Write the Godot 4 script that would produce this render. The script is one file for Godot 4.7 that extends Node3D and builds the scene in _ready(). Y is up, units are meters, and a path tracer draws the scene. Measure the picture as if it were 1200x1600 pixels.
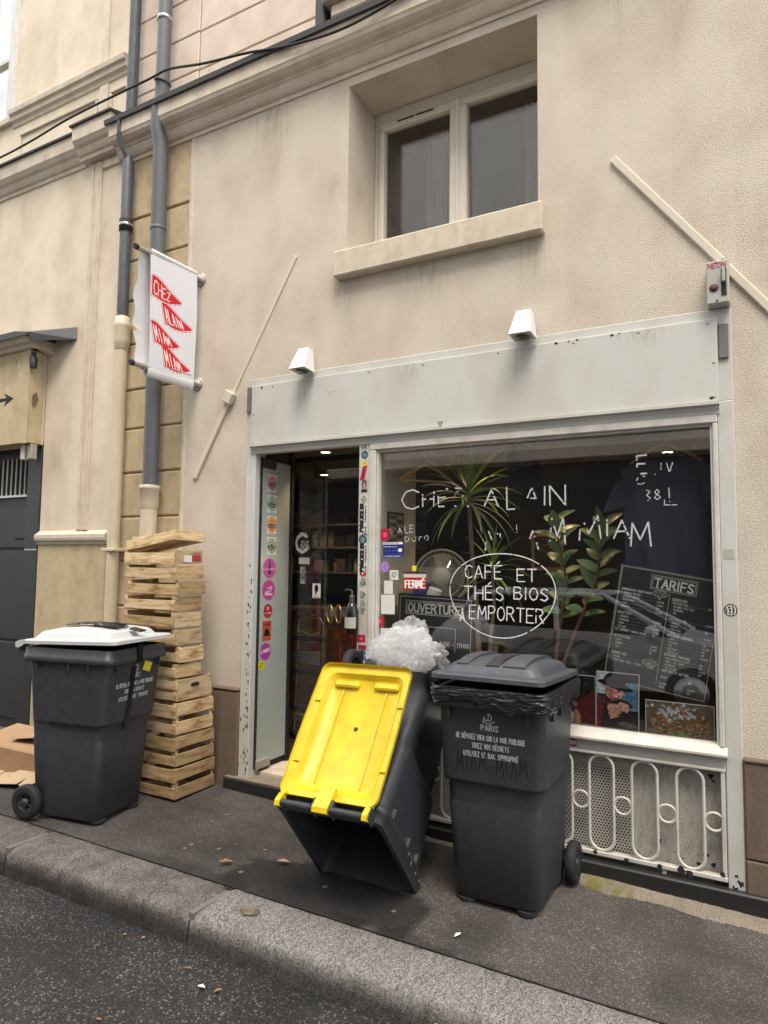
extends Node3D
# A Paris side street: a rendered shop front with wheelie bins and a stack of crates. x right, y up, +z towards the street, facade in z = 0.

var rng := RandomNumberGenerator.new()
var M := {}
var T := {}
var counts := {}
var font := {}
var worn := FastNoiseLite.new()

# ------------------------------------------------------------------ naming and nodes
func numbered(parent: Node, called: String) -> String:
	var key := str(parent.get_instance_id()) + called
	var n: int = counts.get(key, 0)
	counts[key] = n + 1
	return called if n == 0 else "%s_%03d" % [called, n]

func tag(o: Node, label := "", category := "", group := "", kind := "") -> Node:
	if label: o.set_meta("label", label)
	if category: o.set_meta("category", category)
	if group: o.set_meta("group", group)
	if kind: o.set_meta("kind", kind)
	return o

func thing(called: String, label: String, category: String, at := Vector3.ZERO, group := "") -> Node3D:
	var o := Node3D.new()
	o.name = numbered(self, called)
	o.position = at
	add_child(o, true)
	tag(o, label, category, group)
	return o

func obj(called: String, s, m: Material, parent: Node = self, xf := Transform3D.IDENTITY) -> MeshInstance3D:
	var o := MeshInstance3D.new()
	if s is SurfaceTool:
		s.generate_normals()
		o.mesh = s.commit()
	else:
		o.mesh = s
	o.material_override = m
	o.name = numbered(parent, called)
	o.transform = xf
	parent.add_child(o, true)
	return o

func struct(called: String, s, m: Material, parent: Node = self) -> MeshInstance3D:
	var o := obj(called, s, m, parent)
	if parent == self: o.set_meta("kind", "structure")
	return o

# ------------------------------------------------------------------ shapes
func S() -> SurfaceTool:
	var s := SurfaceTool.new()
	s.begin(Mesh.PRIMITIVE_TRIANGLES)
	s.set_smooth_group(-1)
	return s

func tri(s: SurfaceTool, a: Vector3, b: Vector3, c: Vector3) -> void:   # counter-clockwise seen from outside
	s.add_vertex(a); s.add_vertex(c); s.add_vertex(b)

func quad(s: SurfaceTool, a: Vector3, b: Vector3, c: Vector3, d: Vector3) -> void:
	tri(s, a, b, c); tri(s, a, c, d)

func poly(s: SurfaceTool, p: Array, out: Vector3) -> void:
	var n: Vector3 = (p[1] - p[0]).cross(p[2] - p[0])
	var q := p.duplicate()
	if n.dot(out) < 0: q.reverse()
	for i in range(1, q.size() - 1): tri(s, q[0], q[i], q[i + 1])

func box(s: SurfaceTool, c: Vector3, size: Vector3, b := Basis.IDENTITY, ch := 0.0) -> void:
	var h := size / 2
	s.set_smooth_group(-1)
	var k := minf(ch, minf(h.x, minf(h.y, h.z)) * 0.9)
	for ax in 3:
		var u := (ax + 1) % 3
		var v := (ax + 2) % 3
		for sg in [-1.0, 1.0]:
			var p := []
			for e in [[-1, -1], [1, -1], [1, 1], [-1, 1]]:
				var q := Vector3.ZERO
				q[ax] = sg * h[ax]; q[u] = e[0] * (h[u] - k); q[v] = e[1] * (h[v] - k)
				p.append(c + b * q)
			var o := Vector3.ZERO; o[ax] = sg
			poly(s, p, b * o)
			if k <= 0: continue
			for sv in [-1.0, 1.0]:      # edge between ax and u faces
				var e2 := []
				for w in [-1.0, 1.0]:
					var q := Vector3.ZERO
					q[ax] = sg * h[ax]; q[u] = sv * (h[u] - k); q[v] = w * (h[v] - k); e2.append(c + b * q)
				for w in [1.0, -1.0]:
					var q := Vector3.ZERO
					q[ax] = sg * (h[ax] - k); q[u] = sv * h[u]; q[v] = w * (h[v] - k); e2.append(c + b * q)
				var o2 := Vector3.ZERO; o2[ax] = sg; o2[u] = sv
				poly(s, e2, b * o2)
	if k > 0:
		for x in [-1.0, 1.0]: for y in [-1.0, 1.0]: for z in [-1.0, 1.0]:
			var d := Vector3(x, y, z)
			poly(s, [c + b * (d * (h - Vector3(0, k, k))), c + b * (d * (h - Vector3(k, 0, k))), c + b * (d * (h - Vector3(k, k, 0)))], b * d)

func bx(x0: float, x1: float, y0: float, y1: float, z0: float, z1: float, ch := 0.0, s: SurfaceTool = null) -> SurfaceTool:
	if s == null: s = S()
	box(s, Vector3(x0 + x1, y0 + y1, z0 + z1) / 2, Vector3(x1 - x0, y1 - y0, z1 - z0), Basis.IDENTITY, ch)
	return s

func tube(s: SurfaceTool, path: Array, r, n := 10, closed := false, caps := true) -> void:
	var m := path.size()
	var rings := []
	var up := Vector3.UP
	var prev := Vector3.ZERO
	var nx := Vector3.ZERO
	for i in m:
		var a: Vector3 = path[(i - 1 + m) % m] if closed or i > 0 else path[i]
		var b: Vector3 = path[(i + 1) % m] if closed or i < m - 1 else path[i]
		var t := (b - a).normalized()
		if i == 0:
			up = Vector3.UP if absf(t.y) < 0.9 else Vector3.RIGHT
			nx = t.cross(up).normalized()
		else:
			nx = (nx - t * nx.dot(t)).normalized()
		var ny := t.cross(nx)
		var ring := []
		var rr: float = r[i] if r is Array else r
		for k in n:
			var an := TAU * k / n
			ring.append(path[i] + (nx * cos(an) + ny * sin(an)) * rr)
		rings.append(ring)
		prev = t
	s.set_smooth_group(1)
	for i in (m if closed else m - 1):
		var A: Array = rings[i]
		var B: Array = rings[(i + 1) % m]
		for k in n:
			var k2 := (k + 1) % n
			poly(s, [A[k], A[k2], B[k2], B[k]], A[k] + A[k2] - path[i] * 2 + B[k] + B[k2] - path[(i + 1) % m] * 2)
	s.set_smooth_group(-1)
	if caps and not closed:
		poly(s, rings[0], path[0] - path[1])
		poly(s, rings[m - 1], path[m - 1] - path[m - 2])

func bar(a: Vector3, b: Vector3, r: float, n := 10) -> SurfaceTool:
	var s := S()
	tube(s, [a, b], r, n)
	return s

func lathe(s: SurfaceTool, prof: Array, n: int, at := Vector3.ZERO, b := Basis.IDENTITY) -> void:   # prof: Vector2(radius, along y)
	for i in prof.size() - 1:
		s.set_smooth_group(2 + i if absf(prof[i].x - prof[i + 1].x) > 0.0001 and absf(prof[i].y - prof[i + 1].y) < 0.0001 else 1)
		for k in n:
			var a0 := TAU * k / n
			var a1 := TAU * (k + 1) / n
			var p0: Vector2 = prof[i]
			var p1: Vector2 = prof[i + 1]
			var q := [Vector3(cos(a0) * p0.x, p0.y, sin(a0) * p0.x), Vector3(cos(a1) * p0.x, p0.y, sin(a1) * p0.x), Vector3(cos(a1) * p1.x, p1.y, sin(a1) * p1.x), Vector3(cos(a0) * p1.x, p1.y, sin(a0) * p1.x)]
			# outward: left of the walking direction along the profile
			var d := p1 - p0
			var am := (a0 + a1) / 2
			var o := Vector3(cos(am) * d.y, -d.x, sin(am) * d.y)
			var w := []
			for v in q:
				var vv: Vector3 = at + b * v
				if w.is_empty() or not vv.is_equal_approx(w[-1]): w.append(vv)
			if w.size() > 2 and w[0].is_equal_approx(w[-1]): w.pop_back()
			if w.size() > 2: poly(s, w, b * o)
	s.set_smooth_group(-1)

func prism(s: SurfaceTool, pts: PackedVector2Array, z0: float, z1: float, xf := Transform3D.IDENTITY) -> void:
	var ccw := not Geometry2D.is_polygon_clockwise(pts)
	var idx := Geometry2D.triangulate_polygon(pts)
	for i in range(0, idx.size(), 3):
		for zz in [[z1, 1.0], [z0, -1.0]]:
			var p := []
			for k in 3: p.append(xf * Vector3(pts[idx[i + k]].x, pts[idx[i + k]].y, zz[0]))
			poly(s, p, xf.basis * Vector3(0, 0, zz[1]))
	for i in pts.size():
		var a := pts[i]
		var b := pts[(i + 1) % pts.size()]
		var o := Vector3((b - a).y, -(b - a).x, 0) * (1.0 if ccw else -1.0)
		poly(s, [xf * Vector3(a.x, a.y, z0), xf * Vector3(b.x, b.y, z0), xf * Vector3(b.x, b.y, z1), xf * Vector3(a.x, a.y, z1)], xf.basis * o)

func loft(s: SurfaceTool, rings: Array, group := 1, closed := true, out_sign := 1.0) -> void:   # rings of equal length; outward = away from the ring centres
	s.set_smooth_group(group)
	for i in rings.size() - 1:
		var A: Array = rings[i]
		var B: Array = rings[i + 1]
		var n := A.size()
		for k in (n if closed else n - 1):
			var k2 := (k + 1) % n
			if out_sign > 0: quad(s, A[k], A[k2], B[k2], B[k])
			else: quad(s, A[k2], A[k], B[k], B[k2])
	s.set_smooth_group(-1)

func cap(s: SurfaceTool, ring: Array, out: Vector3) -> void:
	var c := Vector3.ZERO
	for p in ring: c += p
	c /= ring.size()
	for k in ring.size(): poly(s, [c, ring[k], ring[(k + 1) % ring.size()]], out)

func sheet(s: SurfaceTool, a: Vector3, b: Vector3, c: Vector3, d: Vector3, uv := Rect2(0, 0, 1, 1)) -> void:   # a bottom left, b bottom right, c top right, d top left
	var q := [a, b, c, d]
	var t := [Vector2(uv.position.x, uv.end.y), uv.end, Vector2(uv.end.x, uv.position.y), uv.position]
	for i in [0, 2, 1, 0, 3, 2]:
		s.set_uv(t[i]); s.add_vertex(q[i])

func field(s: SurfaceTool, nu: int, nv: int, f: Callable, uvs := true, group := 1) -> void:   # f(u, v) with u to the right and v up, seen from outside
	s.set_smooth_group(group)
	var P := []
	for j in nv + 1:
		for i in nu + 1: P.append(f.call(float(i) / nu, float(j) / nv))
	for j in nv:
		for i in nu:
			var k := j * (nu + 1) + i
			var q := [k, k + 1, k + nu + 2, k + nu + 1]
			for e in [0, 2, 1, 0, 3, 2]:
				if uvs: s.set_uv(Vector2(float(i + (1 if e in [1, 2] else 0)) / nu, 1.0 - float(j + (1 if e >= 2 else 0)) / nv))
				s.add_vertex(P[q[e]])
	s.set_smooth_group(-1)

func rrect(w: float, zb: float, zf: float, r: float, y: float, n := 5) -> Array:   # rounded rectangle, counter-clockwise seen from below so that loft() upwards faces out
	var out := []
	var hw := w / 2
	var cs := [[hw - r, zf - r, 0.0], [-hw + r, zf - r, PI / 2], [-hw + r, zb + r, PI], [hw - r, zb + r, 1.5 * PI]]
	for c in cs:
		for i in n + 1:
			var a: float = c[2] + PI / 2 * i / n
			out.append(Vector3(c[0] + cos(a) * r, y, c[1] + sin(a) * r))
	out.reverse()
	return out

# ------------------------------------------------------------------ materials
func srgb(r: float, g: float, b: float) -> Color:
	return Color(r, g, b).linear_to_srgb()

func mat(name_: String, r: float, g: float, b: float, rough := 0.8, o := {}) -> StandardMaterial3D:
	var m := StandardMaterial3D.new()
	m.resource_name = name_
	m.albedo_color = srgb(r, g, b)
	m.roughness = rough
	for k in o: m.set(k, o[k])
	M[name_] = m
	return m

func noise_tex(seed_: int, freq: float, lo: float, hi: float, kind := FastNoiseLite.TYPE_SIMPLEX_SMOOTH, octaves := 4, size := 512, ramp = null) -> NoiseTexture2D:
	var n := FastNoiseLite.new()
	n.noise_type = kind
	n.seed = seed_
	n.frequency = freq
	n.fractal_octaves = octaves
	n.fractal_type = FastNoiseLite.FRACTAL_FBM if octaves > 1 else FastNoiseLite.FRACTAL_NONE
	if kind == FastNoiseLite.TYPE_CELLULAR: n.cellular_return_type = FastNoiseLite.RETURN_CELL_VALUE
	var t := NoiseTexture2D.new()
	t.width = size; t.height = size
	t.seamless = true
	t.noise = n
	t.color_ramp = ramp if ramp else gradient([[0.0, lo], [1.0, hi]])
	return t

func gradient(stops: Array) -> Gradient:
	var g := Gradient.new()
	var off := PackedFloat32Array()
	var col := PackedColorArray()
	for s in stops:
		off.append(s[0])
		col.append(s[1] if s[1] is Color else Color(s[1], s[1], s[1]))
	g.offsets = off; g.colors = col
	return g

func tri_mat(m: StandardMaterial3D, tex: Texture2D, scale: Vector3, world := true) -> StandardMaterial3D:
	m.albedo_texture = tex
	m.uv1_triplanar = true
	m.uv1_world_triplanar = world
	m.uv1_scale = scale
	return m

func stain(m: StandardMaterial3D, tex: Texture2D, scale: Vector3, world := true) -> StandardMaterial3D:
	m.detail_enabled = true
	m.detail_albedo = tex
	m.detail_blend_mode = BaseMaterial3D.BLEND_MODE_MUL
	m.detail_uv_layer = BaseMaterial3D.DETAIL_UV_2
	m.uv2_triplanar = true
	m.uv2_world_triplanar = world
	m.uv2_scale = scale
	return m

func relief(m: StandardMaterial3D, tex: Texture2D, cm: float) -> StandardMaterial3D:
	m.heightmap_enabled = true
	m.heightmap_texture = tex
	m.heightmap_scale = cm
	return m

func make_materials() -> void:
	T.grain = noise_tex(1, 0.09, 0.78, 1.0, FastNoiseLite.TYPE_SIMPLEX_SMOOTH, 3, 512)
	T.grain_h = noise_tex(2, 0.10, 0.0, 1.0, FastNoiseLite.TYPE_SIMPLEX_SMOOTH, 3, 512)
	T.pebble = noise_tex(3, 0.075, 0.0, 1.0, FastNoiseLite.TYPE_SIMPLEX_SMOOTH, 2, 512, gradient([[0.0, 0.55], [0.30, 0.80], [0.46, 0.96], [1.0, 1.0]]))
	T.pebble_h = noise_tex(3, 0.075, 0.0, 1.0, FastNoiseLite.TYPE_SIMPLEX_SMOOTH, 2, 512)
	T.cloud = noise_tex(4, 0.008, 0.0, 1.0, FastNoiseLite.TYPE_SIMPLEX_SMOOTH, 5, 512, gradient([[0.0, Color(0.93, 0.92, 0.895)], [0.4, Color(0.98, 0.975, 0.97)], [0.6, Color(1, 1, 1)], [1.0, Color(0.965, 0.955, 0.94)]]))
	T.dirt = noise_tex(5, 0.012, 0.0, 1.0, FastNoiseLite.TYPE_SIMPLEX_SMOOTH, 5, 512, gradient([[0.0, Color(0.88, 0.87, 0.85)], [0.2, Color(0.945, 0.935, 0.925)], [0.5, Color(0.98, 0.975, 0.97)], [0.75, Color(1, 1, 1)], [1.0, Color(1, 0.995, 0.985)]]))
	T.streak = noise_tex(6, 0.02, 0.0, 1.0, FastNoiseLite.TYPE_SIMPLEX_SMOOTH, 4, 512, gradient([[0.0, Color(0.86, 0.85, 0.83)], [0.3, Color(0.95, 0.945, 0.935)], [0.6, Color(1, 1, 1)], [1.0, Color(1, 1, 1)]]))
	T.wet = noise_tex(7, 0.006, 0.0, 1.0, FastNoiseLite.TYPE_SIMPLEX_SMOOTH, 5, 512, gradient([[0.0, 0.72], [0.45, 0.9], [0.6, 1.0], [1.0, 1.0]]))
	var agg := gradient([[0.0, 0.42], [0.45, 0.49], [0.70, 0.54], [0.88, 0.63], [0.96, 0.80], [1.0, Color(0.98, 0.95, 0.90)]])
	T.agg = noise_tex(8, 0.17, 0.0, 1.0, FastNoiseLite.TYPE_CELLULAR, 1, 1024, agg)
	T.agg_h = noise_tex(8, 0.17, 0.0, 1.0, FastNoiseLite.TYPE_CELLULAR, 1, 1024)
	T.granite = noise_tex(9, 0.14, 0.0, 1.0, FastNoiseLite.TYPE_CELLULAR, 1, 512, gradient([[0.0, 0.42], [0.3, 0.62], [0.6, 0.78], [0.85, 0.92], [1.0, 1.0]]))
	T.wood = noise_tex(10, 0.012, 0.0, 1.0, FastNoiseLite.TYPE_SIMPLEX_SMOOTH, 5, 512, gradient([[0.0, Color(0.70, 0.60, 0.49)], [0.35, Color(0.91, 0.865, 0.80)], [0.6, Color(1, 0.98, 0.95)], [1.0, Color(0.93, 0.88, 0.8)]]))
	T.scuff = noise_tex(11, 0.015, 0.0, 1.0, FastNoiseLite.TYPE_SIMPLEX_SMOOTH, 5, 512, gradient([[0.0, 0.86], [0.5, 0.95], [0.72, 1.0], [1.0, 1.0]]))
	T.rough = noise_tex(12, 0.02, 0.0, 1.0, FastNoiseLite.TYPE_SIMPLEX_SMOOTH, 4, 256, gradient([[0.0, 0.55], [1.0, 1.0]]))
	# building
	var w := mat("render", 0.72, 0.642, 0.537, 0.95)
	stain(relief(tri_mat(w, T.pebble, Vector3.ONE * 3.4), T.pebble_h, 0.2), T.dirt, Vector3(0.36, 0.26, 0.36))
	w = mat("smooth_render", 0.70, 0.625, 0.505, 0.9)
	stain(relief(tri_mat(w, T.cloud, Vector3.ONE * 0.5), T.grain_h, 0.06), T.dirt, Vector3(0.3, 0.12, 0.3))
	w = mat("pink_render", 0.70, 0.605, 0.52, 0.9)
	stain(relief(tri_mat(w, T.cloud, Vector3.ONE * 0.5), T.grain_h, 0.05), T.dirt, Vector3(0.4, 0.2, 0.4))
	w = mat("moulding", 0.65, 0.58, 0.485, 0.85)
	stain(relief(tri_mat(w, T.cloud, Vector3.ONE * 1.4), T.grain_h, 0.05), T.dirt, Vector3(0.7, 0.5, 0.7))
	w = mat("block", 0.54, 0.44, 0.285, 0.85)
	stain(relief(tri_mat(w, T.cloud, Vector3.ONE * 1.3), T.grain_h, 0.07), T.dirt, Vector3(1.1, 0.5, 1.1))
	w = mat("yellow_paint", 0.52, 0.43, 0.27, 0.8)
	stain(relief(tri_mat(w, T.cloud, Vector3.ONE * 1.3), T.grain_h, 0.06), T.dirt, Vector3(0.7, 0.35, 0.7))
	w = mat("stone_plinth", 0.205, 0.15, 0.11, 0.85)
	stain(relief(tri_mat(w, T.grain, Vector3(3.0, 0.9, 3.0)), T.grain_h, 0.08), T.dirt, Vector3(1.4, 0.7, 1.4))
	w = mat("sill_stone", 0.63, 0.55, 0.45, 0.85)
	stain(relief(tri_mat(w, T.cloud, Vector3.ONE * 1.5), T.grain_h, 0.04), T.dirt, Vector3(1.2, 0.5, 1.2))
	w = mat("grey_paint", 0.55, 0.552, 0.52, 0.5)
	relief(tri_mat(w, T.cloud, Vector3(0.5, 0.3, 0.5)), T.grain_h, 0.012)
	w = mat("white_paint", 0.61, 0.60, 0.56, 0.45)
	stain(tri_mat(w, T.cloud, Vector3.ONE * 1.6), T.dirt, Vector3(1.2, 0.6, 1.2))
	w = mat("grille_panel", 0.46, 0.45, 0.405, 0.8)
	stain(relief(tri_mat(w, T.pebble, Vector3.ONE * 3.0), T.pebble_h, 0.1), T.streak, Vector3(3.0, 0.9, 3.0))
	mat("window_white", 0.66, 0.63, 0.555, 0.5)
	mat("zinc", 0.16, 0.165, 0.17, 0.55, {"metallic": 0.3})
	mat("zinc_dark", 0.045, 0.045, 0.046, 0.6)
	w = mat("lead_pipe", 0.105, 0.118, 0.14, 0.55)
	stain(w, T.streak, Vector3(6, 0.8, 6)); tri_mat(w, noise_tex(21, 0.03, 0, 1, FastNoiseLite.TYPE_SIMPLEX_SMOOTH, 4, 256, gradient([[0.0, 0.7], [0.55, 0.85], [0.8, 1.0], [1.0, Color(1, 1, 1)]])), Vector3(5, 1.2, 5))
	mat("plastic_pipe", 0.115, 0.12, 0.13, 0.5)
	w = mat("cream_pipe", 0.62, 0.545, 0.40, 0.45)
	stain(w, T.dirt, Vector3(1.2, 0.5, 1.2))
	mat("steel", 0.5, 0.5, 0.48, 0.35, {"metallic": 0.9})
	w = mat("old_steel", 0.42, 0.39, 0.34, 0.6, {"metallic": 0.4})
	stain(w, T.dirt, Vector3.ONE * 9)
	mat("black_rubber", 0.016, 0.016, 0.017, 0.75)
	mat("black_plastic", 0.018, 0.018, 0.02, 0.5)
	mat("dark", 0.02, 0.019, 0.018, 0.9)
	mat("black_cable", 0.012, 0.012, 0.013, 0.6)
	w = mat("door_black", 0.024, 0.0245, 0.026, 0.5)
	tri_mat(w, T.streak, Vector3(1.5, 0.5, 1.5))
	w = mat("black_plinth", 0.02, 0.02, 0.021, 0.5)
	tri_mat(w, T.scuff, Vector3.ONE * 2)
	mat("trunking", 0.60, 0.535, 0.44, 0.7)
	mat("white_plastic", 0.72, 0.72, 0.70, 0.4)
	mat("grey_box", 0.40, 0.40, 0.36, 0.5)
	mat("red_print", 0.42, 0.03, 0.04, 0.6)
	var im := Image.create(128, 256, false, Image.FORMAT_RGBA8)
	var sn := FastNoiseLite.new()
	sn.seed = 77; sn.frequency = 0.045; sn.fractal_octaves = 4
	for yy in 256:
		for xx in 128:
			var e := sin(PI * (xx + 0.5) / 128.0)
			var a := clampf(0.42 + 1.3 * sn.get_noise_2d(xx * 1.8, yy * 0.10), 0.0, 1.0) * pow(1.0 - yy / 256.0, 1.3) * pow(e, 1.2) * (1.0 - exp(-yy / 4.0))
			im.set_pixel(xx, yy, Color(1, 1, 1, a * 0.26))
	w = mat("runoff_stain", 0.21, 0.165, 0.115, 0.95, {"transparency": BaseMaterial3D.TRANSPARENCY_ALPHA})
	w.albedo_texture = ImageTexture.create_from_image(im)
	w.texture_repeat = false
	# ground
	w = mat("pavement_asphalt", 0.36, 0.325, 0.307, 0.86, {"vertex_color_use_as_albedo": true})
	stain(relief(tri_mat(w, T.agg, Vector3.ONE * 1.25), T.agg_h, 0.12), T.wet, Vector3.ONE * 0.33)
	w = mat("road_asphalt", 0.225, 0.205, 0.195, 0.62, {"vertex_color_use_as_albedo": true})
	T.agg_road = noise_tex(18, 0.15, 0.0, 1.0, FastNoiseLite.TYPE_CELLULAR, 1, 1024, gradient([[0.0, 0.28], [0.5, 0.37], [0.76, 0.44], [0.89, 0.6], [0.96, 0.88], [1.0, Color(1.0, 0.97, 0.92)]]))
	stain(relief(tri_mat(w, T.agg_road, Vector3.ONE * 0.85), T.agg_h, 0.22), T.wet, Vector3.ONE * 0.4)
	w = mat("kerb_granite", 0.40, 0.385, 0.365, 0.8, {"vertex_color_use_as_albedo": true})
	stain(relief(tri_mat(w, T.granite, Vector3.ONE * 3.1), T.grain_h, 0.2), T.dirt, Vector3.ONE * 1.3)
	w = mat("kerb_granite_pink", 0.305, 0.28, 0.26, 0.75, {"vertex_color_use_as_albedo": true})
	stain(relief(tri_mat(w, T.granite, Vector3.ONE * 3.3), T.grain_h, 0.2), T.dirt, Vector3.ONE * 1.5)
	w = mat("cement", 0.29, 0.25, 0.195, 0.9, {"vertex_color_use_as_albedo": true})
	stain(relief(tri_mat(w, T.pebble, Vector3.ONE * 2.4), T.pebble_h, 0.2), T.dirt, Vector3.ONE * 1.5)
	mat("mortar", 0.17, 0.155, 0.135, 0.95)
	# bins
	w = mat("bin_grey", 0.041, 0.044, 0.052, 0.45)
	relief(tri_mat(w, T.scuff, Vector3.ONE * 1.6, false), T.grain_h, 0.02)
	w = mat("lid_grey", 0.078, 0.085, 0.10, 0.4)
	relief(tri_mat(w, T.scuff, Vector3.ONE * 2.2, false), T.grain_h, 0.015)
	mat("lid_dark_band", 0.03, 0.031, 0.034, 0.5)
	w = mat("lid_yellow", 0.76, 0.57, 0.02, 0.36)
	stain(tri_mat(w, T.cloud, Vector3.ONE * 0.9, false), T.dirt, Vector3.ONE * 1.3, false)
	w = mat("lid_white", 0.53, 0.545, 0.545, 0.4)
	mat("bin_print", 0.45, 0.46, 0.47, 0.6)
	mat("scratch", 0.010, 0.010, 0.011, 0.6)
	mat("tape", 0.008, 0.008, 0.009, 0.3)
	mat("yellow_label", 0.75, 0.62, 0.03, 0.5)
	mat("bin_bag", 0.022, 0.023, 0.026, 0.24)
	w = mat("film", 0.88, 0.90, 0.92, 0.16, {"transparency": BaseMaterial3D.TRANSPARENCY_ALPHA})
	w.albedo_color.a = 0.08
	w.backlight_enabled = true; w.backlight = Color(0.7, 0.7, 0.7)
	# wood
	T.knot = noise_tex(19, 0.012, 0.0, 1.0, FastNoiseLite.TYPE_SIMPLEX_SMOOTH, 4, 512, gradient([[0.0, Color(0.66, 0.58, 0.50)], [0.15, Color(0.82, 0.77, 0.71)], [0.4, Color(0.96, 0.95, 0.93)], [0.7, Color(1, 1, 1)], [1.0, Color(0.9, 0.87, 0.83)]]))
	for i in 6:
		var k: float = [1.0, 0.86, 1.1, 0.72, 0.96, 0.80][i]
		w = mat("crate_wood_%d" % i, 0.74 * k, 0.60 * k * (0.98 + 0.01 * (i % 3)), 0.40 * k * (0.95 + 0.05 * (i % 2)), 0.75)
		tri_mat(w, T.wood, Vector3(0.35, 3.4, 3.4), false)
		w.uv1_offset = Vector3(0.17 * i, 0.31 * i, 0.23 * i)
		stain(w, T.knot, Vector3(0.7, 2.2, 2.2), false)
		w.uv2_offset = Vector3(0.37 * i, 0.21 * i, 0.53 * i)
		w = mat("old_wood_%d" % i, 0.56 * k, 0.42 * k, 0.245 * k, 0.8)
		tri_mat(w, T.wood, Vector3(0.35, 3.0, 3.0), false)
		w.uv1_offset = Vector3(0.27 * i, 0.11 * i, 0.43 * i)
		stain(w, T.knot, Vector3(0.7, 2.2, 2.2), false)
		w.uv2_offset = Vector3(0.27 * i, 0.41 * i, 0.13 * i)
	mat("cardboard", 0.40, 0.265, 0.155, 0.85)
	tri_mat(M.cardboard, T.cloud, Vector3.ONE * 2, false)
	mat("cardboard_edge", 0.5, 0.36, 0.23, 0.9)
	# interior
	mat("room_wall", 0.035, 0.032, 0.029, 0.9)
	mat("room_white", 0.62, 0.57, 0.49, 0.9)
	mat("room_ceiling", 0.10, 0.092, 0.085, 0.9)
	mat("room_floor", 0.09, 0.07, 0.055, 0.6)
	mat("counter_wood", 0.30, 0.145, 0.055, 0.55)
	tri_mat(M.counter_wood, T.wood, Vector3(0.4, 3, 3), false)
	mat("shelf_board", 0.16, 0.15, 0.14, 0.6)
	mat("light_wood", 0.50, 0.30, 0.13, 0.5)
	mat("navy_cloth", 0.030, 0.032, 0.058, 0.95, {"rim_enabled": true, "rim": 0.5})
	mat("black_cloth", 0.012, 0.012, 0.014, 0.95)
	mat("leaf_green", 0.22, 0.34, 0.10, 0.45, {"backlight_enabled": true, "backlight": Color(0.25, 0.35, 0.08)})
	mat("leaf_rubber", 0.10, 0.19, 0.075, 0.5, {"backlight_enabled": true, "backlight": Color(0.2, 0.25, 0.06)})
	mat("stem", 0.22, 0.16, 0.09, 0.8)
	mat("fan_white", 0.60, 0.58, 0.50, 0.5)
	mat("pot", 0.16, 0.07, 0.035, 0.8)
	mat("chrome", 0.65, 0.65, 0.65, 0.2, {"metallic": 1.0})
	mat("stud_metal", 0.22, 0.18, 0.11, 0.6, {"metallic": 0.4})
	mat("brass", 0.6, 0.42, 0.15, 0.3, {"metallic": 1.0})
	mat("red_metal", 0.35, 0.02, 0.02, 0.4)
	mat("blue_card", 0.03, 0.07, 0.26, 0.6)
	mat("paper", 0.72, 0.72, 0.70, 0.8)
	mat("pane", 1, 1, 1, 0.0, {"transparency": BaseMaterial3D.TRANSPARENCY_ALPHA})
	M.pane.albedo_color = Color(0, 0, 0, 0.03)
	mat("tinted_pane", 0.55, 0.72, 0.66, 0.02, {"transparency": BaseMaterial3D.TRANSPARENCY_ALPHA})
	M.tinted_pane.albedo_color.a = 0.55
	mat("jar", 0.9, 0.9, 0.9, 0.05, {"transparency": BaseMaterial3D.TRANSPARENCY_ALPHA})
	M.jar.albedo_color.a = 0.25
	mat("glass_paint", 0.74, 0.75, 0.75, 0.8)
	mat("worn_paint", 0.50, 0.51, 0.52, 0.85)
	mat("downlight_glow", 1, 0.9, 0.75, 0.5, {"emission_enabled": true, "emission": Color(1.0, 0.86, 0.65), "emission_energy_multiplier": 5.0})
	# across the street
	w = mat("far_stone", 0.72, 0.68, 0.62, 0.9)
	tri_mat(w, T.cloud, Vector3.ONE * 0.5)
	mat("far_glass", 0.03, 0.035, 0.04, 0.1)
	mat("car_paint", 0.72, 0.73, 0.75, 0.3, {"metallic": 0.0, "clearcoat_enabled": true, "clearcoat": 1.0})
	mat("car_glass", 0.012, 0.013, 0.015, 0.06)
	# small things
	mat("dry_leaf", 0.32, 0.17, 0.06, 0.8)
	mat("pink_scrap", 0.5, 0.3, 0.26, 0.8)
	mat("bottle_dark", 0.012, 0.009, 0.007, 0.15)

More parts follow.
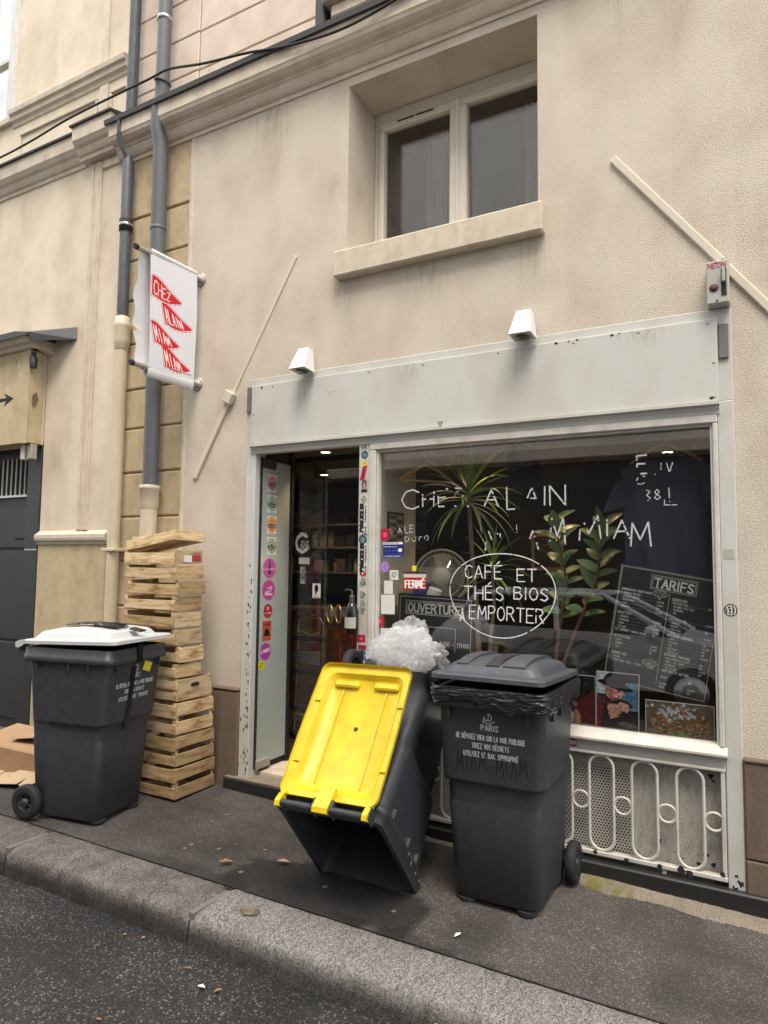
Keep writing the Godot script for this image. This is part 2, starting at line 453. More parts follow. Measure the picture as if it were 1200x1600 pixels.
# ------------------------------------------------------------------ a stroke alphabet for everything written by hand or stencilled
func make_font() -> void:
	var src := {
		"A": "0,0 .35,1 .7,0;.13,.38 .57,.38", "B": "0,0 0,1 .45,.98 .58,.78 .42,.54 0,.52;.42,.54 .64,.3 .48,.02 0,0", "C": ".66,.85 .42,1 .16,.9 0,.5 .14,.12 .42,0 .66,.16",
		"D": "0,0 0,1 .34,.96 .62,.7 .64,.36 .38,.03 0,0", "E": ".6,1 0,1 0,0 .6,0;0,.52 .48,.52", "F": ".6,1 0,1 0,0;0,.52 .46,.52", "G": ".66,.85 .42,1 .14,.88 0,.5 .14,.12 .42,0 .66,.16 .66,.45 .4,.45",
		"H": "0,0 0,1;.62,0 .62,1;0,.5 .62,.5", "I": ".1,0 .1,1", "J": ".1,.1 .28,0 .45,.12 .45,1", "K": "0,0 0,1;.6,1 0,.45 .62,0", "L": "0,1 0,0 .55,0", "M": "0,0 .08,1 .38,.3 .68,1 .78,0",
		"N": "0,0 0,1 .62,0 .62,1", "O": ".33,1 .1,.85 0,.5 .1,.15 .33,0 .56,.15 .66,.5 .56,.85 .33,1", "P": "0,0 0,1 .44,.97 .6,.74 .44,.5 0,.47", "Q": ".33,1 .1,.85 0,.5 .1,.15 .33,0 .56,.15 .66,.5 .56,.85 .33,1;.4,.25 .7,-.05",
		"R": "0,0 0,1 .44,.97 .6,.76 .44,.53 0,.5;.3,.5 .64,0", "S": ".58,.86 .34,1 .08,.88 .06,.66 .5,.4 .58,.2 .36,0 .02,.12", "T": "0,1 .7,1;.35,1 .35,0", "U": "0,1 0,.25 .14,.04 .33,0 .5,.04 .62,.25 .62,1", "V": "0,1 .33,0 .66,1",
		"W": "0,1 .18,0 .4,.7 .6,0 .8,1", "X": "0,0 .62,1;0,1 .62,0", "Y": "0,1 .32,.5 .64,1;.32,.5 .32,0", "Z": "0,1 .6,1 0,0 .62,0", "0": ".3,1 .08,.82 0,.5 .08,.18 .3,0 .52,.18 .6,.5 .52,.82 .3,1",
		"1": ".05,.75 .25,1 .25,0", "2": ".02,.8 .2,1 .45,.95 .5,.7 0,0 .56,0", "3": ".02,.9 .3,1 .5,.8 .22,.54 .54,.3 .3,0 0,.1", "4": ".42,0 .42,1 0,.3 .58,.3", "5": ".5,1 .08,1 .04,.55 .36,.6 .55,.34 .36,.02 0,.08",
		"6": ".5,.95 .2,.8 .02,.35 .2,0 .48,.14 .5,.4 .24,.52 .04,.36", "7": "0,1 .55,1 .2,0", "8": ".28,.54 .06,.75 .28,1 .5,.76 .28,.54 .02,.26 .28,0 .56,.26 .28,.54", "9": ".52,.6 .28,.45 .04,.66 .2,.98 .48,.9 .5,.5 .3,0",
		"-": ".08,.48 .5,.48", ".": ".1,0 .14,.05", ",": ".14,.1 .06,-.14", "'": ".12,1 .08,.78", "!": ".1,1 .1,.3;.1,.06 .1,0", "€": ".62,.85 .4,.98 .14,.8 .1,.5 .16,.2 .4,0 .62,.14;0,.6 .44,.6;0,.42 .4,.42", "/": "0,0 .5,1", "*": ".1,.3 .5,.7;.1,.7 .5,.3", " ": "",
	}
	for k in src:
		var strokes := []
		var wide := 0.3
		for part in src[k].split(";", false):
			var line := []
			for q in part.split(" ", false):
				var c: PackedStringArray = q.split(",")
				line.append(Vector2(float(c[0]), float(c[1])))
				wide = maxf(wide, float(c[0]))
			strokes.append(line)
		font[k] = [strokes, 0.42 if k == " " else wide if not k in "I.,'!" else 0.2]
	for e in [["É", "E", ".2,1.12 .42,1.3"], ["È", "E", ".42,1.12 .2,1.3"], ["À", "A", ".45,1.12 .25,1.3"], ["Ê", "E", ".15,1.12 .3,1.28 .45,1.12"]]:
		var base: Array = font[e[1]][0].duplicate()
		var l := []
		for q in e[2].split(" "):
			var c: PackedStringArray = q.split(",")
			l.append(Vector2(float(c[0]), float(c[1])))
		base.append(l)
		font[e[0]] = [base, font[e[1]][1]]

func text_width(txt: String, gap := 0.22) -> float:
	var w := 0.0
	for ch in txt: w += font[ch][1] + gap
	return w - gap

func strokes_of(txt: String, h: float, gap := 0.22, width := 0.0, jit := 0.0) -> Array:   # polylines in metres or pixels, origin bottom left; width > 0 stretches to fit
	var out := []
	var kx := width / (text_width(txt, gap)) if width > 0 else h
	var x := 0.0
	for ch in txt:
		var dy := rng.randf_range(-jit, jit) * h
		for l in font[ch][0]:
			var q := []
			for p in l: q.append(Vector2((x + p.x) * kx, p.y * h + dy))
			out.append(q)
		x += font[ch][1] + gap
	return out

func ribbon(s: SurfaceTool, lines: Array, org: Vector3, rx: Vector3, ry: Vector3, wd: float, wear := 0.0, step := 0.0) -> void:   # painted strokes as thin flat ribbons
	var nz := rx.cross(ry)
	for l in lines:
		for i in l.size() - 1:
			var a: Vector2 = l[i]
			var b: Vector2 = l[i + 1]
			var n := 1 if step <= 0 else maxi(1, int((b - a).length() / step))
			for k in n:
				if wear > 0:
					var pm := a.lerp(b, (k + 0.5) / n)
					var here := Vector2(org.x + pm.x, org.y + pm.y)
					if 0.5 + 0.62 * worn.get_noise_2d(here.x * 34.0, here.y * 34.0) + 0.35 * worn.get_noise_2d(here.x * 210.0, here.y * 210.0) < wear: continue
				var p := a.lerp(b, float(k) / n)
				var q := a.lerp(b, float(k + 1) / n)
				var t := (q - p).normalized()
				var w2 := wd * (1.0 if wear <= 0 else rng.randf_range(0.75, 1.15)) / 2
				var nn := Vector2(-t.y, t.x) * w2
				p -= t * w2 * 0.5; q += t * w2 * 0.5
				var c := [p - nn, q - nn, q + nn, p + nn]
				var v := []
				for e in c: v.append(org + rx * e.x + ry * e.y + nz * (0.0002 * (k % 3) + 0.0002 * (i % 4)))
				poly(s, v, nz)

# ------------------------------------------------------------------ drawing into images
func dab(im: Image, p: Vector2, r: float, c: Color) -> void:
	var k := maxi(1, roundi(r * 2))
	im.fill_rect(Rect2i(roundi(p.x - r), roundi(p.y - r), k, k), c)

func im_line(im: Image, a: Vector2, b: Vector2, wd: float, c: Color) -> void:
	var n := maxi(1, int((b - a).length() / maxf(0.7, wd * 0.4)))
	for i in n + 1: dab(im, a.lerp(b, float(i) / n), wd / 2, c)

func im_lines(im: Image, lines: Array, org: Vector2, wd: float, c: Color, turn := 0.0) -> void:   # y of the strokes goes up, of the picture down
	for l in lines:
		for i in l.size() - 1:
			im_line(im, org + Vector2(l[i].x, -l[i].y).rotated(turn), org + Vector2(l[i + 1].x, -l[i + 1].y).rotated(turn), wd, c)

func im_text(im: Image, txt: String, org: Vector2, h: float, wd: float, c: Color, turn := 0.0, width := 0.0) -> void:
	im_lines(im, strokes_of(txt, h, 0.22, width), org, wd, c, turn)

func im_poly(im: Image, pts: PackedVector2Array, c: Color) -> void:
	var lo := pts[0]
	var hi := pts[0]
	for p in pts: lo = lo.min(p); hi = hi.max(p)
	for y in range(maxi(0, int(lo.y)), mini(im.get_height(), int(hi.y) + 1)):
		var xs := []
		for i in pts.size():
			var a := pts[i]
			var b := pts[(i + 1) % pts.size()]
			if (a.y <= y + 0.5) != (b.y <= y + 0.5): xs.append(a.x + (y + 0.5 - a.y) / (b.y - a.y) * (b.x - a.x))
		xs.sort()
		for k in range(0, xs.size() - 1, 2):
			im.fill_rect(Rect2i(roundi(xs[k]), y, maxi(1, roundi(xs[k + 1] - xs[k])), 1), c)

func im_oval(im: Image, c: Vector2, r: Vector2, col: Color, turn := 0.0) -> void:
	var p := PackedVector2Array()
	for i in 28: p.append(c + (Vector2(cos(TAU * i / 28), sin(TAU * i / 28)) * r).rotated(turn))
	im_poly(im, p, col)

func picture(im: Image, name_: String, rough := 0.6) -> StandardMaterial3D:
	var m := mat(name_, 1, 1, 1, rough)
	m.albedo_color = Color.WHITE
	m.albedo_texture = ImageTexture.create_from_image(im)
	m.texture_repeat = false
	return m

# ------------------------------------------------------------------ the place
func G(x: float, z: float) -> float:
	return -0.137 - 0.026 * x - 0.02 * z

func kerb_in(x: float) -> float: return 1.015 - 0.037 * x
func kerb_out(x: float) -> float: return 1.30 - 0.035 * x

func _ready() -> void:
	rng.seed = 7
	setup_view()
	worn.seed = 31; worn.frequency = 0.35; worn.fractal_octaves = 2
	make_font()
	make_materials()
	build_ground()
	build_shop_building()
	build_shopfront()
	build_neighbour()
	build_pipes()
	build_room()
	build_window_display()
	build_wall_fittings()
	build_bins()
	build_crates()
	build_street_far_side()
	build_small_things()

func setup_view() -> void:
	var cam := Camera3D.new()
	cam.name = "camera"
	cam.fov = rad_to_deg(2.0 * atan(800.0 / 1080.0))
	cam.near = 0.05
	cam.far = 200.0
	cam.transform = Transform3D(Basis(Vector3.UP, deg_to_rad(29.291)) * Basis(Vector3.RIGHT, deg_to_rad(4.228)) * Basis(Vector3.BACK, deg_to_rad(0.663)), Vector3(0, 1.55, 3.9))
	add_child(cam)
	cam.current = true
	var we := WorldEnvironment.new()
	we.name = "daylight"
	var e := Environment.new()
	var sky := Sky.new()
	var sm := ProceduralSkyMaterial.new()
	sm.sky_top_color = Color(0.90, 0.92, 0.95)
	sm.sky_horizon_color = Color(0.86, 0.88, 0.90)
	sm.sky_curve = 0.2
	sm.ground_bottom_color = Color(0.3, 0.29, 0.28)
	sm.ground_horizon_color = Color(0.6, 0.6, 0.6)
	sm.sun_angle_max = 30.0
	sky.sky_material = sm
	e.background_mode = Environment.BG_SKY
	e.sky = sky
	e.background_energy_multiplier = 1.0
	e.tonemap_mode = Environment.TONE_MAPPER_LINEAR
	e.tonemap_exposure = 3.45
	e.sdfgi_enabled = true; e.ssao_enabled = true; e.ssil_enabled = true
	we.environment = e
	add_child(we)
	var sun := DirectionalLight3D.new()
	sun.name = "overcast_sun"
	sun.light_energy = 0.4
	sun.light_color = Color(1.0, 0.96, 0.91)
	sun.light_angular_distance = 28.0
	sun.shadow_enabled = true
	add_child(sun)
	sun.look_at_from_position(Vector3(2.5, 9.0, 4.0), Vector3(0, 0, 0))

func ground_sheet(called: String, xs: Array, zs: Callable, nz: int, h: Callable, tint: Callable, m: Material, parent: Node = self) -> MeshInstance3D:
	var s := SurfaceTool.new()
	s.begin(Mesh.PRIMITIVE_TRIANGLES)
	var P := []
	for x in xs:
		for j in nz + 1:
			var z: float = zs.call(x, float(j) / nz)
			P.append(Vector3(x, h.call(x, z), z))
	for i in xs.size() - 1:
		for j in nz:
			var k := i * (nz + 1) + j
			for q in [k, k + nz + 1, k + 1, k + 1, k + nz + 1, k + nz + 2]:
				var c: Color = tint.call(P[q])
				s.set_color(c)
				s.add_vertex(P[q])
	return struct(called, s, m, parent)

func build_ground() -> void:
	var n := FastNoiseLite.new()
	n.seed = 5; n.frequency = 1.6; n.fractal_octaves = 4
	var xs := [-40.0, -15.0, -9.0]
	var x := -6.6
	while x < 0.8: xs.append(x); x += 0.035
	xs.append_array([1.5, 4.0, 12.0, 40.0])
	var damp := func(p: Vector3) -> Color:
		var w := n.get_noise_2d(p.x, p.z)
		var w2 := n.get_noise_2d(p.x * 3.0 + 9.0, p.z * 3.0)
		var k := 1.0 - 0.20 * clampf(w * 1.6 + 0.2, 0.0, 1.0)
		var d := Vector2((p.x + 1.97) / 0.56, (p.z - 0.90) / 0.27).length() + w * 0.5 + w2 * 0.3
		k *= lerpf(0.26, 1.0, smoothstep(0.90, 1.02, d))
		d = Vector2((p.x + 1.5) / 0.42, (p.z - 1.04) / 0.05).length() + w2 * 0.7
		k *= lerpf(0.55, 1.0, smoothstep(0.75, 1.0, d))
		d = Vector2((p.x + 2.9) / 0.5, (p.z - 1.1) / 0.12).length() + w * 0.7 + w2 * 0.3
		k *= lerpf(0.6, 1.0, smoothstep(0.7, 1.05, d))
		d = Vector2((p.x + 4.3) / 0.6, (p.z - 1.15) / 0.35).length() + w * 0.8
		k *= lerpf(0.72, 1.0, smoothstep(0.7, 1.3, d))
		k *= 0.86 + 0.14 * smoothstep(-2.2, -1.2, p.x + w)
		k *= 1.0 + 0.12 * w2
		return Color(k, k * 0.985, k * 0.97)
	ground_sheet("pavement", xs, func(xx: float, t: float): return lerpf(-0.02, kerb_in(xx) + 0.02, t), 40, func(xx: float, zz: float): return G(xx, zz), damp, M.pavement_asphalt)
	var oil := func(p: Vector3) -> Color:
		var k := 1.0 + 0.35 * n.get_noise_2d(p.x * 0.5, p.z * 0.5)
		k *= lerpf(0.55, 1.0, smoothstep(0.0, 0.24, p.z - kerb_out(p.x) + 0.12 * n.get_noise_2d(p.x * 2.0, p.z * 2.0)))
		return Color(k, k, k)
	var rx := [-40.0, -15.0, -8.0]
	x = -6.0
	while x < 1.0: rx.append(x); x += 0.07
	rx.append_array([3.0, 12.0, 40.0])
	ground_sheet("road", rx, func(xx: float, t: float): return lerpf(kerb_out(xx) - 0.05, 6.9, t * t), 40, func(xx: float, zz: float): return G(xx, minf(zz, 2.5)) - 0.14 + 0.006 * n.get_noise_2d(xx * 2, zz * 2), oil, M.road_asphalt)
	# kerb: long granite blocks, each with its own worn arris
	var kerb := Node3D.new()
	kerb.name = "kerb"
	kerb.set_meta("kind", "structure")
	add_child(kerb)
	var joints := [-9.2, -7.6, -6.4, -5.1, -3.785, -2.43, -0.05, 1.4, 2.9, 4.4]
	for i in joints.size() - 1:
		var s := SurfaceTool.new()
		s.begin(Mesh.PRIMITIVE_TRIANGLES)
		var a: float = joints[i] + 0.005
		var b: float = joints[i + 1] - 0.005
		var nu := int((b - a) / 0.04)
		var prof := [[0.0, -0.30], [0.0, -0.004], [0.012, 0.006], [0.10, 0.005], [0.18, 0.003], [0.235, 0.0], [0.262, -0.008], [0.28, -0.024], [0.288, -0.05], [0.291, -0.09], [0.294, -0.13], [0.296, -0.20]]
		var P := []
		for u in nu + 1:
			var xx := lerpf(a, b, float(u) / nu)
			var endr := minf(xx - a, b - xx)
			var er := -0.012 * clampf(1.0 - endr / 0.03, 0.0, 1.0)
			var zi := kerb_in(xx)
			var wd := kerb_out(xx) - zi
			for q in prof:
				var wz := n.get_noise_3d(xx * 4.0, q[0] * 9.0, 3.0 * i) * 0.012
				var z: float = zi + q[0] / 0.28 * wd + (wz if q[0] > 0.2 else 0.0)
				P.append(Vector3(xx, G(xx, zi + q[0]) + q[1] + (er + n.get_noise_3d(xx * 6.0, q[0] * 12.0, 7.0 * i) * 0.006 if q[1] > -0.06 else 0.0), z))
		var np := prof.size()
		for u in nu:
			for v in np - 1:
				var k := u * np + v
				for q in [k, k + np, k + 1, k + 1, k + np, k + np + 1]:
					var p: Vector3 = P[q]
					var wet := n.get_noise_2d(p.x * 1.3 + 4.0, p.z * 1.3) * 0.5 + n.get_noise_2d(p.x * 5.0, p.y * 9.0 + p.z * 5.0) * 0.5
					var t := 1.0 + 0.5 * wet
					if i == 4: t *= 0.72 + 0.25 * smoothstep(-0.1, 0.2, wet)
					if i < 4: t *= 0.7
					if i == 5: t *= 1.15 - 0.35 * smoothstep(0.1, 0.3, wet)
					t *= lerpf(0.30, 1.0, smoothstep(-0.10, -0.02, p.y - G(p.x, p.z)))   # road film on the upright face
					s.set_color(Color(t, t * 0.985, t * 0.965))
					s.set_smooth_group(1)
					s.add_vertex(p)
		s.set_smooth_group(-1)
		for e in [[0, Vector3.LEFT], [nu, Vector3.RIGHT]]:
			s.set_color(Color(0.5, 0.48, 0.46))
			var ring := []
			for v in np: ring.append(P[e[0] * np + v])
			ring.append(Vector3(ring[0].x, ring[-1].y - 0.1, ring[0].z))
			cap(s, ring, e[1])
		obj("kerb_stone", s, M.kerb_granite if i in [5, 7] else M.kerb_granite_pink, kerb)
		if i < joints.size() - 2:
			var xj: float = joints[i + 1]
			var jm := S()
			box(jm, Vector3(xj, G(xj, 1.2) - 0.16, (kerb_in(xj) + kerb_out(xj)) / 2), Vector3(0.03, 0.31, 0.27))
			obj("joint_mortar", jm, M.mortar, kerb)
	var js := S()
	field(js, 260, 1, func(u: float, v: float):
		var xx := lerpf(-6.5, 2.0, u)
		var zz := kerb_in(xx) + 0.002 - v * (0.010 + 0.012 * maxf(0.0, n.get_noise_1d(xx * 9.0)))
		return Vector3(xx, G(xx, zz) + 0.0065 - 0.003 * v, zz), false)
	struct("kerb_joint", js, M.dark)
	# cement strip along the foot of the shop front, ragged towards the asphalt
	var edge := [[-2.3, 0.05], [-1.9, 0.08], [-1.5, 0.06], [-1.25, 0.10], [-1.05, 0.085], [-0.93, 0.11], [-0.77, 0.15], [-0.62, 0.115], [-0.50, 0.11], [-0.385, 0.135], [-0.27, 0.135], [-0.166, 0.12], [-0.06, 0.13], [0.2, 0.15], [0.6, 0.12], [1.2, 0.13], [2.5, 0.12]]
	var cs := SurfaceTool.new()
	cs.begin(Mesh.PRIMITIVE_TRIANGLES)
	for i in edge.size() - 1:
		for t in 6:
			var x0 := lerpf(edge[i][0], edge[i + 1][0], t / 6.0)
			var x1 := lerpf(edge[i][0], edge[i + 1][0], (t + 1) / 6.0)
			var z0: float = lerpf(edge[i][1], edge[i + 1][1], t / 6.0) + 0.012 * n.get_noise_1d(x0 * 14.0)
			var z1: float = lerpf(edge[i][1], edge[i + 1][1], (t + 1) / 6.0) + 0.012 * n.get_noise_1d(x1 * 14.0)
			for part in [[0.0, 0.5, 0.048, 0.034], [0.5, 0.88, 0.034, 0.012], [0.88, 1.0, 0.012, -0.002]]:
				var v := [Vector3(x0, 0, z0 * part[1]), Vector3(x1, 0, z1 * part[1]), Vector3(x1, 0, z1 * part[0]), Vector3(x0, 0, z0 * part[0])]
				var hs := [part[3], part[3], part[2], part[2]]
				for k in 4: v[k].y = G(v[k].x, v[k].z) + hs[k] + 0.003 * n.get_noise_2d(v[k].x * 9.0, v[k].z * 9.0)
				for q in [0, 2, 1, 0, 3, 2]:
					var p: Vector3 = v[q]
					var moss := smoothstep(0.35, 0.75, 1.0 - Vector2((p.x + 0.83) / 0.28, (p.z - 0.11) / 0.07).length() + n.get_noise_2d(p.x * 7.0, p.z * 7.0) * 0.8)
					var k := 1.0 + 0.4 * n.get_noise_2d(p.x * 3.0, p.z * 6.0)
					cs.set_color(Color(k, k, k).lerp(Color(0.62, 0.68, 0.2), moss))
					cs.add_vertex(p)
	struct("cement_strip", cs, M.cement)

# ------------------------------------------------------------------ the building that holds the shop
func moulding(s: SurfaceTool, prof: Array, x0: float, x1: float) -> void:   # prof: Vector2(z, y) from the bottom up, run along x
	for i in prof.size() - 1:
		var a: Vector2 = prof[i]
		var b: Vector2 = prof[i + 1]
		poly(s, [Vector3(x0, a.y, a.x), Vector3(x1, a.y, a.x), Vector3(x1, b.y, b.x), Vector3(x0, b.y, b.x)], Vector3(0, -(b.x - a.x), b.y - a.y))
	for e in [[x0, Vector3.LEFT], [x1, Vector3.RIGHT]]:
		var ring := []
		for p in prof: ring.append(Vector3(e[0], p.y, p.x))
		ring.append(Vector3(e[0], prof[-1].y, -0.05)); ring.append(Vector3(e[0], prof[0].y, -0.05))
		cap(s, ring, e[1])

func build_shop_building() -> void:
	var b := thing("shop_building", "beige roughcast building with a shop on the ground floor and a deep upper window", "building")
	var s := S()
	for r in [[-3.99, -3.345, -0.5, 2.89], [-0.15, 7.0, -0.5, 2.89], [-3.99, 7.0, 2.89, 3.675], [-3.99, -2.506, 3.675, 4.89], [-1.16, 7.0, 3.675, 4.89], [-3.99, 7.0, 4.89, 5.26]]:
		bx(r[0], r[1], r[2], r[3], -0.42, 0.0, 0.0, s)
	obj("wall", s, M.render, b)
	# upper storey: flat courses with sunk joints; the shop's own upper wall
	var courses := []
	var y := 5.26
	var first := 5.555
	while y < 9.2:
		courses.append([y, first])
		y = first + 0.008; first = y + 0.325
	for c in courses:
		for span in [[-4.80, -3.99], [-3.982, -2.79], [-2.782, -1.2], [-1.19, 1.2], [1.21, 7.0]]:
			var q := S()
			bx(span[0], span[1], c[0], c[1], -0.40, -0.03 if span[0] > -3.99 else -0.02, 0.006, q)
			obj("upper_block", q, M.pink_render, b)
	obj("joint_backing", bx(-4.79, 6.9, 5.26, 9.2, -0.36, -0.045), M.pink_render, b)
	# rusticated pilaster at the party wall
	var gy := [-0.2, 0.454, 0.816, 1.178, 1.54, 1.902, 2.264, 2.63, 2.96, 3.35, 3.73, 4.075, 4.44, 4.98]
	for i in gy.size() - 1:
		obj("pilaster_block", bx(-4.83, -4.015, gy[i] + 0.007, gy[i + 1] - 0.007, -0.30, -0.004 - 0.002 * (i % 2), 0.009), M.block, b)
	obj("pilaster_backing", bx(-4.82, -4.02, -0.3, 4.98, -0.28, -0.024), M.block, b)
	obj("pilaster_bead", bx(-4.015, -3.975, -0.3, 4.98, -0.1, 0.006, 0.006), M.moulding, b)
	# cornice with its zinc flashing
	var cp := [Vector2(0.0, 4.955), Vector2(0.012, 4.955), Vector2(0.014, 4.985), Vector2(0.03, 4.99), Vector2(0.045, 5.005), Vector2(0.058, 5.03), Vector2(0.064, 5.055), Vector2(0.075, 5.06), Vector2(0.08, 5.075), Vector2(0.115, 5.085), Vector2(0.14, 5.105), Vector2(0.15, 5.13), Vector2(0.155, 5.135), Vector2(0.157, 5.245), Vector2(-0.05, 5.27)]
	s = S()
	moulding(s, cp, -4.83, 7.0)
	obj("cornice", s, M.moulding, b)
	s = S()
	moulding(s, [Vector2(0.13, 5.240), Vector2(0.182, 5.236), Vector2(0.186, 5.275), Vector2(-0.04, 5.335)], -4.86, 7.0)
	obj("zinc_flashing", s, M.zinc_dark, b)
	s = S()
	bx(-2.62, -1.05, 5.36, 5.47, -0.03, 0.10, 0.02, s); bx(-2.66, -1.02, 5.47, 5.53, -0.03, 0.15, 0.01, s)
	obj("moulded_ledge", s, M.moulding, b)
	for x in [-2.70, -0.97]: obj("ledge_bracket", bx(x - 0.04, x + 0.04, 5.33, 5.62, -0.03, 0.11, 0.01), M.zinc_dark, b)
	# stone plinths
	var pl := obj("stone_plinth", bx(-3.60, -3.345, -0.4, 0.62, -0.1, 0.03, 0.012), M.stone_plinth, b)
	obj("plinth_coping", bx(-3.605, -3.345, 0.62, 0.645, -0.1, 0.036, 0.01), M.stone_plinth, pl)
	for r in [[-0.15, 0.52, -0.5, 0.14], [-0.15, 0.52, 0.144, 0.60], [0.525, 1.4, -0.5, 0.14], [0.525, 1.4, 0.144, 0.60]]:
		obj("stone_plinth", bx(r[0] + 0.002, r[1], r[2], r[3], -0.1, 0.026, 0.008), M.stone_plinth, b)
	obj("plinth_coping", bx(-0.148, 7.0, 0.60, 0.622, -0.1, 0.034, 0.008), M.stone_plinth, b)
	# the upper window, set deep
	obj("window_sill", bx(-2.575, -1.117, 3.495, 3.676, -0.40, 0.075, 0.01), M.sill_stone, b)
	var w := obj("window", bx(-2.506, -1.16, 4.80, 4.89, -0.44, -0.365, 0.006), M.window_white, b)
	for r in [[-2.506, -2.468, 3.67, 4.80, -0.44, -0.365], [-1.20, -1.16, 3.67, 4.80, -0.44, -0.365], [-2.468, -1.20, 3.67, 3.73, -0.44, -0.365]]:
		obj("frame", bx(r[0], r[1], r[2], r[3], r[4], r[5], 0.006), M.window_white, w)
	for r in [[-2.466, -1.835], [-1.829, -1.202]]:
		var q := S()
		bx(r[0], r[1], 4.745, 4.797, -0.425, -0.352, 0.008, q); bx(r[0], r[1], 3.733, 3.80, -0.425, -0.352, 0.008, q)
		bx(r[0], r[0] + (0.042 if r[0] < -2 else 0.062), 3.80, 4.745, -0.425, -0.353, 0.008, q); bx(r[1] - (0.062 if r[0] < -2 else 0.036), r[1], 3.80, 4.745, -0.425, -0.353, 0.008, q)
		obj("sash", q, M.window_white, w)
		obj("pane", bx(r[0] + 0.034, r[1] - 0.034, 3.795, 4.75, -0.396, -0.390), M.pane, w)
		obj("inner_pane", bx(r[0] + 0.034, r[1] - 0.034, 3.795, 4.75, -0.416, -0.410), M.pane, w)
	obj("sash_rebate", bx(-1.845, -1.819, 3.735, 4.795, -0.36, -0.342, 0.006), M.window_white, w)
	var vent := S()
	bx(-2.32, -2.0, 4.757, 4.782, -0.352, -0.34, 0.004, vent)
	obj("air_vent", vent, M.window_white, w)
	vent = S()
	for k in 2: bx(-2.305 + 0.15 * k, -2.165 + 0.15 * k, 4.763, 4.776, -0.341, -0.3385, 0.0, vent)
	obj("vent_slot", vent, M.dark, w)
	for q in [[-2.50, 0.22, 0.55], [-1.20, 0.25, 0.5], [-1.9, 0.5, 0.35], [-0.70, 0.16, 0.6], [-0.35, 0.3, 0.5]]:
		drip(b, Vector3(q[0], 3.49 if q[0] < -1.0 else 4.95, 0.0015), q[1], q[2])
	drip(b, Vector3(-3.2, 4.95, 0.0017), 0.5, 0.45)
	drip(b, Vector3(0.35, 4.95, 0.0016), 0.7, 0.8)
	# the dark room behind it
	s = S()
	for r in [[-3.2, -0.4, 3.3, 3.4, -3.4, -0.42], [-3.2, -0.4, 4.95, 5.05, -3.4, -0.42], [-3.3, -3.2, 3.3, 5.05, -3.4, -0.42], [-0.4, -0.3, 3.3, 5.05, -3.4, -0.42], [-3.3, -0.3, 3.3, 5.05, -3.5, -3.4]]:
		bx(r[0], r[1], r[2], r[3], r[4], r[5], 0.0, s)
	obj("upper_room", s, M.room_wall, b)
	var cu := S()
	field(cu, 40, 1, func(u: float, v: float): return Vector3(-2.16 + 0.16 * u, 3.75 + 1.0 * v, -0.55 + 0.018 * sin(u * 26.0)), false)
	obj("curtain", cu, M.shelf_board, b)
	cu = S()
	field(cu, 40, 1, func(u: float, v: float): return Vector3(-1.42 + 0.2 * u, 3.75 + 1.0 * v, -0.58 + 0.018 * sin(u * 30.0)), false)
	obj("curtain", cu, M.shelf_board, b)

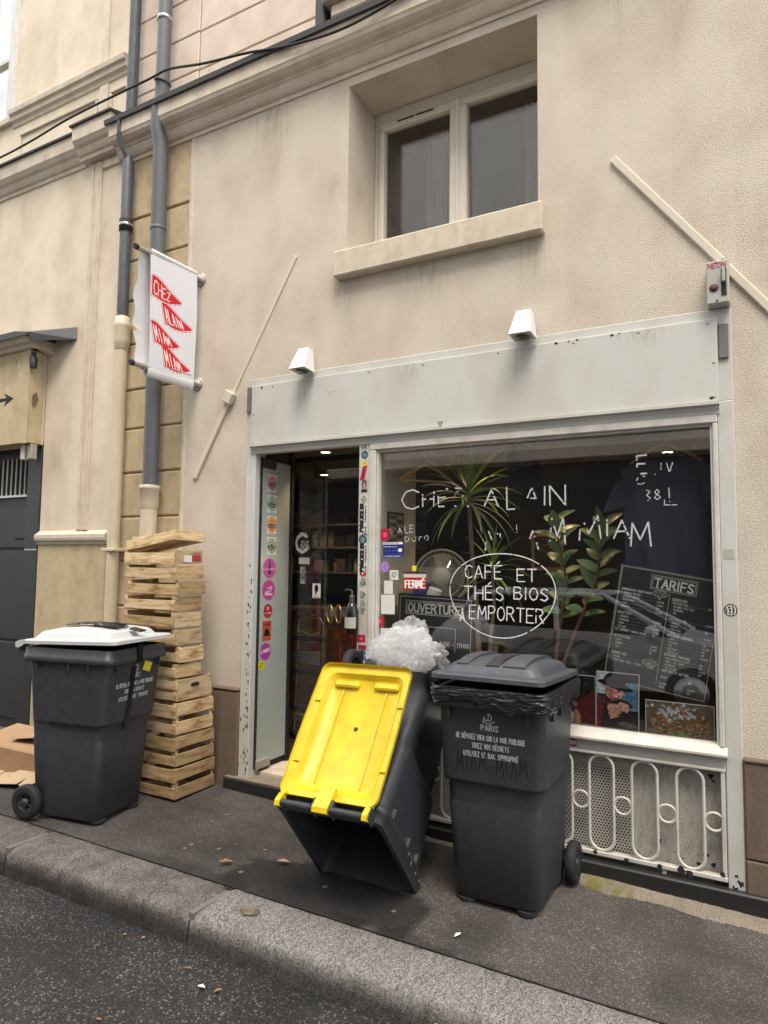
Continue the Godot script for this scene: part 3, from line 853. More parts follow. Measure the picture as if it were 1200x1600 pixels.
# ------------------------------------------------------------------ shop front
func build_shopfront() -> void:
	var f := thing("shopfront", "grey painted timber shop front with blank fascia, open doorway and display window", "shopfront")
	var g: Material = M.grey_paint
	obj("door_post", bx(-3.345, -3.255, -0.06, 2.40, -0.10, 0.014, 0.004), g, f)
	obj("fascia_box", bx(-3.345, -0.15, 2.40, 2.888, -0.20, 0.008, 0.004), g, f)
	var fp := obj("fascia_panel", bx(-3.295, -0.216, 2.396, 2.832, 0.0085, 0.03, 0.003), g, f)
	for p in [[-3.27, 2.41], [-3.27, 2.62], [-3.1, 2.81], [-2.75, 2.81], [-2.3, 2.815], [-1.9, 2.81], [-1.4, 2.815], [-0.95, 2.81], [-0.6, 2.815], [-0.26, 2.81], [-0.235, 2.6], [-0.235, 2.42]]:
		var sc := S()
		lathe(sc, [Vector2(0.0065, 0), Vector2(0.0065, 0.002), Vector2(0.0, 0.004)], 8, Vector3(p[0], p[1], 0.03), Basis(Vector3.RIGHT, PI / 2))
		obj("screw", sc, M.old_steel, fp)
	var chip := S()
	for p in [[-1.05, 2.822, 0.02], [-0.98, 2.82, 0.012], [-0.93, 2.823, 0.015], [-0.74, 2.82, 0.018], [-0.70, 2.824, 0.01], [-3.16, 2.66, 0.008], [-2.6, 2.71, 0.007], [-2.585, 2.712, 0.006], [-2.56, 2.71, 0.007], [-3.2, 2.81, 0.02], [-0.25, 2.415, 0.02]]:
		blotch(chip, Vector3(p[0], p[1], 0.0306), Vector3.RIGHT, Vector3.UP, p[2] * 0.6, 0.5)
	obj("paint_chip", chip, M.dark, fp)
	for q in [[-2.83, 0.16, 0.40], [-1.25, 0.13, 0.2], [-2.0, 0.3, 0.14], [-0.6, 0.4, 0.12]]: drip(fp, Vector3(q[0], 2.828, 0.0312), q[1], q[2])
	var emb := Image.create(64, 64, false, Image.FORMAT_RGBA8)
	emb.fill(Color(0.73, 0.73, 0.7))
	im_poly(emb, PackedVector2Array([Vector2(4, 6), Vector2(60, 6), Vector2(32, 60)]), Color(0.33, 0.31, 0.3))
	im_poly(emb, PackedVector2Array([Vector2(18, 14), Vector2(46, 14), Vector2(32, 42)]), Color(0.62, 0.6, 0.57))
	for k in 5: im_line(emb, Vector2(12 + 10 * k, 8), Vector2(24 + 4 * k, 40), 2, Color(0.7, 0.7, 0.66))
	var es := S()
	poly3(es, [Vector3(-1.797, 2.432, 0.0315), Vector3(-1.757, 2.432, 0.0315), Vector3(-1.777, 2.392, 0.0315)], [Vector2(0.06, 0.1), Vector2(0.94, 0.1), Vector2(0.5, 0.94)])
	obj("triangle_sticker", es, picture(emb, "triangle_print"), f)
	var s := S()
	moulding(s, [Vector2(-0.05, 2.332), Vector2(0.018, 2.332), Vector2(0.02, 2.352), Vector2(0.026, 2.362), Vector2(0.028, 2.376), Vector2(0.05, 2.380), Vector2(0.05, 2.392), Vector2(0.0, 2.395)], -3.292, -0.214)
	obj("fascia_moulding", s, g, f)
	obj("mullion", bx(-2.375, -2.292, 0.03, 2.332, -0.08, 0.013, 0.004), M.white_paint, f)
	obj("corner_post", bx(-0.226, -0.15, -0.04, 2.40, -0.10, 0.013, 0.004), g, f)
	for r in [[-3.345, -3.31, 2.64, 2.83], [-0.212, -0.165, 2.62, 2.80]]: obj("metal_cap", bx(r[0], r[1], r[2], r[3], 0.008, 0.022, 0.003), M.zinc, f)
	# display window: frame, pane and the bright sloping sill
	var w := obj("display_window", bx(-2.292, -0.226, 2.288, 2.332, -0.06, 0.022, 0.006), M.white_paint, f)
	obj("frame", bx(-2.292, -2.245, 0.66, 2.288, -0.06, 0.022, 0.006), M.white_paint, w)
	obj("frame", bx(-0.25, -0.226, 0.66, 2.288, -0.06, 0.022, 0.005), M.white_paint, w)
	for r in [[-2.245, -2.232, 0.66, 2.278], [-0.263, -0.25, 0.66, 2.278]]: obj("glazing_bead", bx(r[0], r[1], r[2], r[3], -0.045, 0.006, 0.004), M.white_paint, w)
	obj("glazing_bead", bx(-2.245, -0.25, 2.276, 2.288, -0.045, 0.006, 0.004), M.white_paint, w)
	obj("pane", bx(-2.24, -0.255, 0.65, 2.285, -0.036, -0.030), M.pane, w)
	obj("inner_pane", bx(-2.24, -0.255, 0.65, 2.285, -0.052, -0.046), M.pane, w)
	s = S()
	moulding(s, [Vector2(-0.05, 0.612), Vector2(0.045, 0.612), Vector2(0.05, 0.618), Vector2(0.05, 0.628), Vector2(0.02, 0.650), Vector2(0.006, 0.664), Vector2(-0.05, 0.668)], -2.292, -0.215)
	obj("window_sill", s, M.white_paint, f)
	obj("rail", bx(-2.292, -0.226, 0.548, 0.612, -0.06, 0.012, 0.003), g, f)
	obj("backing_panel", bx(-0.68, -0.226, -0.06, 0.548, -0.10, -0.045), M.grille_panel, f)
	obj("backing_panel", bx(-2.292, -2.0, -0.06, 0.548, -0.10, -0.045), M.grille_panel, f)
	# perforated sheet: the holes are cut out of it
	var hole := Image.create(64, 112, false, Image.FORMAT_RGBA8)
	hole.fill(Color(1, 1, 1, 1))
	for yy in 112: for xx in 64:
		for c in [Vector2(0, 0), Vector2(64, 0), Vector2(32, 56), Vector2(0, 112), Vector2(64, 112)]:
			if Vector2(xx + 0.5, yy + 0.5).distance_to(c) < 19.5: hole.set_pixel(xx, yy, Color(1, 1, 1, 0))
	var pm := mat("perforated_sheet", 0.44, 0.43, 0.385, 0.6, {"transparency": BaseMaterial3D.TRANSPARENCY_ALPHA_SCISSOR})
	pm.albedo_texture = ImageTexture.create_from_image(hole)
	pm.uv1_scale = Vector3(1.32 / 0.0165, 0.47 / 0.0289, 1)
	s = S()
	sheet(s, Vector3(-2.0, 0.0, -0.045), Vector3(-0.68, 0.0, -0.045), Vector3(-0.68, 0.47, -0.045), Vector3(-2.0, 0.47, -0.045))
	obj("perforated_panel", s, pm, f)
	obj("panel_header", bx(-2.0, -0.68, 0.47, 0.548, -0.07, -0.042), M.grille_panel, f)
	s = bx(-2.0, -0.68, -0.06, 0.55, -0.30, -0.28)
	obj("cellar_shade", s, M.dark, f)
	# wrought grille of long loops and rings
	var gr := obj("grille", bx(-2.36, -0.227, 0.538, 0.552, 0.0125, 0.024, 0.003), M.white_paint, f)
	obj("bottom_bar", bx(-2.36, -0.227, 0.012, 0.036, -0.02, 0.022, 0.004), M.white_paint, gr)
	obj("side_bar", bx(-0.250, -0.230, 0.036, 0.538, -0.01, 0.02, 0.003), M.white_paint, gr)
	for x in [-1.9, -1.2, -0.52]: obj("foot", bx(x - 0.01, x + 0.01, -0.03, 0.012, -0.01, 0.012), M.white_paint, gr)
	for k in 9:
		var cx := -0.392 - 0.2185 * k
		var path := []
		for i in 13: path.append(Vector3(cx + cos(PI * i / 12) * 0.063, 0.472 + sin(PI * i / 12) * 0.063, 0.008))
		for i in 13: path.append(Vector3(cx - cos(PI * i / 12) * 0.063, 0.103 - sin(PI * i / 12) * 0.063, 0.008))
		s = S(); tube(s, path, 0.0085, 8, true)
		obj("loop", s, M.white_paint, gr)
		path = []
		for i in 24: path.append(Vector3(cx + 0.1095 + cos(TAU * i / 24) * 0.0435, 0.288 + sin(TAU * i / 24) * 0.0435, 0.008))
		s = S(); tube(s, path, 0.0075, 8, true)
		obj("ring", s, M.white_paint, gr)
	var rust := S()
	for p in [[-0.54, 0.025, 0.03], [-0.44, 0.028, 0.05], [-0.40, 0.02, 0.04], [-0.25, 0.05, 0.03], [-0.86, 0.03, 0.025], [-0.7, 0.02, 0.03]]: blotch(rust, Vector3(p[0], p[1], 0.0232), Vector3.RIGHT, Vector3.UP, p[2] * 0.5, 0.35)
	for p in [[-0.17, 0.02, 0.04], [-0.20, -0.01, 0.03], [-0.19, 0.05, 0.018]]: blotch(rust, Vector3(p[0], p[1], 0.0136), Vector3.RIGHT, Vector3.UP, p[2] * 0.6, 0.8)
	for p in [[-0.30, 0.49, 0.022], [-0.285, 0.47, 0.012], [-0.33, 0.10, 0.02], [-0.29, 0.06, 0.02], [-0.36, 0.05, 0.016], [-0.55, 0.13, 0.02]]: blotch(rust, Vector3(p[0], p[1], -0.0444), Vector3.RIGHT, Vector3.UP, p[2], 0.7)
	for i in 26: blotch(rust, Vector3(rng.randf_range(-0.66, -0.26), 0.03 + 0.2 * rng.randf() * rng.randf(), -0.0444), Vector3.RIGHT, Vector3.UP, rng.randf_range(0.002, 0.006), 0.7)
	obj("rust_patch", rust, M.dark, gr).set_meta("kind", "stuff")
	# black plinth and the step at the doorway
	obj("black_plinth", bx(-2.36, 2.2, -0.5, -0.012, -0.2, 0.055, 0.008), M.black_plinth, f)
	obj("door_step", bx(-3.44, -2.362, -0.5, 0.026, -0.2, 0.065, 0.008), M.black_plinth, f)
	obj("step_nosing", bx(-3.43, -2.37, 0.026, 0.034, -0.1, 0.055), M.cement, f)
	# chips down the old white door post
	chip = S()
	for i in 60:
		var yy := 0.05 + 1.5 * pow(rng.randf(), 1.4)
		blotch(chip, Vector3(rng.randf_range(-3.30, -3.258), yy, 0.0146), Vector3.RIGHT, Vector3.UP * 2.4, rng.randf_range(0.002, 0.009), 0.6)
	for i in 14: blotch(chip, Vector3(rng.randf_range(-3.35, -3.27), rng.randf_range(0.0, 0.5), 0.0147), Vector3.RIGHT, Vector3.UP * 3.0, rng.randf_range(0.003, 0.008), 0.6)
	for i in 26: blotch(chip, Vector3(rng.randf_range(-2.372, -2.295), 0.4 + 1.0 * rng.randf(), 0.0136), Vector3.RIGHT, Vector3.UP * 2.0, rng.randf_range(0.001, 0.004), 0.6)
	obj("bare_patch", chip, M.dark, f)
	# entrance recess: pale side panel with clips, glass door leaf behind
	var sp := obj("side_panel", bx(-3.262, -3.248, 0.10, 2.30, -0.40, -0.045, 0.002), mat("side_panel", 0.40, 0.45, 0.42, 0.18), f)
	obj("panel_edge", bx(-3.262, -3.240, 0.08, 2.315, -0.055, -0.042), M.black_plastic, sp)
	obj("panel_edge", bx(-3.262, -3.235, 0.06, 2.32, -0.435, -0.40), M.black_plastic, sp)
	obj("clip", bx(-3.262, -3.225, 2.24, 2.31, -0.20, -0.05, 0.004), M.black_plastic, sp)
	obj("clip", bx(-3.262, -3.225, 0.075, 0.135, -0.20, -0.05, 0.004), M.old_steel, sp)
	var dl := obj("glass_door", bx(-3.23, -2.40, 0.10, 2.32, -0.462, -0.452), M.pane, f)
	for yy in [1.17]:
		for dx in [0.0, 0.075]:
			var path := []
			for i in 20: path.append(Vector3(-2.88 + dx + cos(TAU * i / 20) * 0.036, yy + sin(TAU * i / 20) * 0.065, -0.43 + 0.02 * cos(TAU * i / 20)))
			s = S(); tube(s, path, 0.006, 8, true)
			obj("door_handle", s, M.brass, dl)
	obj("door_top_rail", bx(-3.235, -2.375, 2.32, 2.36, -0.48, -0.43), M.black_plastic, f)
	obj("reveal_panel", bx(-2.292, -2.27, 0.05, 2.40, -0.62, -0.09), M.room_white, f)
	stickers(f, sp, dl, w)

func drip(parent: Node, at: Vector3, wd: float, ht: float) -> void:   # a run-off stain hanging down from at
	var s := S()
	sheet(s, at + Vector3(-wd / 2, -ht, 0), at + Vector3(wd / 2, -ht, 0), at + Vector3(wd / 2, 0, 0), at + Vector3(-wd / 2, 0, 0))
	obj("runoff_stain", s, M.runoff_stain, parent)

func poly3(s: SurfaceTool, p: Array, uv: Array) -> void:
	for i in [0, 1, 2]:
		s.set_uv(uv[i]); s.add_vertex(p[i])

func blotch(s: SurfaceTool, at: Vector3, rx: Vector3, ry: Vector3, r: float, rag: float) -> void:   # a ragged flat patch
	var c := []
	for i in 11:
		var a := TAU * i / 11
		var k := r * (1.0 - rag * rng.randf())
		c.append(at + rx * cos(a) * k + ry * sin(a) * k)
	cap(s, c, rx.cross(ry))

# ------------------------------------------------------------------ stickers and paint on the glass
func cell(im: Image, n: int) -> Vector2:
	return Vector2((n % 8) * 128, (n / 8) * 128)

func scrawl(im: Image, o: Vector2, wd: float, h: float, thick: float, c: Color) -> void:   # small print that cannot be read
	var x := 0.0
	while x < wd:
		if rng.randf() < 0.16: x += h * 0.6; continue
		im_line(im, o + Vector2(x, -h * rng.randf_range(0.0, 0.3)), o + Vector2(x + h * 0.15, -h * rng.randf_range(0.6, 1.0)), thick, c)
		im_line(im, o + Vector2(x, -h * rng.randf_range(0.2, 0.9)), o + Vector2(x + h * 0.4, -h * rng.randf_range(0.1, 0.9)), thick, c)
		x += h * 0.62

func ring_print(im: Image, o: Vector2, cols: Array) -> void:
	for i in cols.size(): im_oval(im, o + Vector2(64, 64), Vector2.ONE * (52.0 - i * 9.0), cols[i])

func stickers(f: Node3D, sp: Node3D, dl: Node3D, w: Node3D) -> void:
	var im := Image.create(1024, 1024, false, Image.FORMAT_RGBA8)
	im.fill(Color(0.86, 0.86, 0.84))
	var white := Color(0.92, 0.92, 0.9)
	var ink := Color(0.1, 0.1, 0.11)
	# 0-3 square cards with a rainbow plate between fork and knife
	var hues := [[Color(0.72, 0.42, 0.36), Color(0.86, 0.66, 0.55), Color(0.80, 0.34, 0.42), Color(0.9, 0.7, 0.6), Color(0.62, 0.3, 0.36)], [Color(0.36, 0.62, 0.55), Color(0.85, 0.86, 0.6), Color(0.3, 0.5, 0.66), Color(0.75, 0.8, 0.6), Color(0.24, 0.4, 0.5)],
		[Color(0.83, 0.36, 0.18), Color(0.93, 0.74, 0.32), Color(0.75, 0.28, 0.2), Color(0.95, 0.8, 0.5), Color(0.6, 0.2, 0.2)], [Color(0.34, 0.58, 0.42), Color(0.9, 0.8, 0.45), Color(0.25, 0.45, 0.62), Color(0.7, 0.8, 0.7), Color(0.2, 0.34, 0.45)]]
	for k in 4:
		var o := cell(im, k)
		im.fill_rect(Rect2i(o, Vector2i(128, 128)), Color(0.84, 0.86, 0.83))
		ring_print(im, o, hues[k])
		im.fill_rect(Rect2i(o + Vector2(16, 64), Vector2i(96, 22)), Color(0.2, 0.19, 0.18))
		scrawl(im, o + Vector2(22, 80), 84, 10, 2, white)
		scrawl(im, o + Vector2(38, 102), 54, 7, 1.4, ink)
		for e in [8, 119]: im_line(im, o + Vector2(e, 20), o + Vector2(e, 110), 3, ink)
	# 4 pink disc with a bottle, 5 pink disc with script, 6 red disc, 7 orange card with a cloche, 8 magenta disc, 9 yellow disc
	for e in [[4, Color(0.72, 0.30, 0.60)], [5, Color(0.70, 0.27, 0.56)], [6, Color(0.66, 0.18, 0.24)], [8, Color(0.68, 0.24, 0.62)], [9, Color(0.85, 0.80, 0.16)], [23, Color(0.66, 0.5, 0.78)]]:
		var o := cell(im, e[0])
		im.fill_rect(Rect2i(o, Vector2i(128, 128)), e[1])
	im_poly(im, PackedVector2Array([Vector2(54, 100), Vector2(58, 48), Vector2(62, 16), Vector2(68, 16), Vector2(72, 48), Vector2(78, 100)]) * Transform2D(0, -cell(im, 4)), Color(0.12, 0.06, 0.1))
	scrawl(im, cell(im, 4) + Vector2(10, 76), 108, 14, 2, white)
	im_oval(im, cell(im, 5) + Vector2(64, 66), Vector2(40, 18), Color(0.86, 0.6, 0.8), -0.5)
	scrawl(im, cell(im, 5) + Vector2(26, 70), 74, 16, 2.5, Color(0.3, 0.1, 0.25))
	scrawl(im, cell(im, 5) + Vector2(30, 96), 70, 12, 2.5, white)
	im.fill_rect(Rect2i(cell(im, 6) + Vector2(48, 26), Vector2i(32, 30)), Color(0.85, 0.6, 0.62))
	scrawl(im, cell(im, 6) + Vector2(24, 88), 80, 14, 3, white)
	im.fill_rect(Rect2i(cell(im, 7), Vector2i(128, 128)), Color(0.74, 0.32, 0.22))
	im_text(im, "FIGARO", cell(im, 7) + Vector2(14, 34), 20, 3, ink, 0.0, 100)
	im_oval(im, cell(im, 7) + Vector2(64, 80), Vector2(34, 30), ink)
	im.fill_rect(Rect2i(cell(im, 7) + Vector2(16, 84), Vector2i(96, 10)), ink)
	im.fill_rect(Rect2i(cell(im, 7) + Vector2(30, 96), Vector2i(68, 20)), Color(0.74, 0.32, 0.22))
	im_text(im, "LE BONBON", cell(im, 8) + Vector2(14, 78), 24, 3, white, -0.15, 100)
	im_oval(im, cell(im, 9) + Vector2(64, 62), Vector2(36, 26), Color(0.4, 0.38, 0.1), -0.5)
	im_oval(im, cell(im, 9) + Vector2(64, 62), Vector2(28, 18), Color(0.85, 0.80, 0.16), -0.5)
	im_line(im, cell(im, 9) + Vector2(30, 90), cell(im, 9) + Vector2(96, 34), 4, Color(0.4, 0.38, 0.1))
	# 10 black card with a big C, 11 small hand card, 12 pale card, 13 card payment blue
	im.fill_rect(Rect2i(cell(im, 10), Vector2i(128, 128)), ink)
	im_lines(im, [[Vector2(96, 92), Vector2(60, 104), Vector2(26, 86), Vector2(16, 60), Vector2(28, 30), Vector2(62, 14), Vector2(98, 28)]], cell(im, 10) + Vector2(0, 122), 15, white)
	im_text(im, "MELLOW", cell(im, 10) + Vector2(54, 64), 13, 2, white, 0.0, 58)
	im_text(im, "BON", cell(im, 10) + Vector2(52, 92), 22, 4, white, 0.0, 62)
	scrawl(im, cell(im, 10) + Vector2(40, 18), 54, 8, 2, white)
	im.fill_rect(Rect2i(cell(im, 11), Vector2i(128, 128)), white)
	im_oval(im, cell(im, 11) + Vector2(62, 46), Vector2(30, 32), ink)
	im_poly(im, PackedVector2Array([cell(im, 11) + Vector2(44, 60), cell(im, 11) + Vector2(74, 60), cell(im, 11) + Vector2(54, 104), cell(im, 11) + Vector2(44, 100)]), ink)
	im_text(im, "POUSSEZ", cell(im, 11) + Vector2(20, 122), 12, 2, ink, 0.0, 88)
	im.fill_rect(Rect2i(cell(im, 13), Vector2i(128, 128)), Color(0.12, 0.17, 0.45))
	im.fill_rect(Rect2i(cell(im, 13), Vector2i(128, 20)), white)
	scrawl(im, cell(im, 13) + Vector2(8, 16), 90, 8, 2, Color(0.12, 0.17, 0.45))
	scrawl(im, cell(im, 13) + Vector2(8, 42), 80, 8, 2, white)
	for k in 4: im_oval(im, cell(im, 13) + Vector2(20 + 22 * k, 70), Vector2(8, 6), Color(0.25, 0.34, 0.66), -0.6)
	im_oval(im, cell(im, 13) + Vector2(108, 66), Vector2(13, 15), white)
	im.fill_rect(Rect2i(cell(im, 13) + Vector2(0, 96), Vector2i(128, 32)), Color(0.2, 0.26, 0.55))
	scrawl(im, cell(im, 13) + Vector2(14, 118), 100, 9, 2, white)
	# 14 red tag, 15 FERME, 16 PACKER strip, 17 mauve dot, 18 portrait, 19 round black and white, 20 shield
	im.fill_rect(Rect2i(cell(im, 14), Vector2i(128, 128)), Color(0.70, 0.08, 0.22))
	im.fill_rect(Rect2i(cell(im, 14) + Vector2(40, 44), Vector2i(46, 42)), Color(0.85, 0.5, 0.58))
	im.fill_rect(Rect2i(cell(im, 14) + Vector2(52, 56), Vector2i(22, 18)), Color(0.7, 0.08, 0.22))
	im.fill_rect(Rect2i(cell(im, 15), Vector2i(128, 128)), Color(0.68, 0.07, 0.06))
	im.fill_rect(Rect2i(cell(im, 15), Vector2i(128, 30)), Color(0.8, 0.78, 0.74))
	im_text(im, "FERMÉ", cell(im, 15) + Vector2(12, 112), 58, 9, white, 0.0, 104)
	im.fill_rect(Rect2i(cell(im, 16), Vector2i(128, 128)), Color(0.8, 0.8, 0.78))
	im_text(im, "PACKER", cell(im, 16) + Vector2(4, 70), 54, 13, ink, 0.0, 118)
	scrawl(im, cell(im, 16) + Vector2(8, 110), 110, 20, 6, ink)
	im.fill_rect(Rect2i(cell(im, 18), Vector2i(128, 128)), Color(0.62, 0.64, 0.66))
	im_oval(im, cell(im, 18) + Vector2(64, 52), Vector2(42, 48), ink)
	im_oval(im, cell(im, 18) + Vector2(66, 62), Vector2(25, 34), Color(0.72, 0.56, 0.47))
	im.fill_rect(Rect2i(cell(im, 18) + Vector2(10, 96), Vector2i(110, 32)), ink)
	im.fill_rect(Rect2i(cell(im, 19), Vector2i(128, 128)), Color(0.8, 0.79, 0.77))
	for k in 5: im_oval(im, cell(im, 19) + Vector2(64, 64), Vector2.ONE * (58 - k * 11), ink if k % 2 == 0 else Color(0.8, 0.8, 0.78))
	for k in 6: im_line(im, cell(im, 19) + Vector2(20 + 16 * k, 30), cell(im, 19) + Vector2(30 + 14 * k, 100), 6, Color(0.8, 0.8, 0.78) if k % 2 else ink)
	im.fill_rect(Rect2i(cell(im, 20), Vector2i(128, 128)), Color(0.66, 0.1, 0.12))
	im_text(im, "V", cell(im, 20) + Vector2(40, 96), 60, 8, white)
	# 21 pink flash, 22 coloured scraps, 24 blue round, 25 bottle card
	im.fill_rect(Rect2i(cell(im, 21), Vector2i(128, 128)), Color(0.78, 0.2, 0.36))
	im_text(im, "HAPPY", cell(im, 21) + Vector2(8, 90), 50, 8, Color(0.25, 0.05, 0.1), 0.0, 110)
	im.fill_rect(Rect2i(cell(im, 22), Vector2i(128, 128)), Color(0.75, 0.75, 0.72))
	for k in 26: im_line(im, cell(im, 22) + Vector2(rng.randf() * 120, rng.randf() * 120), cell(im, 22) + Vector2(rng.randf() * 120, rng.randf() * 120), 7, [ink, Color(0.3, 0.3, 0.3), Color(0.65, 0.65, 0.6)][k % 3])
	im.fill_rect(Rect2i(cell(im, 24), Vector2i(128, 128)), Color(0.16, 0.26, 0.5))
	im_oval(im, cell(im, 24) + Vector2(64, 64), Vector2(38, 30), Color(0.4, 0.55, 0.3))
	im.fill_rect(Rect2i(cell(im, 25), Vector2i(128, 128)), Color(0.6, 0.12, 0.2))
	im.fill_rect(Rect2i(cell(im, 25) + Vector2(0, 40), Vector2i(128, 88)), Color(0.3, 0.42, 0.55))
	im_oval(im, cell(im, 25) + Vector2(60, 84), Vector2(26, 40), Color(0.12, 0.12, 0.16))
	im_line(im, cell(im, 23) + Vector2(64, 30), cell(im, 23) + Vector2(64, 96), 6, Color(0.5, 0.34, 0.62))
	im.fill_rect(Rect2i(cell(im, 26), Vector2i(128, 128)), Color(0.86, 0.86, 0.84))
	im_oval(im, cell(im, 26) + Vector2(64, 64), Vector2(34, 34), Color(0.3, 0.3, 0.3)); im_oval(im, cell(im, 26) + Vector2(64, 64), Vector2(26, 26), Color(0.86, 0.86, 0.84))
	im_lines(im, [[Vector2(20, 20), Vector2(100, 104), Vector2(64, 20), Vector2(30, 104)]], cell(im, 26) + Vector2(0, 124), 3, Color(0.3, 0.3, 0.3))
	im.fill_rect(Rect2i(cell(im, 27), Vector2i(128, 128)), Color(0.62, 0.08, 0.34))
	im_text(im, "LE CIOLET", cell(im, 27) + Vector2(8, 92), 56, 8, white, 0.0, 112)
	T.prints = ImageTexture.create_from_image(im)
	var pm := mat("sticker_print", 1, 1, 1, 0.45)
	pm.albedo_texture = T.prints
	# on the side panel (it faces +x; its own right is -z)
	for q in [[0, 2.135, -0.175, 0.115, 0.13, false], [1, 1.982, -0.178, 0.115, 0.13, false], [2, 1.825, -0.182, 0.115, 0.13, false], [3, 1.668, -0.186, 0.115, 0.13, false], [4, 1.502, -0.165, 0.15, 0.15, true], [5, 1.342, -0.162, 0.15, 0.15, true], [6, 1.188, -0.160, 0.105, 0.105, true], [7, 1.045, -0.152, 0.10, 0.145, false], [8, 0.895, -0.142, 0.125, 0.125, true], [9, 0.80, -0.10, 0.075, 0.07, true]]:
		stick(sp, q[0], Vector3(-3.2475, q[1], q[2]), Vector3(0, 0, -1), Vector3.UP, q[3], q[4], q[5], pm)
	var card := obj("hanging_card", bx(-3.232, -3.08, 1.60, 1.79, -0.449, -0.446), M.black_plastic, f)
	stick(card, 10, Vector3(-3.156, 1.695, -0.4455), Vector3.RIGHT, Vector3.UP, 0.15, 0.19, false, pm)
	stick(dl, 12, Vector3(-3.14, 1.56, -0.4512), Vector3.RIGHT, Vector3.UP, 0.10, 0.05, false, pm)
	stick(dl, 22, Vector3(-3.15, 1.45, -0.4512), Vector3.RIGHT, Vector3.UP, 0.05, 0.13, false, pm)
	stick(dl, 11, Vector3(-3.02, 1.335, -0.4512), Vector3.RIGHT, Vector3.UP, 0.075, 0.11, false, pm)
	# down the mullion
	for q in [[22, 2.318, 0.045, 0.04, 0.0, false], [24, 2.262, 0.052, 0.055, 0.0, true], [9, 2.205, 0.035, 0.035, 0.3, false], [21, 2.145, 0.11, 0.038, 1.35, false], [18, 2.055, 0.05, 0.085, 0.0, false], [19, 1.965, 0.04, 0.05, 0.0, false], [16, 1.845, 0.19, 0.062, 1.5708, false], [24, 1.70, 0.06, 0.07, 0.4, true], [22, 1.735, 0.05, 0.06, 0.7, true], [16, 1.585, 0.19, 0.062, 1.5708, false], [20, 1.485, 0.05, 0.05, 0.0, true], [22, 1.42, 0.05, 0.07, 0.2, true], [22, 1.34, 0.05, 0.06, 0.9, true], [19, 1.285, 0.04, 0.05, 0.4, false], [22, 1.24, 0.045, 0.05, 1.2, false], [14, 1.06, 0.06, 0.05, 0.0, false], [25, 0.97, 0.06, 0.10, 0.0, false], [25, 0.86, 0.055, 0.08, 0.1, false]]:
		var r := Vector3(cos(q[4]), sin(q[4]), 0)
		stick(f, q[0], Vector3(-2.334 + 0.004 * sin(q[1] * 40.0), q[1], 0.0136 + 0.0004 * rng.randf()), r, Vector3(-sin(q[4]), cos(q[4]), 0), q[2], q[3], q[5], pm)
	# on the pane, left side; the squares that carried codes stay blank paper
	for q in [[14, -2.195, 1.735, 0.06, 0.075, false], [13, -2.135, 1.635, 0.145, 0.10, false], [23, -2.195, 1.525, 0.065, 0.07, true], [26, -2.125, 1.475, 0.062, 0.062, false], [12, -2.165, 1.395, 0.065, 0.085, false], [12, -2.168, 1.285, 0.10, 0.125, false], [14, -2.225, 1.175, 0.055, 0.065, false], [12, -2.168, 1.07, 0.10, 0.125, false], [15, -1.975, 1.435, 0.16, 0.095, false]]:
		stick(w, q[0], Vector3(q[1], q[2], -0.0292), Vector3(1, 0.02, 0).normalized(), Vector3(-0.02, 1, 0).normalized(), q[3], q[4], q[5], pm)
	var clip := obj("sign_clip", bx(-1.995, -1.965, 1.50, 1.535, -0.0295, -0.024, 0.003), M.yellow_label, w)
	obj("sign_rail", bx(-2.06, -1.90, 1.49, 1.497, -0.0296, -0.027), M.black_plastic, clip)
	# round sticker and grey remnant on the corner post, small tag on the rail
	stick(f, 19, Vector3(-0.187, 1.335, 0.0138), Vector3.RIGHT, Vector3.UP, 0.066, 0.066, true, pm)
	obj("tape_scrap", bx(-0.213, -0.165, 1.59, 1.64, 0.0135, 0.0142), M.grey_box, f)
	stick(f, 27, Vector3(-1.0, 0.583, 0.0126), Vector3.RIGHT, Vector3.UP, 0.085, 0.04, false, pm)
	# hand-painted lettering, worn
	var pz := -0.0291
	var s := S()
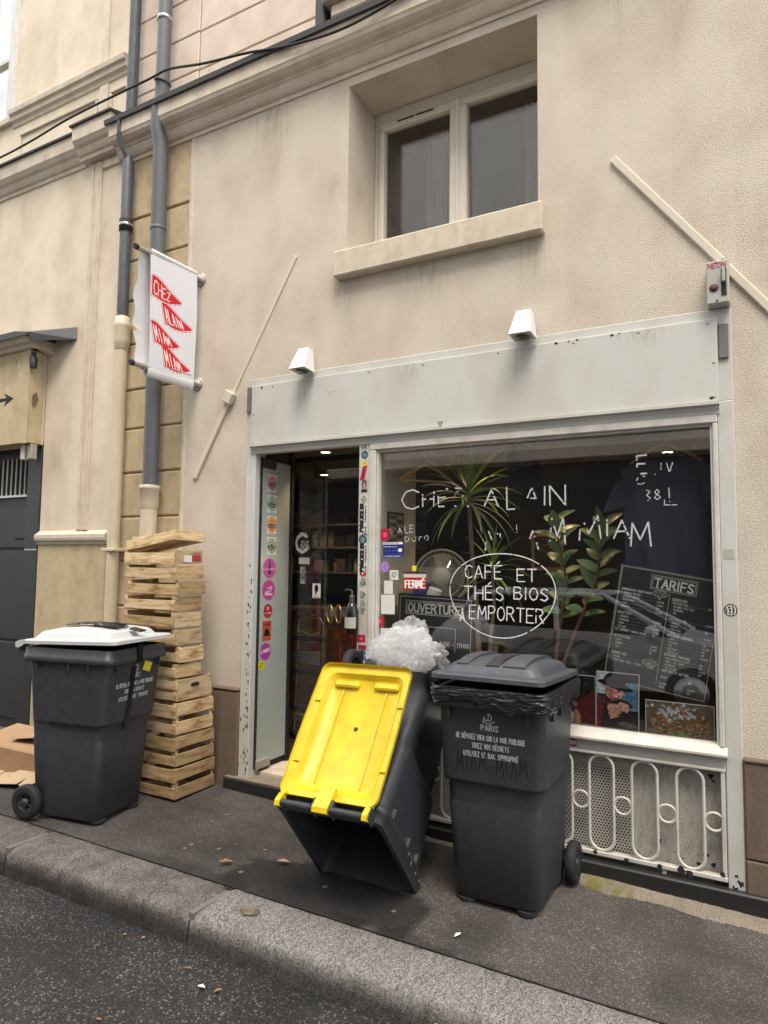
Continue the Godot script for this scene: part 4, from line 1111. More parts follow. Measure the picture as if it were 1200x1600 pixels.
	for q in [["C", -2.075, 1.893, 0.125, 0.125, 0.05], ["H", -1.925, 1.91, 0.095, 0.08, 0.35], ["E", -1.815, 1.905, 0.11, 0.065, 0.6], ["Z", -1.70, 1.905, 0.11, 0.09, 0.72], ["A", -1.51, 1.90, 0.10, 0.09, 0.45], ["L", -1.367, 1.876, 0.135, 0.06, 0.35], ["A", -1.26, 1.90, 0.10, 0.085, 0.6], ["I", -1.145, 1.90, 0.105, 0.02, 0.1], ["N", -1.108, 1.89, 0.115, 0.09, 0.2],
		["M", -1.50, 1.63, 0.135, 0.10, 0.72], ["I", -1.315, 1.72, 0.065, 0.02, 0.3], ["A", -1.25, 1.63, 0.12, 0.08, 0.55], ["M", -1.11, 1.67, 0.15, 0.09, 0.6], ["M", -0.945, 1.69, 0.135, 0.12, 0.5], ["I", -0.80, 1.715, 0.09, 0.02, 0.3], ["A", -0.755, 1.70, 0.10, 0.085, 0.35], ["M", -0.665, 1.655, 0.13, 0.105, 0.08],
		["V", -2.16, 1.735, 0.04, 0.03, 0.4], ["A", -2.10, 1.74, 0.04, 0.03, 0.4], ["L", -2.05, 1.745, 0.045, 0.025, 0.2], ["E", -2.015, 1.75, 0.045, 0.028, 0.2], ["O", -2.05, 1.69, 0.03, 0.03, 0.3], ["U", -2.0, 1.69, 0.03, 0.03, 0.4], ["T", -1.96, 1.692, 0.03, 0.03, 0.4], ["O", -1.91, 1.695, 0.03, 0.03, 0.5],
		["E", -0.63, 2.05, 0.10, 0.05, 0.55], ["U", -0.555, 2.04, 0.08, 0.05, 0.6], ["W", -0.48, 2.05, 0.07, 0.06, 0.75], ["C", -0.63, 1.99, 0.05, 0.04, 0.4], ["3", -0.60, 1.90, 0.06, 0.04, 0.5], ["8", -0.545, 1.905, 0.055, 0.035, 0.1], ["!", -0.475, 1.89, 0.075, 0.02, 0.2], ["L", -0.49, 1.875, 0.03, 0.06, 0.3]]:
		var k := 0.0
		for l in font[q[0]][0]: for p in l: k = maxf(k, p.x)
		var ls := []
		for l in font[q[0]][0]:
			var nl := []
			for p in l: nl.append(Vector2(p.x / maxf(k, 0.25) * q[4] + rng.randf_range(-0.003, 0.003), p.y * q[3] + rng.randf_range(-0.003, 0.003)))
			ls.append(nl)
		ribbon(s, ls, Vector3(q[1], q[2], pz), Vector3.RIGHT, Vector3.UP, 0.0085 if q[3] > 0.08 else 0.0045, q[5] * 0.95, 0.0035)
	obj("worn_lettering", s, M.worn_paint, w)
	s = S()
	for q in [["CAFÉ", -1.635, 1.465, 0.078, 0.235, 0.0], ["ET", -1.305, 1.452, 0.072, 0.115, 0.0], ["THÉS", -1.64, 1.338, 0.08, 0.25, 0.0], ["BIOS", -1.325, 1.35, 0.07, 0.20, -0.03], ["À", -1.665, 1.205, 0.06, 0.03, 0.0], ["EMPORTER", -1.605, 1.225, 0.08, 0.455, -0.02]]:
		var r := Vector3(cos(q[5]), sin(q[5]), 0)
		ribbon(s, strokes_of(q[0], q[3], 0.2, q[4], 0.03), Vector3(q[1], q[2], pz), r, Vector3(-sin(q[5]), cos(q[5]), 0), 0.0066, 0.12, 0.005)
	var el := []
	for i in 81: el.append(Vector2(cos(TAU * i / 80) * 0.325 + 0.02 * sin(TAU * i / 40), sin(TAU * i / 80) * 0.248))
	ribbon(s, [el], Vector3(-1.405, 1.366, pz), Vector3.RIGHT, Vector3.UP, 0.0055, 0.14, 0.006)
	obj("painted_offer", s, M.glass_paint, w).set_meta("kind", "stuff")

func stick(parent: Node, n: int, at: Vector3, rx: Vector3, ry: Vector3, wd: float, ht: float, is_round: bool, m: Material) -> void:
	var s := S()
	var u0 := Vector2((n % 8) / 8.0, (n / 8) / 8.0) + Vector2.ONE * 0.003
	var k := 0.125 - 0.006
	if is_round:
		for i in 20:
			for a in [[0.0, 0.0], [cos(TAU * (i + 1) / 20), sin(TAU * (i + 1) / 20)], [cos(TAU * i / 20), sin(TAU * i / 20)]]:
				s.set_uv(u0 + Vector2(0.5 + a[0] * 0.5, 0.5 - a[1] * 0.5) * k)
				s.add_vertex(at + rx * a[0] * wd / 2 + ry * a[1] * ht / 2)
	else:
		sheet(s, at - rx * wd / 2 - ry * ht / 2, at + rx * wd / 2 - ry * ht / 2, at + rx * wd / 2 + ry * ht / 2, at - rx * wd / 2 + ry * ht / 2, Rect2(u0, Vector2.ONE * k))
	obj("sticker", s, m, parent)

# ------------------------------------------------------------------ the building next door
func build_neighbour() -> void:
	var b := thing("neighbour_building", "pale plastered building with raised panel mouldings beside the two drainpipes", "building")
	var s := S()
	for r in [[-16.0, -6.75, -0.5, 5.1], [-6.75, -5.73, 2.62, 5.1], [-5.73, -4.83, 1.79, 5.1]]: bx(r[0], r[1], r[2], r[3], -0.40, 0.0, 0.0, s)
	obj("wall", s, M.smooth_render, b)
	obj("dado", bx(-5.73, -4.83, -0.5, 1.70, -0.40, 0.012, 0.006), M.yellow_paint, b)
	s = S()
	moulding(s, [Vector2(0.0, 1.675), Vector2(0.022, 1.68), Vector2(0.026, 1.70), Vector2(0.045, 1.715), Vector2(0.05, 1.735), Vector2(0.05, 1.765), Vector2(0.03, 1.775), Vector2(0.0, 1.80)], -5.735, -4.80)
	obj("dado_moulding", s, M.moulding, b)
	# tall panel moulding: a flat band with two raised fillets
	for x in [[-5.21, -5.075]]:
		var q := obj("panel_moulding", bx(x[0], x[1], 1.80, 5.08, -0.02, 0.012, 0.005), M.moulding, b)
		for e in [[x[0] + 0.004, x[0] + 0.028], [x[1] - 0.05, x[1] - 0.03], [x[1] - 0.022, x[1] - 0.002]]: obj("fillet", bx(e[0], e[1], 1.80, 5.07, 0.0, 0.026, 0.007), M.moulding, q)
	obj("panel_moulding", bx(-5.072, -4.83, 4.99, 5.06, -0.02, 0.022, 0.008), M.moulding, b)
	obj("panel_moulding", bx(-6.68, -6.63, 3.8, 5.08, -0.02, 0.02, 0.007), M.moulding, b)
	# cornice: it steps forward near the pipes
	var cp := [Vector2(0.0, 5.075), Vector2(0.014, 5.08), Vector2(0.018, 5.11), Vector2(0.035, 5.12), Vector2(0.05, 5.145), Vector2(0.056, 5.17), Vector2(0.08, 5.185), Vector2(0.10, 5.215), Vector2(0.105, 5.22), Vector2(0.107, 5.34), Vector2(-0.05, 5.36)]
	s = S(); moulding(s, cp, -16.0, -5.30)
	obj("cornice", s, M.moulding, b)
	var cp2 := []
	for p in cp: cp2.append(Vector2(p.x + (0.06 if p.x > 0 else 0.0), p.y + 0.012))
	s = S(); moulding(s, cp2, -5.30, -4.80)
	obj("cornice", s, M.moulding, b)
	s = S()
	moulding(s, [Vector2(0.09, 5.345), Vector2(0.126, 5.345), Vector2(0.128, 5.362), Vector2(-0.04, 5.41)], -16.0, -5.31)
	moulding(s, [Vector2(0.14, 5.356), Vector2(0.186, 5.356), Vector2(0.188, 5.372), Vector2(-0.04, 5.43)], -5.32, -4.79)
	obj("zinc_flashing", s, M.zinc_dark, b)
	# first floor
	s = S()
	for r in [[-16.0, -7.35, 5.36, 9.2], [-7.35, -6.46, 5.36, 5.90], [-6.46, -4.83, 5.36, 9.2]]: bx(r[0], r[1], r[2], r[3], -0.40, -0.012, 0.0, s)
	obj("upper_wall", s, M.smooth_render, b)
	s = S()
	moulding(s, [Vector2(-0.02, 5.80), Vector2(0.0, 5.81), Vector2(0.006, 5.84), Vector2(0.03, 5.86), Vector2(0.034, 5.90), Vector2(0.055, 5.915), Vector2(0.06, 5.955), Vector2(0.03, 5.965), Vector2(-0.02, 5.985)], -6.46, -4.80)
	obj("string_course", s, M.moulding, b)
	for r in [[-6.34, -5.20, 5.685, 5.71], [-6.34, -6.315, 5.40, 5.685], [-5.225, -5.20, 5.40, 5.685], [-5.03, -4.84, 5.685, 5.71], [-5.03, -5.005, 5.40, 5.685]]: obj("panel_moulding", bx(r[0], r[1], r[2], r[3], -0.02, 0.008, 0.006), M.moulding, b)
	obj("pilaster_strip", bx(-5.165, -5.075, 5.98, 9.2, -0.02, 0.012, 0.006), M.moulding, b)
	obj("pilaster_strip", bx(-5.17, -5.06, 5.42, 5.80, -0.02, 0.006, 0.006), M.moulding, b)
	var w := obj("window", bx(-7.35, -6.46, 5.86, 5.93, -0.25, 0.03, 0.01), M.moulding, b)
	for r in [[-6.60, -6.46, 5.93, 9.2, -0.25, -0.004], [-7.35, -6.60, 6.72, 6.77, -0.2, -0.13], [-6.66, -6.60, 5.93, 9.2, -0.2, -0.13], [-7.35, -6.66, 5.93, 5.99, -0.2, -0.13]]: obj("frame", bx(r[0], r[1], r[2], r[3], r[4], r[5], 0.006), M.white_paint, w)
	obj("pane", bx(-7.35, -6.66, 5.99, 9.2, -0.175, -0.165), M.pane, w)
	obj("net_curtain", bx(-7.35, -6.6, 5.99, 9.2, -0.30, -0.29), M.white_plastic, w)
	obj("window_rail", bar(Vector3(-7.35, 5.99, 0.10), Vector3(-6.60, 5.99, 0.10), 0.016), M.black_plastic, w)
	# black door with cream box and zinc hood above it
	var d := thing("black_door", "black panelled metal door under a cream box with a zinc hood", "door", Vector3.ZERO)
	obj("leaf", bx(-6.70, -5.93, -0.1, 2.60, -0.14, -0.10, 0.004), M.door_black, d)
	obj("jamb", bx(-5.93, -5.735, -0.1, 2.60, -0.14, 0.012, 0.006), M.door_black, d)
	for r in [[0.09, 0.78], [0.80, 1.62], [1.65, 2.05]]: obj("door_panel", bx(-6.66, -5.96, r[0], r[1], -0.10, -0.082, 0.008), M.door_black, d)
	for yy in [0.79, 1.635]: obj("jamb_joint", bx(-5.92, -5.745, yy - 0.006, yy + 0.006, 0.012, 0.0135), M.grey_box, d)
	var grl := obj("grating", bx(-6.64, -6.0, 2.15, 2.5, -0.10, -0.09), M.dark, d)
	for k in 9: obj("grating_bar", bar(Vector3(-6.6 + 0.07 * k, 2.15, -0.085), Vector3(-6.6 + 0.07 * k, 2.5, -0.085), 0.008, 6), M.white_plastic, grl)
	obj("grating_frame", bx(-6.66, -5.98, 2.13, 2.15, -0.10, -0.07), M.white_plastic, grl)
	var hn := S()
	tube(hn, [Vector3(-6.02, 1.74, -0.08), Vector3(-6.02, 1.74, -0.03), Vector3(-6.13, 1.735, -0.03)], 0.011, 8)
	obj("handle", hn, M.black_rubber, d)
	var c := thing("door_box", "cream painted box above the black door with a black arrow on it", "box", Vector3.ZERO)
	obj("front_panel", bx(-7.2, -5.735, 2.58, 3.42, 0.0, 0.165, 0.004), M.yellow_paint, c)
	obj("corner_strip", bx(-5.80, -5.733, 2.575, 3.42, 0.165, 0.170), M.yellow_paint, c)
	obj("side_trim", bx(-5.735, -5.728, 2.58, 3.42, 0.01, 0.02), M.moulding, c)
	var ar := S()
	prism(ar, PackedVector2Array([Vector2(-6.35, 2.985), Vector2(-6.06, 2.985), Vector2(-6.10, 2.94), Vector2(-5.955, 3.0), Vector2(-6.10, 3.06), Vector2(-6.06, 3.015), Vector2(-6.35, 3.015)]), 0.1655, 0.1672)
	obj("arrow", ar, M.dark, c)
	var wr := S()
	blotch(wr, Vector3(-5.7268, 2.98, 0.11), Vector3(0, 0, -1), Vector3.UP * 1.8, 0.045, 0.5)
	obj("rust_hole", wr, M.stone_plinth, c)
	wr = S()
	for p in [[-5.9, 3.3, 0.05], [-5.88, 3.22, 0.03], [-6.05, 3.1, 0.05], [-6.02, 3.05, 0.03]]: blotch(wr, Vector3(p[0], p[1], 0.1656), Vector3.RIGHT, Vector3.UP * 1.6, p[2] * 0.6, 0.7)
	obj("peeling_patch", wr, M.moulding, c)
	var h := thing("zinc_hood", "weathered zinc hood over the cream box above the black door", "hood", Vector3.ZERO)
	s = S()
	moulding(s, [Vector2(0.17, 3.42), Vector2(0.19, 3.43), Vector2(0.20, 3.455), Vector2(0.235, 3.47), Vector2(0.25, 3.50), Vector2(0.27, 3.505)], -7.2, -5.66)
	obj("hood_moulding", s, M.moulding, h)
	s = S()
	prism(s, PackedVector2Array([Vector2(-7.2, 3.505), Vector2(-5.62, 3.505), Vector2(-5.62, 3.53), Vector2(-5.80, 3.56), Vector2(-7.2, 3.57)]), -0.02, 0.285)
	obj("hood_sheet", s, M.zinc_dark, h)
	s = S()
	poly(s, [Vector3(-5.90, 3.56, 0.28), Vector3(-5.62, 3.53, 0.28), Vector3(-5.33, 3.61, 0.004), Vector3(-5.75, 3.65, 0.004)], Vector3(0, 1, 1))
	poly(s, [Vector3(-5.62, 3.53, 0.28), Vector3(-5.62, 3.46, 0.24), Vector3(-5.33, 3.50, 0.004), Vector3(-5.33, 3.61, 0.004)], Vector3(1, 0, 0.5))
	poly(s, [Vector3(-5.90, 3.56, 0.28), Vector3(-5.75, 3.65, 0.004), Vector3(-6.6, 3.66, 0.004), Vector3(-6.6, 3.57, 0.28)], Vector3(0, 1, 1))
	obj("zinc_apron", s, M.zinc, h)
	s = S()
	moulding(s, [Vector2(0.0, 3.40), Vector2(0.10, 3.43), Vector2(0.18, 3.46), Vector2(0.24, 3.505)], -5.73, -5.64)
	obj("hood_return", s, M.moulding, h)
	var sk := thing("bulb_socket", "black bulb holder hanging empty on its wire under the zinc hood", "bulb socket", Vector3(-5.70, 3.25, 0.16))
	s = S(); lathe(s, [Vector2(0, 0), Vector2(0.03, 0.0), Vector2(0.036, 0.09), Vector2(0.022, 0.10), Vector2(0.022, 0.14), Vector2(0.0, 0.145)], 12)
	obj("socket", s, M.black_plastic, sk)
	obj("wire", bar(Vector3(0, 0.14, 0), Vector3(0.0, 0.25, -0.02), 0.004, 6), M.black_cable, sk)
	for x in [-5.86, -5.76]:
		obj("junction_box", bx(x - 0.03, x + 0.03, 2.44, 2.575, 0.06, 0.12, 0.006), M.trunking if x < -5.8 else M.old_steel, c)

func build_pipes() -> void:
	# the left one: lead-coloured with a rubber collar, cream cast iron below
	var p := thing("drainpipe", "slim blue-grey lead drainpipe running into a cream iron pipe, left of the two", "drainpipe", Vector3.ZERO, "drainpipes")
	var s := S(); tube(s, [Vector3(-4.64, 9.2, 0.07), Vector3(-4.66, 5.30, 0.07)], 0.046, 16)
	obj("upper_pipe", s, M.lead_pipe, p)
	s = S(); tube(s, [Vector3(-4.69, 5.26, 0.165), Vector3(-4.69, 5.06, 0.165), Vector3(-4.68, 4.97, 0.10), Vector3(-4.675, 4.90, 0.07)], [0.016, 0.016, 0.018, 0.018], 12)
	obj("thin_spout", s, M.lead_pipe, p)
	s = S(); tube(s, [Vector3(-4.672, 4.955, 0.065), Vector3(-4.67, 4.90, 0.07), Vector3(-4.668, 3.56, 0.07)], [0.03, 0.047, 0.046], 16)
	obj("middle_pipe", s, M.lead_pipe, p)
	s = S(); lathe(s, [Vector2(0.046, 0), Vector2(0.056, 0.005), Vector2(0.053, 0.03), Vector2(0.058, 0.035), Vector2(0.058, 0.075), Vector2(0.053, 0.08), Vector2(0.056, 0.10), Vector2(0.046, 0.11)], 18, Vector3(-4.669, 4.30, 0.07))
	obj("collar", s, M.black_rubber, p)
	s = S(); lathe(s, [Vector2(0.0585, 0), Vector2(0.061, 0.012), Vector2(0.0585, 0.02)], 18, Vector3(-4.669, 4.345, 0.07))
	obj("clamp", s, M.steel, p)
	s = S(); lathe(s, [Vector2(0.048, 3.22), Vector2(0.057, 3.235), Vector2(0.057, 3.255), Vector2(0.064, 3.27), Vector2(0.067, 3.30), Vector2(0.066, 3.40), Vector2(0.071, 3.42), Vector2(0.071, 3.45), Vector2(0.06, 3.46), Vector2(0.06, 3.50), Vector2(0.045, 3.51)], 18, Vector3(-4.664, 0.06, 0.07))
	obj("socket", s, M.cream_pipe, p)
	s = S(); tube(s, [Vector3(-4.664, 3.30, 0.07), Vector3(-4.672, -0.2, 0.07)], 0.050, 16)
	obj("lower_pipe", s, M.cream_pipe, p)
	obj("bracket", bx(-4.745, -4.595, 1.62, 1.645, 0.0, 0.13, 0.004), M.cream_pipe, p)
	# the right one: thick grey plastic, cream below
	var q := thing("drainpipe", "thick dark grey plastic drainpipe behind the white banner, cream at its foot", "drainpipe", Vector3.ZERO, "drainpipes")
	s = S(); tube(s, [Vector3(-4.255, 9.2, 0.09), Vector3(-4.275, 5.30, 0.09)], 0.056, 18)
	obj("upper_pipe", s, M.plastic_pipe, q)
	s = S(); tube(s, [Vector3(-4.28, 5.25, 0.125), Vector3(-4.28, 5.06, 0.125), Vector3(-4.275, 4.97, 0.10), Vector3(-4.272, 4.90, 0.085), Vector3(-4.25, 2.10, 0.085)], [0.050, 0.050, 0.056, 0.060, 0.060], 18)
	obj("middle_pipe", s, M.plastic_pipe, q)
	for yy in [4.21, 3.98, 6.0]:
		s = S(); lathe(s, [Vector2(0.056, 0), Vector2(0.064, 0.004), Vector2(0.064, 0.03), Vector2(0.056, 0.034)], 18, Vector3(-4.268 if yy < 5 else -4.272, yy, 0.085 if yy < 5 else 0.09))
		obj("pipe_joint", s, M.plastic_pipe if yy < 5 else M.steel, q)
	s = S(); lathe(s, [Vector2(0.062, 1.93), Vector2(0.068, 1.95), Vector2(0.074, 1.97), Vector2(0.074, 2.09), Vector2(0.080, 2.095), Vector2(0.080, 2.125), Vector2(0.055, 2.13)], 20, Vector3(-4.25, 0.01, 0.09))
	obj("socket", s, M.cream_pipe, q)
	s = S(); tube(s, [Vector3(-4.25, 1.96, 0.09), Vector3(-4.27, -0.2, 0.09)], 0.064, 18)
	obj("lower_pipe", s, M.cream_pipe, q)
	obj("bracket", bx(-4.34, -4.165, 1.70, 1.73, 0.0, 0.165, 0.004), M.cream_pipe, q)
	# the black cable slung along the cornice
	var pts := []
	var keys := [Vector3(-9.0, 5.40, 0.16), Vector3(-6.6, 5.385, 0.17), Vector3(-5.9, 5.385, 0.19), Vector3(-5.32, 5.42, 0.205), Vector3(-4.75, 5.44, 0.20), Vector3(-4.33, 5.475, 0.17), Vector3(-4.1, 5.46, 0.19), Vector3(-3.7, 5.36, 0.20), Vector3(-3.3, 5.30, 0.19), Vector3(-2.9, 5.215, 0.185), Vector3(-2.45, 5.17, 0.18), Vector3(-2.0, 5.22, 0.18), Vector3(-1.4, 5.33, 0.19), Vector3(0.5, 5.34, 0.19), Vector3(4.0, 5.34, 0.19)]
	var cv := Curve3D.new()
	for i in keys.size():
		var t: Vector3 = (keys[mini(i + 1, keys.size() - 1)] - keys[maxi(i - 1, 0)]) / 6.0
		cv.add_point(keys[i], -t, t)
	cv.bake_interval = 0.08
	for v in cv.get_baked_points(): pts.append(v)
	var cb := thing("black_cable", "thin black cable slung along the cornice and tied round the grey pipe", "cable", Vector3.ZERO)
	s = S(); tube(s, pts, 0.0095, 6)
	obj("run", s, M.black_cable, cb)
	s = S()
	var ring := []
	for i in 14: ring.append(Vector3(-4.272 + cos(TAU * i / 14) * 0.063, 5.47 - 0.02 * cos(TAU * i / 14), 0.09 + sin(TAU * i / 14) * 0.063))
	tube(s, ring, 0.006, 6, true)
	obj("tie", s, M.black_cable, cb)

# ------------------------------------------------------------------ inside the shop
func downlight(x: float, y: float, z: float, e: float, where: String) -> void:
	var t := thing("downlight", "recessed ceiling downlight, lit warm, " + where, "ceiling light", Vector3(x, y, z), "downlights in the shop")
	var s := S()
	lathe(s, [Vector2(0.036, -0.004), Vector2(0.055, -0.008), Vector2(0.055, 0.0), Vector2(0.036, 0.0)], 18)
	obj("trim", s, M.steel, t)
	s = S()
	lathe(s, [Vector2(0.0, -0.003), Vector2(0.036, -0.003), Vector2(0.036, 0.0), Vector2(0.0, 0.0)], 18)
	obj("lamp", s, M.downlight_glow, t)
	var l := SpotLight3D.new()
	l.name = numbered(self, "downlight_beam")
	l.light_energy = e
	l.light_color = Color(1.0, 0.84, 0.64)
	l.spot_angle = 58.0
	l.spot_range = 12.0
	l.spot_attenuation = 2.0
	l.light_size = 0.036
	l.shadow_enabled = true
	l.position = Vector3(x, y - 0.02, z)
	l.rotation_degrees = Vector3(-90, 0, 0)
	add_child(l)

func build_room() -> void:
	var r := thing("shop_interior", "dim narrow shop interior seen through the doorway and the display window", "room")
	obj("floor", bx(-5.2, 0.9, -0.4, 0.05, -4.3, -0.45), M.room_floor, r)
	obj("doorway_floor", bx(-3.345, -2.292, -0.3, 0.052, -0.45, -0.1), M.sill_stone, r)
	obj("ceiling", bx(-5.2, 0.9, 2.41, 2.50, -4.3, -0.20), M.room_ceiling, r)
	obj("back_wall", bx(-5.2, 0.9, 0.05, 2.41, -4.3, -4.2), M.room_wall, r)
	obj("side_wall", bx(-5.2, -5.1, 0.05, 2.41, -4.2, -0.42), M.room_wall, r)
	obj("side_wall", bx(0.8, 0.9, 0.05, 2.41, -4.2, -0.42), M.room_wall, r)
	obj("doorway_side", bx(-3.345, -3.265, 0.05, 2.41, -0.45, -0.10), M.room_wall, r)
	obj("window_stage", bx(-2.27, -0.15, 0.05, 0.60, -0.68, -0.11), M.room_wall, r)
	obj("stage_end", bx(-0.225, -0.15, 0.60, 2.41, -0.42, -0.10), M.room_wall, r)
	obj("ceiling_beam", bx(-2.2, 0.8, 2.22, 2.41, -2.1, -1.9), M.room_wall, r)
	downlight(-3.02, 2.41, -0.54, 0.168, "over the open doorway")
	downlight(-3.82, 2.41, -1.70, 0.152, "deep inside behind the doorway")
	downlight(-1.63, 2.41, -0.63, 0.152, "behind the pane above the spiky plant")
	downlight(-1.17, 2.41, -0.66, 0.152, "behind the pane beside the hanging cap")
	downlight(-0.665, 2.41, -1.64, 0.136, "seen through the hanger of the T-shirt")
	# shelves of jars along the back
	var sh := thing("wall_shelves", "three long wall shelves crowded with jars, boxes and books behind the doorway", "shelves", Vector3.ZERO)
	obj("back_panel", bx(-5.0, -3.05, 1.2, 2.35, -2.46, -2.42), M.room_wall, sh)
	for y in [1.455, 1.715, 1.955]: obj("shelf_board", bx(-5.0, -3.05, y - 0.022, y, -2.42, -2.15, 0.003), M.shelf_board, sh)
	var kinds := ["jar", "book", "jar", "box"]
	for row in 3:
		var y: float = [1.455, 1.715, 1.955][row]
		var x := -4.85
		while x < -3.15:
			var k: int = rng.randi() % 4
			if row == 2 and x < -4.15: k = 1
			if row == 1: k = 0 if rng.randf() < 0.7 else 3
			var wd := 0.075
			if k == 1:
				wd = rng.randf_range(0.022, 0.045)
				var hh := rng.randf_range(0.14, 0.21)
				var o := obj("book", bx(x, x + wd, y, y + hh, -2.40, -2.24, 0.002), tone([0.16, 0.05, 0.04], [0.05, 0.07, 0.12], [0.2, 0.17, 0.12], [0.04, 0.09, 0.07]))
				tag(o, "upright book on the %s wall shelf behind the doorway" % ["lowest", "middle", "top"][row], "book", "books on the %s wall shelf" % ["lowest", "middle", "top"][row])
			elif k == 3:
				wd = rng.randf_range(0.10, 0.16)
				var o := obj("storage_box", bx(x, x + wd - 0.01, y, y + rng.randf_range(0.08, 0.16), -2.40, -2.20, 0.004), tone([0.05, 0.045, 0.04], [0.12, 0.10, 0.08], [0.3, 0.28, 0.25], [0.03, 0.03, 0.03]))
				tag(o, "small storage box on the %s wall shelf behind the doorway" % ["lowest", "middle", "top"][row], "box", "boxes on the %s wall shelf" % ["lowest", "middle", "top"][row])
			else:
				wd = 0.095
				var t := thing("glass_jar", "lidded glass jar standing on the %s wall shelf behind the doorway" % ["lowest", "middle", "top"][row], "jar", Vector3(x + 0.045, y, -2.28), "jars on the %s wall shelf" % ["lowest", "middle", "top"][row])
				var hh := rng.randf_range(0.11, 0.17)
				var s := S(); lathe(s, [Vector2(0, 0.001), Vector2(0.038, 0.001), Vector2(0.04, 0.01), Vector2(0.04, hh - 0.02), Vector2(0.034, hh)], 14)
				obj("glass", s, M.jar, t)
				s = S(); lathe(s, [Vector2(0.036, hh), Vector2(0.036, hh + 0.018), Vector2(0, hh + 0.02)], 14)
				obj("lid", s, M.steel, t)
				s = S(); lathe(s, [Vector2(0.0, 0.004), Vector2(0.036, 0.004), Vector2(0.036, hh * 0.6), Vector2(0, hh * 0.62)], 12)
				obj("contents", s, tone([0.25, 0.18, 0.1], [0.35, 0.3, 0.22], [0.12, 0.06, 0.03], [0.3, 0.28, 0.26]), t)
			x += wd + rng.randf_range(0.002, 0.04)
	var ct := thing("counter", "orange-brown wooden counter deep inside the doorway", "counter", Vector3.ZERO)
	for k in 6: obj("board", bx(-4.3 + 0.29 * k, -4.015 + 0.29 * k, 0.05, 1.06, -1.92, -1.88, 0.003), M.counter_wood, ct)
	obj("counter_top", bx(-4.35, -2.52, 1.06, 1.10, -2.1, -1.86, 0.006), M.shelf_board, ct)
	var bl := S()
	bx(-3.10, -3.03, 0.86, 0.92, -1.882, -1.872, 0.002, bl)
	obj("socket_plate", bl, M.black_plastic, ct)
	# folding hand truck with straps
	var h := thing("hand_truck", "folded aluminium hand truck with black fittings and bungee cords inside the doorway", "hand truck", Vector3(-3.42, 0.05, -0.92))
	var s := S()
	var path := []
	path.append(Vector3(-0.125, 0.05, 0)); path.append(Vector3(-0.125, 0.95, -0.03))
	for i in 9: path.append(Vector3(-0.125 + 0.05 * (1 - cos(PI / 2 * i / 8)), 0.96 + 0.07 * sin(PI / 2 * i / 8), -0.035))
	for i in 9: path.append(Vector3(0.075 + 0.05 * sin(PI / 2 * i / 8), 0.96 + 0.07 * cos(PI / 2 * i / 8), -0.035))
	path.append(Vector3(0.125, 0.05, 0))
	tube(s, path, 0.011, 8)
	obj("tube_frame", s, M.chrome, h)
	for y in [0.86, 0.58, 0.28, 0.07]:
		obj("cross_bar", bx(-0.15, 0.15, y - 0.02, y + 0.02, -0.05, 0.02, 0.006), M.black_plastic, h)
	for y in [0.90, 0.22]:
		s = S(); tube(s, [Vector3(-0.12, y, 0.02), Vector3(-0.05, y + 0.02, 0.03), Vector3(0.03, y - 0.01, 0.03), Vector3(0.12, y + 0.015, 0.02)], 0.010, 6)
		obj("green_strap", s, tone([0.14, 0.24, 0.03]), h)
	for k in 6:
		s = S(); tube(s, [Vector3(-0.14, 0.66 + 0.018 * k, 0.02), Vector3(0.0, 0.665 + 0.016 * k, 0.04), Vector3(0.14, 0.655 + 0.019 * k, 0.02)], 0.008, 6)
		obj("elastic_cord", s, tone([0.12, 0.14, 0.16]), h)
	for x in [-0.15, 0.15]:
		s = S(); lathe(s, [Vector2(0, -0.02), Vector2(0.075, -0.02), Vector2(0.08, 0), Vector2(0.075, 0.02), Vector2(0, 0.02)], 16, Vector3(x, 0.08, -0.06), Basis(Vector3.BACK, PI / 2))
		obj("wheel", s, M.black_rubber, h)
	obj("toe_plate", bx(-0.15, 0.15, 0.003, 0.02, 0.0, 0.03, 0.003), M.steel, h)
	var rd := thing("red_frame", "red tubular loops of a folded trolley inside the doorway beside the counter", "trolley", Vector3(-3.13, 0.05, -1.1))
	for k in 3:
		path = []
		path.append(Vector3(-0.09 + 0.035 * k, 0.0, 0.05 * k)); path.append(Vector3(-0.09 + 0.035 * k, 0.83, 0.05 * k))
		for i in 9: path.append(Vector3(-0.03 + 0.035 * k - cos(PI * i / 8) * 0.06, 0.86 + 0.06 * sin(PI * i / 8), 0.05 * k))
		path.append(Vector3(0.03 + 0.035 * k, 0.0, 0.05 * k))
		s = S(); tube(s, path, 0.012, 8)
		obj("loop", s, M.red_metal, rd)
	var bt := thing("soap_bottle", "dark brown pump bottle with a label fixed to the white mullion", "bottle", Vector3(-2.385, 1.09, 0.06))
	s = S(); lathe(s, [Vector2(0, 0), Vector2(0.042, 0.0), Vector2(0.045, 0.01), Vector2(0.045, 0.15), Vector2(0.03, 0.19), Vector2(0.016, 0.205), Vector2(0.016, 0.23), Vector2(0.0, 0.232)], 18)
	obj("bottle", s, M.bottle_dark, bt)
	s = S(); lathe(s, [Vector2(0.018, 0.225), Vector2(0.018, 0.25), Vector2(0.006, 0.252), Vector2(0.006, 0.28), Vector2(0.0, 0.281)], 12)
	tube(s, [Vector3(0, 0.278, 0), Vector3(-0.03, 0.285, 0.01), Vector3(-0.045, 0.275, 0.015)], 0.007, 8)
	obj("pump", s, M.black_plastic, bt)
	s = S()
	field(s, 10, 1, func(u: float, v: float): return Vector3(sin(lerpf(-1.2, 1.2, u)) * 0.0456, 0.04 + 0.07 * v, cos(lerpf(-1.2, 1.2, u)) * 0.0456), false)
	obj("label", s, M.grey_box, bt)
	obj("holder", bx(-0.015, 0.015, 0.1, 0.14, -0.05, -0.03), M.black_plastic, bt)

